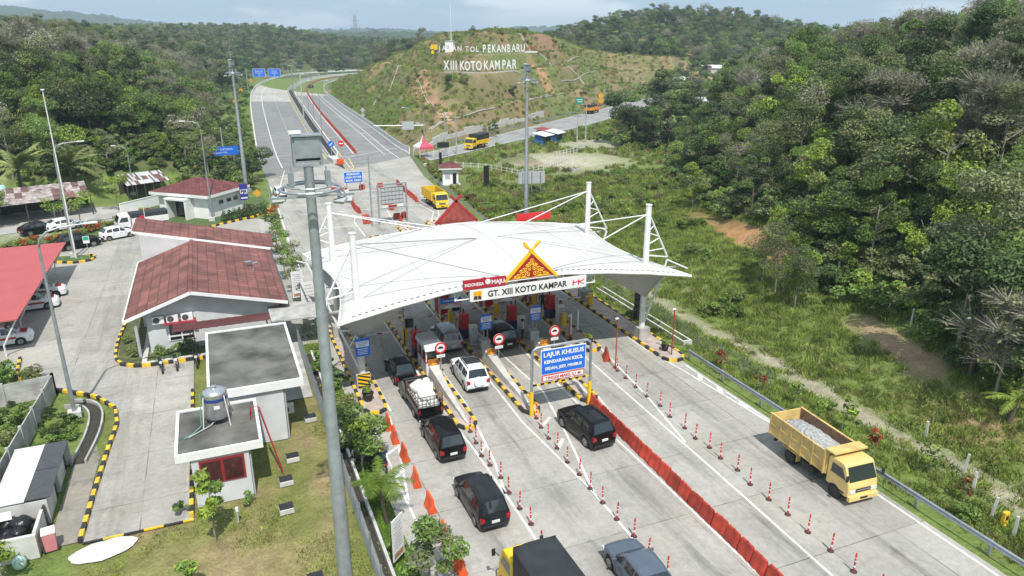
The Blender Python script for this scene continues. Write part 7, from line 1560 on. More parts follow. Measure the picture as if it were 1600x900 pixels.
for i, (x, y, s, lb) in enumerate(((-13.2, 115.5, 1.05, 'flat-topped spreading tree before the white wall'), (-26.5, 109, 1.0, 'thin-leaved tree at the left edge before the rusty shed'), (-20.0, 109.3, .75, 'round little tree on the lot before the rusty shed'), (-16.8, 106.8, .95, 'feathery tree rising from the flowering hedge'))): own_tree('lot_tree', lb, (x, y, 0), s, [LMID, LBRI, LOLI], [.4, .3, .3], 230+i, 2.0, 2.6, 4.6, 900, .17, .09, flat=.5)
for i in range(13):
    q = i/12; x, y = -24.5+q*15.2+rnd.uniform(-.3, .3), 97.6+q*q*11+q*2.+rnd.uniform(-.3, .3)
    t = thing('hedge_shrub', 'red-tipped round shrub in the flowering hedge behind the parked cars', 'shrub', (x, y, .02), rnd.uniform(0, 6), 'shrubs of the flowering hedge', rnd.uniform(.85, 1.35)); o = bpy.data.objects.new('foliage', bush_mesh(240+i % 4, 420, .12, .8, 1.1, [LRED, LMID, LBRI], [.45, .35, .2])); COL.objects.link(o); o.parent = t
for i in range(9):
    q = i/8; t = thing('cone_shrub', 'dark conical clipped shrub in the row below the white hip-roofed office', 'shrub', (.6+q*5.2, 102.9+q*3.2+rnd.uniform(-.2, .2), .04), rnd.uniform(0, 6), 'row of conical shrubs', rnd.uniform(.9, 1.15)); o = bpy.data.objects.new('foliage', crown_mesh('cone_shrub', 250+i % 3, 300, .11, [(0, 0, .3+.2*k, .55-.075*k) for k in range(6)], [LDARK, LMID], [.7, .3])); COL.objects.link(o); o.parent = t
for i in range(12):
    x, y = rnd.choice([(-7.6+rnd.uniform(-.5, .5), rnd.uniform(58.5, 70)), (rnd.uniform(-5.5, 1.8), 58.2)]); t = thing('garden_shrub', 'low leafy shrub in the garden strip round the office', 'shrub', (x, y, .06), rnd.uniform(0, 6), 'garden shrubs round the office', rnd.uniform(.45, .8)); o = bpy.data.objects.new('foliage', BUSH[i % 4]); COL.objects.link(o); o.parent = t
for i, (x, y, s) in enumerate(((-2.9, 43.6, .7), (-2.9, 45.5, .8), (-3.7, 35.9, .5), (-.4, 35.6, .45), (-15.6, 57.2, 1.3), (-14.2, 56.3, 1.2), (-10.7, 48.6, .6), (-11.3, 47.2, .65), (-11.0, 44.6, .5), (-13.9, 47.5, .8), (-15.2, 50.4, .9), (-13.2, 50, .9), (5.8, 42.5, .9), (5.9, 44.5, 1.), (6.1, 47.5, .9), (5.6, 50.5, 1.1), (5.9, 53, 1.), (5.5, 39.5, 1.1), (5.9, 40.8, 1.2), (5.8, 33.2, .7), (5.9, 29.0, .7))):
    t = thing('garden_shrub', 'loose green shrub at the foot of a wall, fence or lamp round the yard', 'shrub', (x, y, 0), rnd.uniform(0, 6), 'loose shrubs round the yard', s); o = bpy.data.objects.new('foliage', BUSH[(i+1) % 4]); COL.objects.link(o); o.parent = t
x, y, q = grid(-17.5, -9.6, 41.5, 53, .8, 31); cover('undergrowth', pick(x, y, (x < -9.8) & (fld(x, y, 2.5) > .42) & ~((x > -14.4) & (y < 43.8))), BUSH, .25, .6, 'weeds in the walled plot at the left edge'); x, y, q = grid(-8, 4.4, 18, 46, .42, 33); cover('grass', pick(x, y, (fld(x, y, 3) > .3) & ~((x > -4) & (y > 35.5) & (x < 2.5)) & ~((x < -3) & (y > 34.9)) & (np.hypot((x+7.1)/1.7, (y-34.2)/1.0) > 1)), [tuft_mesh(90, 26, .16, [LGRASS, LDRY], .5), tuft_mesh(91, 26, .13, [LDRY, LGRASS], .5), tuft_mesh(92, 26, .15, [LGRASS, LBRI], .5)], .5, 1.1, 'short mown grass on the lawn')
gl = [(x, y) for x, y in jitter_grid(5.4, 6.5, 14, 62, .42, 34)]; cover('grass', gl, [tuft_mesh(93, 26, .2, [LBRI, LMID], .5)], .6, 1.2, 'bright grass strip along the lanes')
def frond_plant(name, lb, loc, tr, h, crown, sc=1., cat='palm'):
    t = thing(name, lb, cat, loc, rnd.uniform(0, 6), sc=sc); mb = MB(); mb.tube([(0, 0, 0), (.08*h, 0, h*.5), (.1*h, 0, h)], [tr*1.3, tr, tr*.8], BARKD, 8); mb.build('trunk', t, 60); o = bpy.data.objects.new('fronds', crown); COL.objects.link(o); o.parent = t; o.location = (.1*h, 0, h); return t
frond_plant('tree_fern', 'bright tree fern with feathery fronds beside the scooter', (5.95, 31.2, 0), .07, 2.5, frond_crown('fronds', 1, 15, 1.75, .42, leaf_mat('fern_fronds', (.16, .25, .03)), .42, .8, 7)); PALMF = frond_crown('fronds', 2, 24, 5.4, .55, LPALM, .30, 1.3, 8)
frond_plant('coconut_palm', 'coconut palm behind the rusty shed, left one of the pair', (-26.5, 124.5, 0), .2, 5.4, PALMF); frond_plant('coconut_palm', 'coconut palm behind the rusty shed, right one of the pair', (-19.5, 126, 0), .2, 5.2, PALMF)
BANF = frond_crown('fronds', 3, 8, 2.2, .5, LBRI, .3, 1.2, 6); frond_plant('banana_plant', 'banana plant at the foot of the trees near the right edge', (42.3, 24.6, zt1(42.3, 24.6)), .12, 1.5, BANF, 1., 'banana plant'); frond_plant('banana_plant', 'banana plant at the left edge beside the rusty shed', (-30.5, 117, 0), .14, 1.7, BANF, 1.2, 'banana plant')
# ---------------------------------------------------------------- toll road furniture
PARA = M('parapet_concrete', (.58, .58, .56), .85, .15, .8)
def parapet(lb, pts, h=1.1, w=.5, rail=True):
    t = thing('concrete_parapet', lb, 'road barrier'); mb = MB(); n = 90; c = N_(pts, n); prof = [(-w/2, 0), (-w/2, .25), (-w*.25, .5), (-w*.22, h), (w*.22, h), (w*.25, .5), (w/2, .25), (w/2, 0)]; k = len(prof); V = []
    O = {o: offset(c, o) for o, z in prof}
    for i in range(n):
        for o, z in prof: V.append((O[o][i][0], O[o][i][1], z))
    F = [(i*k+j, i*k+j+1, (i+1)*k+j+1, (i+1)*k+j) for i in range(n-1) for j in range(k-1)]+[tuple(range(k)), tuple(range((n-1)*k+k-1, (n-1)*k-1, -1))]; mb.add(V, F, PARA); mb.build('wall', t)
    if rail:
        mb = MB(); mb.tube([(p[0], p[1], h+.22) for p in c], .05, GALV, 5)
        for p in c[::2]: mb.bar((p[0], p[1], h), (p[0], p[1], h+.22), .06, .06, GALV)
        mb.build('handrail', t)
    return t
parapet('pale concrete parapet along the left outer edge of the toll road', cRL[8:], rail=False); parapet('pale concrete parapet on the left side of the dark gap in the toll road', [(21.9, 150)]+offset(cML, .1)[3:], rail=True); parapet('pale concrete parapet on the right side of the dark gap in the toll road', [(23.1, 148)]+offset(cMR, -.1)[3:], rail=False); parapet('tall concrete parapet along the right outer edge of the toll road below the hill', [(38.9, 152)]+cRR[6:], 1.5)
t = thing('median_nose', 'concrete nose block with an orange barrier where the carriageways part', 'road barrier', (22.4, 145.2, 0)); mb = MB(); mb.prism([(-.6, 0), (.6, 0), (1.0, 5), (-.9, 5)], 0, .9, CONCL); mb.build('nose', t); mb = MB(); mb.box((.6, -1.2, .55), (1.3, .5, 1.1), ORNG); mb.build('orange_block', t, bevel=.05)
for i, (x, bl) in enumerate(((22.3, True), (24.3, False))):
    t = thing('round_road_sign', 'blue round keep-left sign at the parting of the carriageways' if bl else 'red round no-entry sign at the parting of the carriageways', 'road sign', (x, 149.5, 0)); mb = MB(); mb.cyl((0, .06, 0), (0, .06, 3.2), .05, GALV, n=6); mb.build('post', t); mb = MB(); disc(mb, 0, 0, 3.3, .62, BLUE if bl else RED)
    if bl: mb.bar((.3, -.02, 3.55), (-.3, -.02, 3.05), .02, .14, WHT); mb.bar((-.3, -.021, 3.05), (-.3, -.021, 3.4), .02, .12, WHT); mb.bar((-.3, -.022, 3.05), (.05, -.022, 3.05), .02, .12, WHT)
    else: mb.box((0, -.02, 3.3), (.8, .02, .2), WHT)
    mb.build('sign_plate', t)
for i, (x, y) in enumerate(((27.0, 188), (29.6, 220), (32, 250), (34.2, 298), (36.2, 328), (39.6, 376), (52, 440), (75, 492))): street_lamp((x-.9, y, 0), 13.5, 1.9, R(-8-i*5), 'double-armed street lamp in the gap between the carriageways of the toll road', True, .1, 'double-armed lamps along the toll road', False)
t = thing('sign_gantry', 'sign gantry spanning the left carriageway far up the toll road', 'gantry', (0, 0, 0)); mb = MB(); A, B = (18.2, 345.5), (36.4, 339)
for q in (A, B): mb.cyl((*q, 0), (*q, 10.6), .22, GALV, n=8)
for z in (8.2, 9.9): mb.bar((*A, z), (*B, z), .16, .16, GALV)
for k in range(9): p, q = (A[0]+(B[0]-A[0])*k/9, A[1]+(B[1]-A[1])*k/9), (A[0]+(B[0]-A[0])*(k+1)/9, A[1]+(B[1]-A[1])*(k+1)/9); mb.bar((*p, 8.2 if k % 2 else 9.9), (*q, 9.9 if k % 2 else 8.2), .1, .1, GALV)
mb.build('frame', t)
for x, lb, a_, b_ in ((23.3, 'left blue direction board on the far sign gantry', 'Bangkinang', 'Pekanbaru'), (29.4, 'right blue direction board on the far sign gantry', 'Dumai', 'Pangkalan')):
    t = thing('direction_board', lb, 'sign', (x, 345.5-(x-18.2)*.357-.4, 9.2), R(-19.6)); mb = MB(); mb.box((0, 0, 0), (5.2, .1, 3.4), WHT); mb.box((0, -.04, 0), (5.0, .06, 3.2), BLUE); mb.build('board', t); lettering(a_, .75, WHT, t, (0, -.09, .75)); lettering(b_, .75, WHT, t, (0, -.09, -.05)); mb = MB(); mb.prism([(-.3, -.75), (.3, -.75), (0, -1.25)], -.1, -.07, WHT, 'y'); mb.build('arrow', t)
AMB = M('sign_amber', (.75, .34, .01), .5, .06, 3.)
for x, y, s in ((10.4, 290, .8), (15.5, 352, .8), (24.5, 430, .9), (36, 480, 1.)):
    t = thing('bend_sign', 'yellow bend marker standing on the left edge of the curving toll road', 'road sign', (x, y, 0), R(-10), 'yellow bend markers', s); mb = MB(); mb.prism([(0, .9), (1.2, 2.1), (0, 3.3), (-1.2, 2.1)], -.03, .03, AMB, 'y'); mb.bar((-.3, -.04, 1.7), (.3, -.04, 2.2), .02, .25, BLK); mb.build('sign_plate', t); mb = MB(); mb.cyl((0, .08, 0), (0, .08, 2.2), .07, GALV, n=6); mb.build('post', t)
# boards beyond the canopy
t = thing('board_portal', 'portal seen from behind, holding a grey lattice-backed board beyond the canopy', 'gantry', (21.3, 93.4, 0), R(8)); mb = MB()
for s in (-1, 1): mb.cyl((s*1.95, 0, 0), (s*1.95, 0, 5.3), .12, GALV, n=8)
mb.bar((-1.95, 0, 5.2), (1.95, 0, 5.2), .14, .14, GALV); mb.bar((-1.95, 0, 2.1), (1.95, 0, 2.1), .12, .12, GALV); mb.build('frame', t); mb = MB(); mb.box((0, .06, 3.75), (3.2, .06, 2.3), GRYP)
for k in range(7): mb.box((-1.5+.5*k, .0, 3.75), (.05, .05, 2.3), GALV)
for k in range(5): mb.box((0, -.004, 2.7+.53*k), (3.2, .05, .05), GALV)
mb.build('board', t); mb = MB(); mb.box((0, .05, 2.3), (2.9, .05, .36), WHTD); mb.box((0, .02, 2.3), (1.2, .02, .3), REDD); mb.build('lower_strip', t)
t = thing('lamp_pole', 'slim grey pole left of the lattice-backed board', 'pole', (18.3, 92.6, 0)); mb = MB(); mb.tube([(0, 0, 0), (0, 0, 9)], [.11, .07], GALV, 8); mb.build('pole', t); mb = MB(); mb.box((0, -.1, 5.6), (.4, .1, .12), GALV); mb.build('bracket', t)
t = thing('uturn_board', 'blue board with three lines of white words facing us across the lanes beyond the canopy', 'sign', (20.4, 116.2, 0), R(3)); mb = MB(); mb.box((0, 0, 2.35), (3.0, .08, 1.75), WHT); mb.box((0, -.035, 2.35), (2.9, .04, 1.65), BLUE); mb.build('board', t)
for k, tx in enumerate(('MEMASUKI', 'AREA PUTAR', 'BALIK ARAH')): lettering(tx, .44, WHT, t, (0, -.07, 2.85-.5*k), bold=.012)
mb = MB()
for s in (-1, 1): mb.cyl((s*1.1, .07, 0), (s*1.1, .07, 2.2), .06, GALV, n=6)
mb.build('posts', t)
# guard house, tent, banners right of the road
t = hip_house('guard_house', 'white guard house with a maroon hip roof above the guard rail', (36.6, 116.6, 0), R(-14), 2.6, 2.5, 2.75, 1.15, .6, WALLB, RTIL2, 'guard house'); mb = MB(); mb.box((.65, -1.27, 1.1), (.6, .05, 1.95), GLASS); mb.build('door', t); mb = MB(); mb.box((-.5, -1.27, 1.6), (.8, .05, .95), GRYP); mb.box((-1.32, 0, 1.6), (.05, 1., .9), GLASS); mb.build('window', t); mb = MB(); mb.box((0, 0, .1), (3.3, 3.2, .2), CONCL); mb.build('plinth', t)
t = thing('market_tent', 'small pink and white pointed tent at the end of the parapet', 'tent', (40.6, 147.2, 0), R(10)); mb = MB(); PK = M('pink_canvas', (.62, .06, .12), .6, .12, 2.); V = [(-1.6, -1.6, 2.2), (1.6, -1.6, 2.2), (1.6, 1.6, 2.2), (-1.6, 1.6, 2.2), (-.5, -.5, 3.1), (.5, -.5, 3.1), (.5, .5, 3.1), (-.5, .5, 3.1), (0, 0, 4.6)]
mb.add(V, [(0, 1, 5, 4), (1, 2, 6, 5), (2, 3, 7, 6), (4, 5, 8), (5, 6, 8), (6, 7, 8)], PK); mb.add(V, [(3, 0, 4, 7), (7, 4, 8)], WHT); mb.add([(-1.6, -1.6, 1.8), (1.6, -1.6, 1.8), (1.6, -1.6, 2.2), (-1.6, -1.6, 2.2)], [(0, 1, 2, 3)], PK); mb.build('roof', t); mb = MB()
for sx in (-1, 1):
    for sy in (-1, 1): mb.cyl((sx*1.55, sy*1.55, 0), (sx*1.55, sy*1.55, 2.2), .05, WHT, n=6)
mb.build('posts', t)
BB = M('black_banner', (.012, .012, .014), .6, .2, 3.)
for x, y, w, h, lb in ((41.2, 111.5, .95, 3.3, 'tall black banner right of the guard house'), (38.6, 128.5, .5, 3.3, 'tall black banner left of the guard house'), (32.5, 50.4, 1.0, 3.0, 'tall black banner behind the right front canopy column')): banner(x, y, w, h, lb, .15, BB, False, .3)
t = thing('dark_board', 'wide dark board on posts behind the pink tent', 'sign', (44.5, 146, 0), R(-12)); mb = MB(); mb.box((0, 0, 2.4), (2.4, .1, 1.1), BB); mb.build('board', t); mb = MB()
for s in (-1, 1): mb.cyl((s*.8, .1, 0), (s*.8, .1, 2.4), .05, GALV, n=6)
mb.build('posts', t)
t = thing('road_board', 'grey back of a double road board right of the canopy', 'sign', (45.3, 102.5, 0), R(-10)); mb = MB(); mb.box((0, 0, 2.9), (4.2, .08, 1.9), GRYP); mb.build('board', t); mb = MB()
for x in (-1.4, 0, 1.4): mb.cyl((x, -.1, -.2), (x, -.1, 3.7), .08, GALV, n=6)
mb.build('posts', t)
for i in range(24):
    q = i/23; y = 146-q*58; x = float(np.interp(y, [85, 100, 112, 128, 151], [33.2, 34.5, 35.4, 36.8, 40.2]))+rnd.uniform(-.2, .3)
    if abs(y-116.6) < 3.2: continue
    t = thing('verge_shrub', 'round reddish shrub in the row along the guard rail beyond the canopy', 'shrub', (x, y, 0), rnd.uniform(0, 6), 'shrubs along the far guard rail', rnd.uniform(.55, 1.05)); o = bpy.data.objects.new('foliage', bush_mesh(260+i % 3, 300, .12, .7, 1.1, [LRED, LMID, LOLI], [.3, .4, .3])); COL.objects.link(o); o.parent = t
for i, (x, y, s, c) in enumerate(((32.9, 39.5, 1.1, 0), (33.4, 35.8, .9, 0), (34.0, 33.2, 1.2, 1), (34.3, 29.4, 1.5, 1), (33.8, 26.5, 1.1, 0), (35.2, 24.0, 1.3, 1), (34.6, 21.4, 1.0, 0))): own_tree('verge_sapling', 'thin sapling with orange-red shoots behind the guard rail' if not c else 'thin green sapling behind the guard rail', (x, y, zt1(x, y)), s, [LRED, LOLI] if not c else [LBRI, LMID], [.6, .4], 270+i, .4, .6, 1.5, 130, .13, .025)['group'] = ('red' if not c else 'green')+' saplings behind the guard rail'
for x, y in ((37.1, 23.3), (35.9, 21.8), (34.7, 19.9), (34.2, 18.4), (38.4, 26.8), (48.4, 39), (49.6, 42.5), (47.6, 36.2), (50.6, 46.4), (46.9, 33.5)):
    mb = MB(); mb.box((0, 0, .55), (.14, .14, 1.4), CONCL, taper=.85); o = mb.build('concrete_post'); o.location = (x, y, zt1(x, y)); o.rotation_euler = (rnd.uniform(-.08, .08), rnd.uniform(-.08, .08), .3); tag(o, 'weathered concrete fence post standing in the grass right of the guard rail' if x < 40 else 'thin concrete fence post in the bare patch below the trees', 'fence post', 'concrete posts by the guard rail' if x < 40 else 'concrete posts below the trees')
t = thing('marker_post', 'short yellow marker post beside the concrete posts at the right edge', 'marker', (34.6, 19.2, 0)); mb = MB(); mb.box((0, 0, .4), (.35, .2, .8), KY); mb.build('post', t, bevel=.03); mb = MB(); mb.box((0, -.105, .5), (.2, .01, .25), BLK); mb.build('plate', t)
t = thing('drain_channel', 'low concrete drain in the grass beyond the right-hand island', 'drain'); mb = MB()
for x in (33.1, 33.8): mb.bx((x-.07, 44.5, -.05), (x+.07, 59, .3), CONCL)
mb.bx((33.17, 44.5, -.05), (33.73, 44.7, .3), CONCL); mb.build('lips', t)
# second road, clearing
t = guard_rail('guard_rail', resample(offset(curve_pts(ROAD2_F), -.9), 3.), 'dark guard rail along the far side of the second road', .8)
def hut(x, y, rz, wm, rm, lb):
    t = thing('roadside_stall', lb, 'stall', (x, y, 0), rz); mb = MB(); mb.box((0, .2, 1.1), (3.4, 2.4, 2.2), wm); mb.build('wall', t); mb = MB(); mb.box((0, 0, 2.45), (4.4, 3.6, .08), rm, rx=.16); mb.build('roof', t); mb = MB(); mb.box((0, -1.02, 1.3), (2.6, .05, 1.1), WOODD); mb.build('counter_opening', t); mb = MB()
    for s in (-1, 1): mb.bar((s*1.9, -1.6, 0), (s*1.9, -1.6, 2.2), .09, .09, WOODD)
    mb.build('posts', t)
BLW = M('blue_boards', (.03, .14, .36), .7, .2, 3.); hut(71.2, 154.6, R(35), BLW, ZINCW, 'blue roadside stall with a white tin roof, left one of the pair'); hut(75.8, 157.8, R(38), BLW, ZINCW, 'blue roadside stall with a white tin roof, right one of the pair'); hut(75.2, 162.6, R(38), WOODD, MAROON, 'roadside stall with a maroon roof behind the blue ones')
t = thing('concrete_wall', 'low broken pale wall on the bank above the second road', 'wall'); mb = MB(); pts = offset(curve_pts(ROAD2_F), -3.6)[4:22]
for i, (a, b) in enumerate(zip(pts[:-1], pts[1:])): h = .9+.5*math.sin(i*1.7); mb.bar((a[0], a[1], zt1(*a)+h/2), (b[0], b[1], zt1(*b)+h/2), .25, h+.6, CONCL)
mb.build('panels', t)
def post_fence(lb, pts, step, h=1.2):
    t = thing('post_fence', lb, 'fence'); mb = MB()
    for p in resample(pts, step): mb.box((p[0], p[1], zt1(*p)+h/2), (.14, .14, h), CONCL)
    mb.build('posts', t); mb = MB()
    for a, b in zip(pts[:-1], pts[1:]):
        for z in (.5, 1.0): mb.bar((a[0], a[1], zt1(*a)+z), (b[0], b[1], zt1(*b)+z), .05, .09, CONCL)
    mb.build('rails', t)
post_fence('white post and rail fence in the clearing right of the guard house', [(41.5, 133), (47.4, 128), (50.2, 119.4), (57, 123), (65, 131)], 1.5); post_fence('pale posts at the back of the sandy clearing', [(66, 137), (74, 142), (82, 150)], 1.4)
t = thing('rubble_heap', 'grey heap of rubble in the clearing', 'rubble', (61.5, 121.5, zt1(61.5, 121.5))); mb = MB(); r = random.Random(2)
for k in range(60): a, q = r.uniform(0, 6.28), r.random()**.6*1.9; mb.box((q*math.cos(a), q*math.sin(a), (1-q/2)*.6), (r.uniform(.2, .5), r.uniform(.2, .5), r.uniform(.15, .35)), CONCW, rz=r.uniform(0, 3), rx=r.uniform(-.5, .5))
mb.build('stones', t)
def power_pole(x, y, h, lb, cross=True):
    t = thing('power_pole', lb, 'power pole', (x, y, zt1(x, y))); mb = MB(); mb.tube([(0, 0, -.3), (0, 0, h)], [.17, .11], CONCW, 8); mb.build('pole', t); mb = MB()
    for z in ((h-.4, h-1.1) if cross else (h-.4,)): mb.bar((-1.1, 0, z), (1.1, 0, z), .1, .1, WOODD)
    for s in (-1, 0, 1): mb.cyl((s, 0, h-.35), (s, 0, h-.1), .06, WHT, n=6)
    mb.build('crossarm', t)
power_pole(46.1, 149.6, 8.5, 'left one of the twin power poles with a transformer by the second road'); power_pole(48.2, 148.6, 8.5, 'right one of the twin power poles with a transformer by the second road'); power_pole(82.2, 154.8, 9, 'taller thin pole at the back of the sandy clearing'); power_pole(80.2, 155.2, 6.5, 'shorter thin pole at the back of the sandy clearing', False); power_pole(2.2, 150, 7.2, 'power pole with crossarms left of the toll road'); power_pole(154, 215, 11, 'pole beyond the big dark trees')
street_lamp((43.2, 167.2, 0), 8.2, 1.2, 2.8, 'slim lamp at the foot of the lettered hill', r=.08, base=False); street_lamp((93.3, 198.6, 0), 7.6, 1.0, 2.7, 'slim lamp on the bank of the second road', r=.08, base=False); street_lamp((148, 243, 0), 9., 1.6, 2.4, 'slim lamp at the far end of the second road', r=.08, base=False); street_lamp((37.9, 136, 0), 8., 1., 2.6, 'slim lamp behind the row of red shrubs', r=.08)
t = thing('road_board', 'green board on posts beside the orange lorry', 'sign', (111.5, 214.6, 0), R(-30)); mb = MB(); mb.box((0, 0, 4.3), (2.8, .1, 2.0), M('sign_green', (.0, .22, .14), .5, .05, 3.)); mb.box((0, -.06, 4.6), (2, .02, .22), WHT); mb.box((0, -.06, 4.0), (1.5, .02, .2), WHT); mb.build('board', t); mb = MB()
for s in (-1, 1): mb.cyl((s*1.1, .1, 0), (s*1.1, .1, 5), .08, GALV, n=6)
mb.build('posts', t)
t = thing('bar_board', 'grey board carried by a long pipe at the foot of the hill', 'sign', (42.5, 165, 0), R(-15)); mb = MB(); mb.cyl((-8, 0, 4.5), (3.4, 0, 4.5), .1, GALV, n=6); mb.cyl((3.2, 0, 0), (3.2, 0, 7), .13, GALV, n=6); mb.build('pipe', t); mb = MB(); mb.box((-.4, -.12, 4.5), (2.7, .1, 1.8), GRYP); mb.build('board', t)
t = thing('warning_sign', 'grey back of a diamond sign at the foot of the hill', 'road sign', (44.6, 229.5, 0)); mb = MB(); mb.prism([(0, 1.6), (.8, 2.4), (0, 3.2), (-.8, 2.4)], -.03, .03, GRYP, 'y'); mb.prism([(0, .2), (.7, .9), (0, 1.6), (-.7, .9)], -.03, .03, GRYP, 'y'); mb.build('sign_plate', t); mb = MB(); mb.cyl((0, .08, 0), (0, .08, 2.6), .07, GALV, n=6); mb.build('post', t)
t = thing('warning_sign', 'yellow double diamond sign on the bank right of the orange lorry', 'road sign', (131, 236, zt1(131, 236))); mb = MB(); mb.prism([(0, 2.4), (1.2, 3.6), (0, 4.8), (-1.2, 3.6)], -.03, .03, AMB, 'y'); mb.prism([(-1, 1), (1, 1), (1, 2.4), (-1, 2.4)], -.03, .03, AMB, 'y'); mb.build('sign_plate', t); mb = MB(); mb.cyl((0, .08, 0), (0, .08, 3.4), .08, GALV, n=6); mb.build('post', t)
# ---------------------------------------------------------------- the letters on the hill
ROW2 = [('X', 68.5, 219.0, 2.62), ('I', 69.2, 216.5, 2.59), ('I', 69.55, 215.3, 2.58), ('I', 70.0, 214.1, 2.57), ('K', 71.1, 211.9, 2.55), ('O', 72.3, 210.7, 2.54), ('T', 74.1, 210.8, 2.55), ('O', 76.3, 211.9, 2.57), ('K', 79.6, 214.7, 2.61), ('A', 82.3, 216.9, 2.65), ('M', 84.5, 217.9, 2.67), ('P', 87.1, 219.1, 2.69), ('A', 89.3, 220.3, 2.71), ('R', 91.8, 222.0, 2.74)]
ROW1 = [('J', 78.7, 259.1, 1.78), ('A', 78.3, 252.4, 1.74), ('L', 79.0, 249.5, 1.72), ('A', 80.4, 247.5, 1.71), ('N', 81.6, 245.6, 1.7), ('T', 82.2, 239.6, 1.67), ('O', 82.0, 233.5, 1.63), ('L', 82.5, 230.4, 1.61), ('P', 83.3, 226.1, 2.33), ('E', 85.1, 226.5, 2.34), ('K', 87.1, 227.6, 2.35), ('A', 89.7, 229.9, 2.38), ('N', 92.3, 232.1, 2.41), ('B', 94.4, 233.1, 2.43), ('A', 96.8, 234.6, 2.45), ('R', 99.4, 237.0, 2.48), ('U', 102.3, 239.8, 2.52)]
WORDS = {0: ('XIII', ROW2[:4]), 1: ('KOTO', ROW2[4:8]), 2: ('KAMPAR', ROW2[8:]), 3: ('JALAN', ROW1[:5]), 4: ('TOL', ROW1[5:8]), 5: ('PEKANBARU', ROW1[8:])}
ORD = ['first', 'second', 'third', 'fourth', 'fifth', 'sixth', 'seventh', 'eighth', 'ninth']
for wd_, ls in WORDS.values():
    for i, (ch, x, y, h) in enumerate(ls):
        thin = wd_ in ('JALAN', 'TOL'); me = text_mesh(ch, h/.70, WHT, .3, bold=.02 if thin else .06, squeeze=.85 if thin else .60)
        o = bpy.data.objects.new('hillside_letter', me); COL.objects.link(o); o.location = (x, y, zt1(x, y)+h*.5+.45); o.rotation_euler = (0, 0, -math.atan2(x, y))
        tag(o, f'white letter {ch} on the hill, {ORD[i]} letter of the word {wd_}', 'letter', 'white letters on the hill')
        mb = MB()
        for s in (-.3, .3): mb.bar((s, .2, -h*.5-1.0), (s, .2, h*.2), .08, .08, GRYP)
        mb.build('prop', o)
t = thing('hill_emblem', 'yellow emblem with a dark blue foot left of the letters on the hill', 'emblem', (77.7, 262.5, zt1(77.7, 262.5)+1.5), R(-17)); mb = MB(); s = 1.15
for P in ([(-1.2, .2), (-.1, .2), (-.1, 1.5), (-.9, 1.3)], [(.05, -.2), (1.1, .1), (1.0, 1.5), (.05, 1.4)], [(-.9, -1.2), (.0, -1.3), (-.1, -.2), (-.7, -.2)]): mb.prism([(a*s, b*s) for a, b in P], -.1, .1, YEL, 'y')
mb.build('yellow_blocks', t); mb = MB(); mb.prism([(.05*s, -1.3*s), (1.0*s, -1.0*s), (1.0*s, -.1*s), (.05*s, -.4*s)], -.1, .1, NAVY, 'y'); mb.build('blue_block', t)
t = thing('hill_logo', 'dark red logo on a white bar right of the letters on the hill', 'emblem', (107, 243.6, zt1(107, 243.6)+1.2), R(-24)); hk(t, 0, 0, .3, 1.5, M('logo_dark_red', (.30, .015, .03), .5, .1, 3.)); mb = MB(); mb.box((0, .1, -.75), (4.4, .2, .45), WHT); mb.build('white_bar', t)
t = thing('hill_hut', 'white box-like hut standing behind the word JALAN', 'hut', (80.5, 252.6, zt1(80.5, 252.6)-.3), R(-30)); mb = MB(); mb.box((0, 0, 1.9), (2.8, 2.6, 3.8), WALLB); mb.build('wall', t); mb = MB(); mb.box((.0, 0, 3.9), (3.2, 3.0, .14), WHT); mb.build('roof', t); mb = MB(); mb.box((-.5, -1.32, 1.9), (.8, .05, 1.2), GRYP); mb.build('window', t)
t = thing('radio_mast', 'very thin white mast rising from the top of the lettered hill', 'mast', (84, 262, zt1(84, 262)-.3)); mb = MB(); mb.tube([(0, 0, 0), (0, 0, 30)], [.16, .09], WHTD, 6); mb.build('pole', t); mb = MB()
for z in (8, 16, 24): mb.box((0, 0, z), (.5, .5, .08), WHTD)
mb.build('brackets', t)
# stepped drains down the hill
def drape(pts, n=14):
    out = []
    for a, b in zip(pts[:-1], pts[1:]):
        for k in range(n): q = k/n; x, y = a[0]+(b[0]-a[0])*q, a[1]+(b[1]-a[1])*q; out.append((x, y, zt1(x, y)+.12))
    x, y = pts[-1][:2]; out.append((x, y, zt1(x, y)+.12)); return out
for lb, w, pts in (('pale stepped drain running down the clay gully of the hill', .34, [(63.6, 232.5), (59.8, 212.2), (54.3, 184.2), (53.3, 171.4)]), ('pale drain along the lowest bench of the hill, running right', .3, [(53.7, 171.5), (62.5, 180.5), (72.3, 190.2)]), ('pale drain at the left foot of the hill', .3, [(53.2, 171.5), (47.9, 167)]), ('pale drain crossing the steep left flank of the hill', .3, [(70, 283), (64, 268), (57, 252), (50.5, 240)]),
  ('pale drain down the upper right flank of the hill', .35, [(107, 255), (112.9, 248.3), (120.4, 249.5)]), ('pale drain down the lower right flank of the hill', .35, [(123.9, 249.7), (129.2, 249.8), (134.5, 245.9)]), ('pale drain along the right-hand bench of the hill', .3, [(120.4, 249.5), (131, 262), (142.5, 275.8)]), ('pale drain along the middle bench right of the letters', .3, [(114.8, 236.1), (129.1, 249.6), (146.2, 268.8)]), ('pale drain along the foot bench above the second road', .3, [(91.2, 208.1), (101.1, 217.1), (111.2, 226.1)]), ('thin pale drain under the row of big letters', .22, [(67.7, 218), (70, 212.5), (74, 208.8), (80, 212.8), (93.2, 221.2)])):
    t = thing('hill_drain', lb, 'drain'); p = drape(pts)
    for s in (-w, w):
        mb = MB(); oo = offset([q[:2] for q in p], s)
        for i in range(len(p)-1): mb.bar((*oo[i], p[i][2]-.06), (*oo[i+1], p[i+1][2]-.06), .14, .24, CONCL)
        mb.build('lip', t)
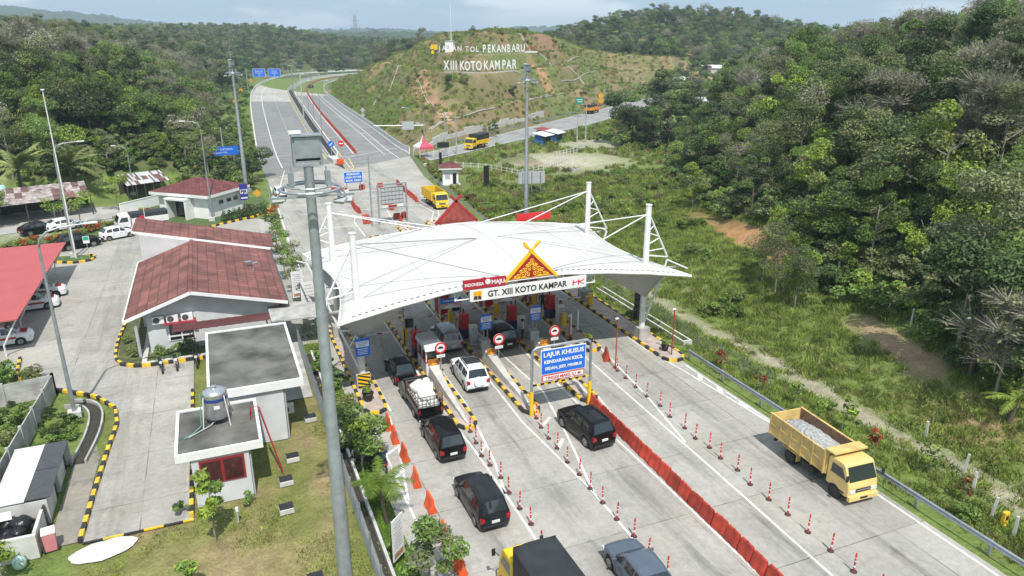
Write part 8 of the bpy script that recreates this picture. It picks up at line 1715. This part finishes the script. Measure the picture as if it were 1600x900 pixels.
# big dark trees beside the second road, lone trees, houses, pylon
for i, (x, y, s, k) in enumerate(((87, 146, 1.45, 'dark'), (92, 150, 1.8, 'dark'), (98, 147.5, 1.75, 'dark'), (103, 152, 1.75, 'dark'), (108, 149, 1.5, 'dark'), (96, 141, 1.25, 'dark'), (90, 140, 1.1, 'dark'), (112, 152, 1.2, 'bare'))): tree(k, i, (x, y, zt1(x, y)-.2), s, 'big dark tree in the dense clump in front of the second road' if k != 'bare' else 'grey leafless tree at the right end of the clump in front of the second road', 'big trees in front of the second road' if k != 'bare' else None, 'big_tree')
for i, (x, y, sz) in enumerate(((x0, y0, z0) for x0, y0, z0 in ((85, 143, 2.6), (88.5, 147, 2.9), (93, 145, 2.7), (96, 149.5, 3.0), (100, 146, 2.8), (104.5, 149, 3.0), (109, 147, 2.7), (112, 150, 2.4), (91, 137.5, 2.3), (97.5, 137.5, 2.4)))):
    t = thing('big_shrub', 'leafy shrub filling the foot of the dark tree clump before the second road', 'shrub', (x, y, zt1(x, y)-.2), rnd.uniform(0, 6), 'shrubs at the foot of the dark tree clump', sz); o = bpy.data.objects.new('foliage', BUSHB[3 if i % 3 else 0]); COL.objects.link(o); o.parent = t
for i, (x, y, s) in enumerate(((62, 196, .55), (66.5, 197, .42), (66, 172, .45), (86, 209, .45), (92, 262, .4), (62, 240, .4))): tree('dark', i, (x, y, zt1(x, y)-.1-s), s, 'dark shrubby tree standing alone on the terraces of the lettered hill', 'lone shrubby trees on the hill', 'shrubby_tree')
for x, y, w, lb in ((237, 315, 9, 'low white-roofed house in the valley at right'), (205, 296, 5, 'small pale house in the valley beyond the dark trees'), (126, 168, 7, 'small house with a white roof right of the clump of big trees')):
    t = thing('far_house', lb, 'house', (x, y, zt1(x, y)), R(-35)); mb = MB(); mb.box((0, 0, 1.4), (w, 5, 2.8), WALLW); mb.build('wall', t); mb = MB(); mb.prism([(-3, 2.7), (3, 2.7), (0, 4.2)], -w/2-.4, w/2+.4, ZINCW, 'x'); mb.build('roof', t)
t = thing('power_pylon', 'lattice power pylon on the skyline beyond the bend', 'pylon', (226, 1178, 0)); mb = MB(); H_ = 62
def lat(z): return 5*(1-z/H_)**1.3+.9
for sx in (-1, 1):
    for sy in (-1, 1): mb.tube([(sx*lat(z), sy*lat(z), z) for z in np.linspace(0, H_-6, 9)], .28, GALV, 4)
for z0, z1 in zip(np.linspace(0, H_-6, 12)[:-1], np.linspace(0, H_-6, 12)[1:]):
    for s in (-1, 1): mb.bar((-lat(z0), s*lat(z0), z0), (lat(z1), s*lat(z1), z1), .22, .22, GALV); mb.bar((lat(z0), s*lat(z0), z0), (-lat(z1), s*lat(z1), z1), .22, .22, GALV)
mb.build('tower', t); mb = MB()
for z, l in ((H_-20, 6.5), (H_-13, 6.5)): mb.bar((-l, 0, z), (l, 0, z), .4, .5, GALV)
for s in (-1, 1): mb.bar((s*.8, 0, H_-7), (s*5, 0, H_+1), .35, .35, GALV)
mb.build('crossarms', t)
# ---------------------------------------------------------------- camera, light, sky
cam = bpy.data.cameras.new('camera'); co = bpy.data.objects.new('camera', cam); COL.objects.link(co); SC.camera = co
cam.sensor_width = 36; cam.lens = 36*1140/1600; cam.clip_start = .5; cam.clip_end = 20000
co.location = (0, 0, 23.2); co.rotation_euler = (R(90-18.886), 0, R(-22.294))
EL = 57.5; AZ = (-.14, -.99)
d = Vector((AZ[0]*math.cos(R(EL)), AZ[1]*math.cos(R(EL)), math.sin(R(EL)))).normalized()
su = bpy.data.lights.new('sun', 'SUN'); su.energy = 4.3; su.angle = R(.6); su.color = (1, .955, .89)
so = bpy.data.objects.new('sun', su); COL.objects.link(so); so.rotation_euler = d.to_track_quat('Z', 'Y').to_euler(); so.location = (0, 0, 120)
w = bpy.data.worlds.new('World'); SC.world = w; w.use_nodes = True
nt = w.node_tree; N = nt.nodes; Lk = nt.links
bg = N['Background']; bg.inputs['Strength'].default_value = .10
sk = N.new('ShaderNodeTexSky'); sk.sky_type = 'NISHITA'; sk.sun_disc = False; sk.sun_elevation = R(EL); sk.sun_rotation = math.atan2(AZ[0], AZ[1])
sk.air_density = 1.; sk.dust_density = .5; sk.ozone_density = 1.5
tc = N.new('ShaderNodeTexCoord'); mp = N.new('ShaderNodeMapping'); mp.inputs['Scale'].default_value = (1, 1, 5.)
Lk.new(tc.outputs['Generated'], mp.inputs[0])
n = N.new('ShaderNodeTexNoise'); n.inputs['Scale'].default_value = 2.6; n.inputs['Detail'].default_value = 9; n.inputs['Roughness'].default_value = .58
Lk.new(mp.outputs[0], n.inputs['Vector'])
cr = N.new('ShaderNodeMapRange'); cr.inputs['From Min'].default_value = .46; cr.inputs['From Max'].default_value = .58; cr.interpolation_type = 'SMOOTHSTEP'
cr.inputs['To Max'].default_value = .95
Lk.new(n.outputs['Fac'], cr.inputs['Value'])
m0 = N.new('ShaderNodeMix'); m0.data_type = 'RGBA'; m0.inputs['Factor'].default_value = .85; Lk.new(sk.outputs[0], m0.inputs['A']); m0.inputs['B'].default_value = (3.3, 4.9, 6.5, 1)
mx = N.new('ShaderNodeMix'); mx.data_type = 'RGBA'; Lk.new(cr.outputs[0], mx.inputs['Factor']); Lk.new(m0.outputs['Result'], mx.inputs['A'])
mx.inputs['B'].default_value = (8.6, 9.0, 9.3, 1)
Lk.new(mx.outputs['Result'], bg.inputs['Color'])
vs = SC.view_settings; vs.view_transform = 'Standard'; vs.look = 'None'; vs.gamma = 1; vs.use_curve_mapping = False; vs.exposure = .33
SC.cycles.max_bounces = 6; SC.cycles.diffuse_bounces = 2; SC.cycles.glossy_bounces = 2; SC.cycles.transmission_bounces = 2; SC.cycles.transparent_max_bounces = 8; SC.cycles.volume_bounces = 0
SC.cycles.use_denoising = True; SC.cycles.caustics_reflective = False; SC.cycles.caustics_refractive = False

# ---------------------------------------------------------------- the humid air
hz = bpy.data.materials.new('humid_air'); hz.use_nodes = True; nt = hz.node_tree; N = nt.nodes; nt.links.clear()
pv = N.new('ShaderNodeVolumePrincipled'); pv.inputs['Color'].default_value = (.70, .86, 1, 1); pv.inputs['Density'].default_value = .00026; pv.inputs['Anisotropy'].default_value = .1
nt.links.new(pv.outputs[0], N['Material Output'].inputs['Volume'])
mb = MB(); mb.bx((-5200, -900, -6), (5200, 7200, 190), hz); o = mb.build('haze'); struct(o, 'stuff')
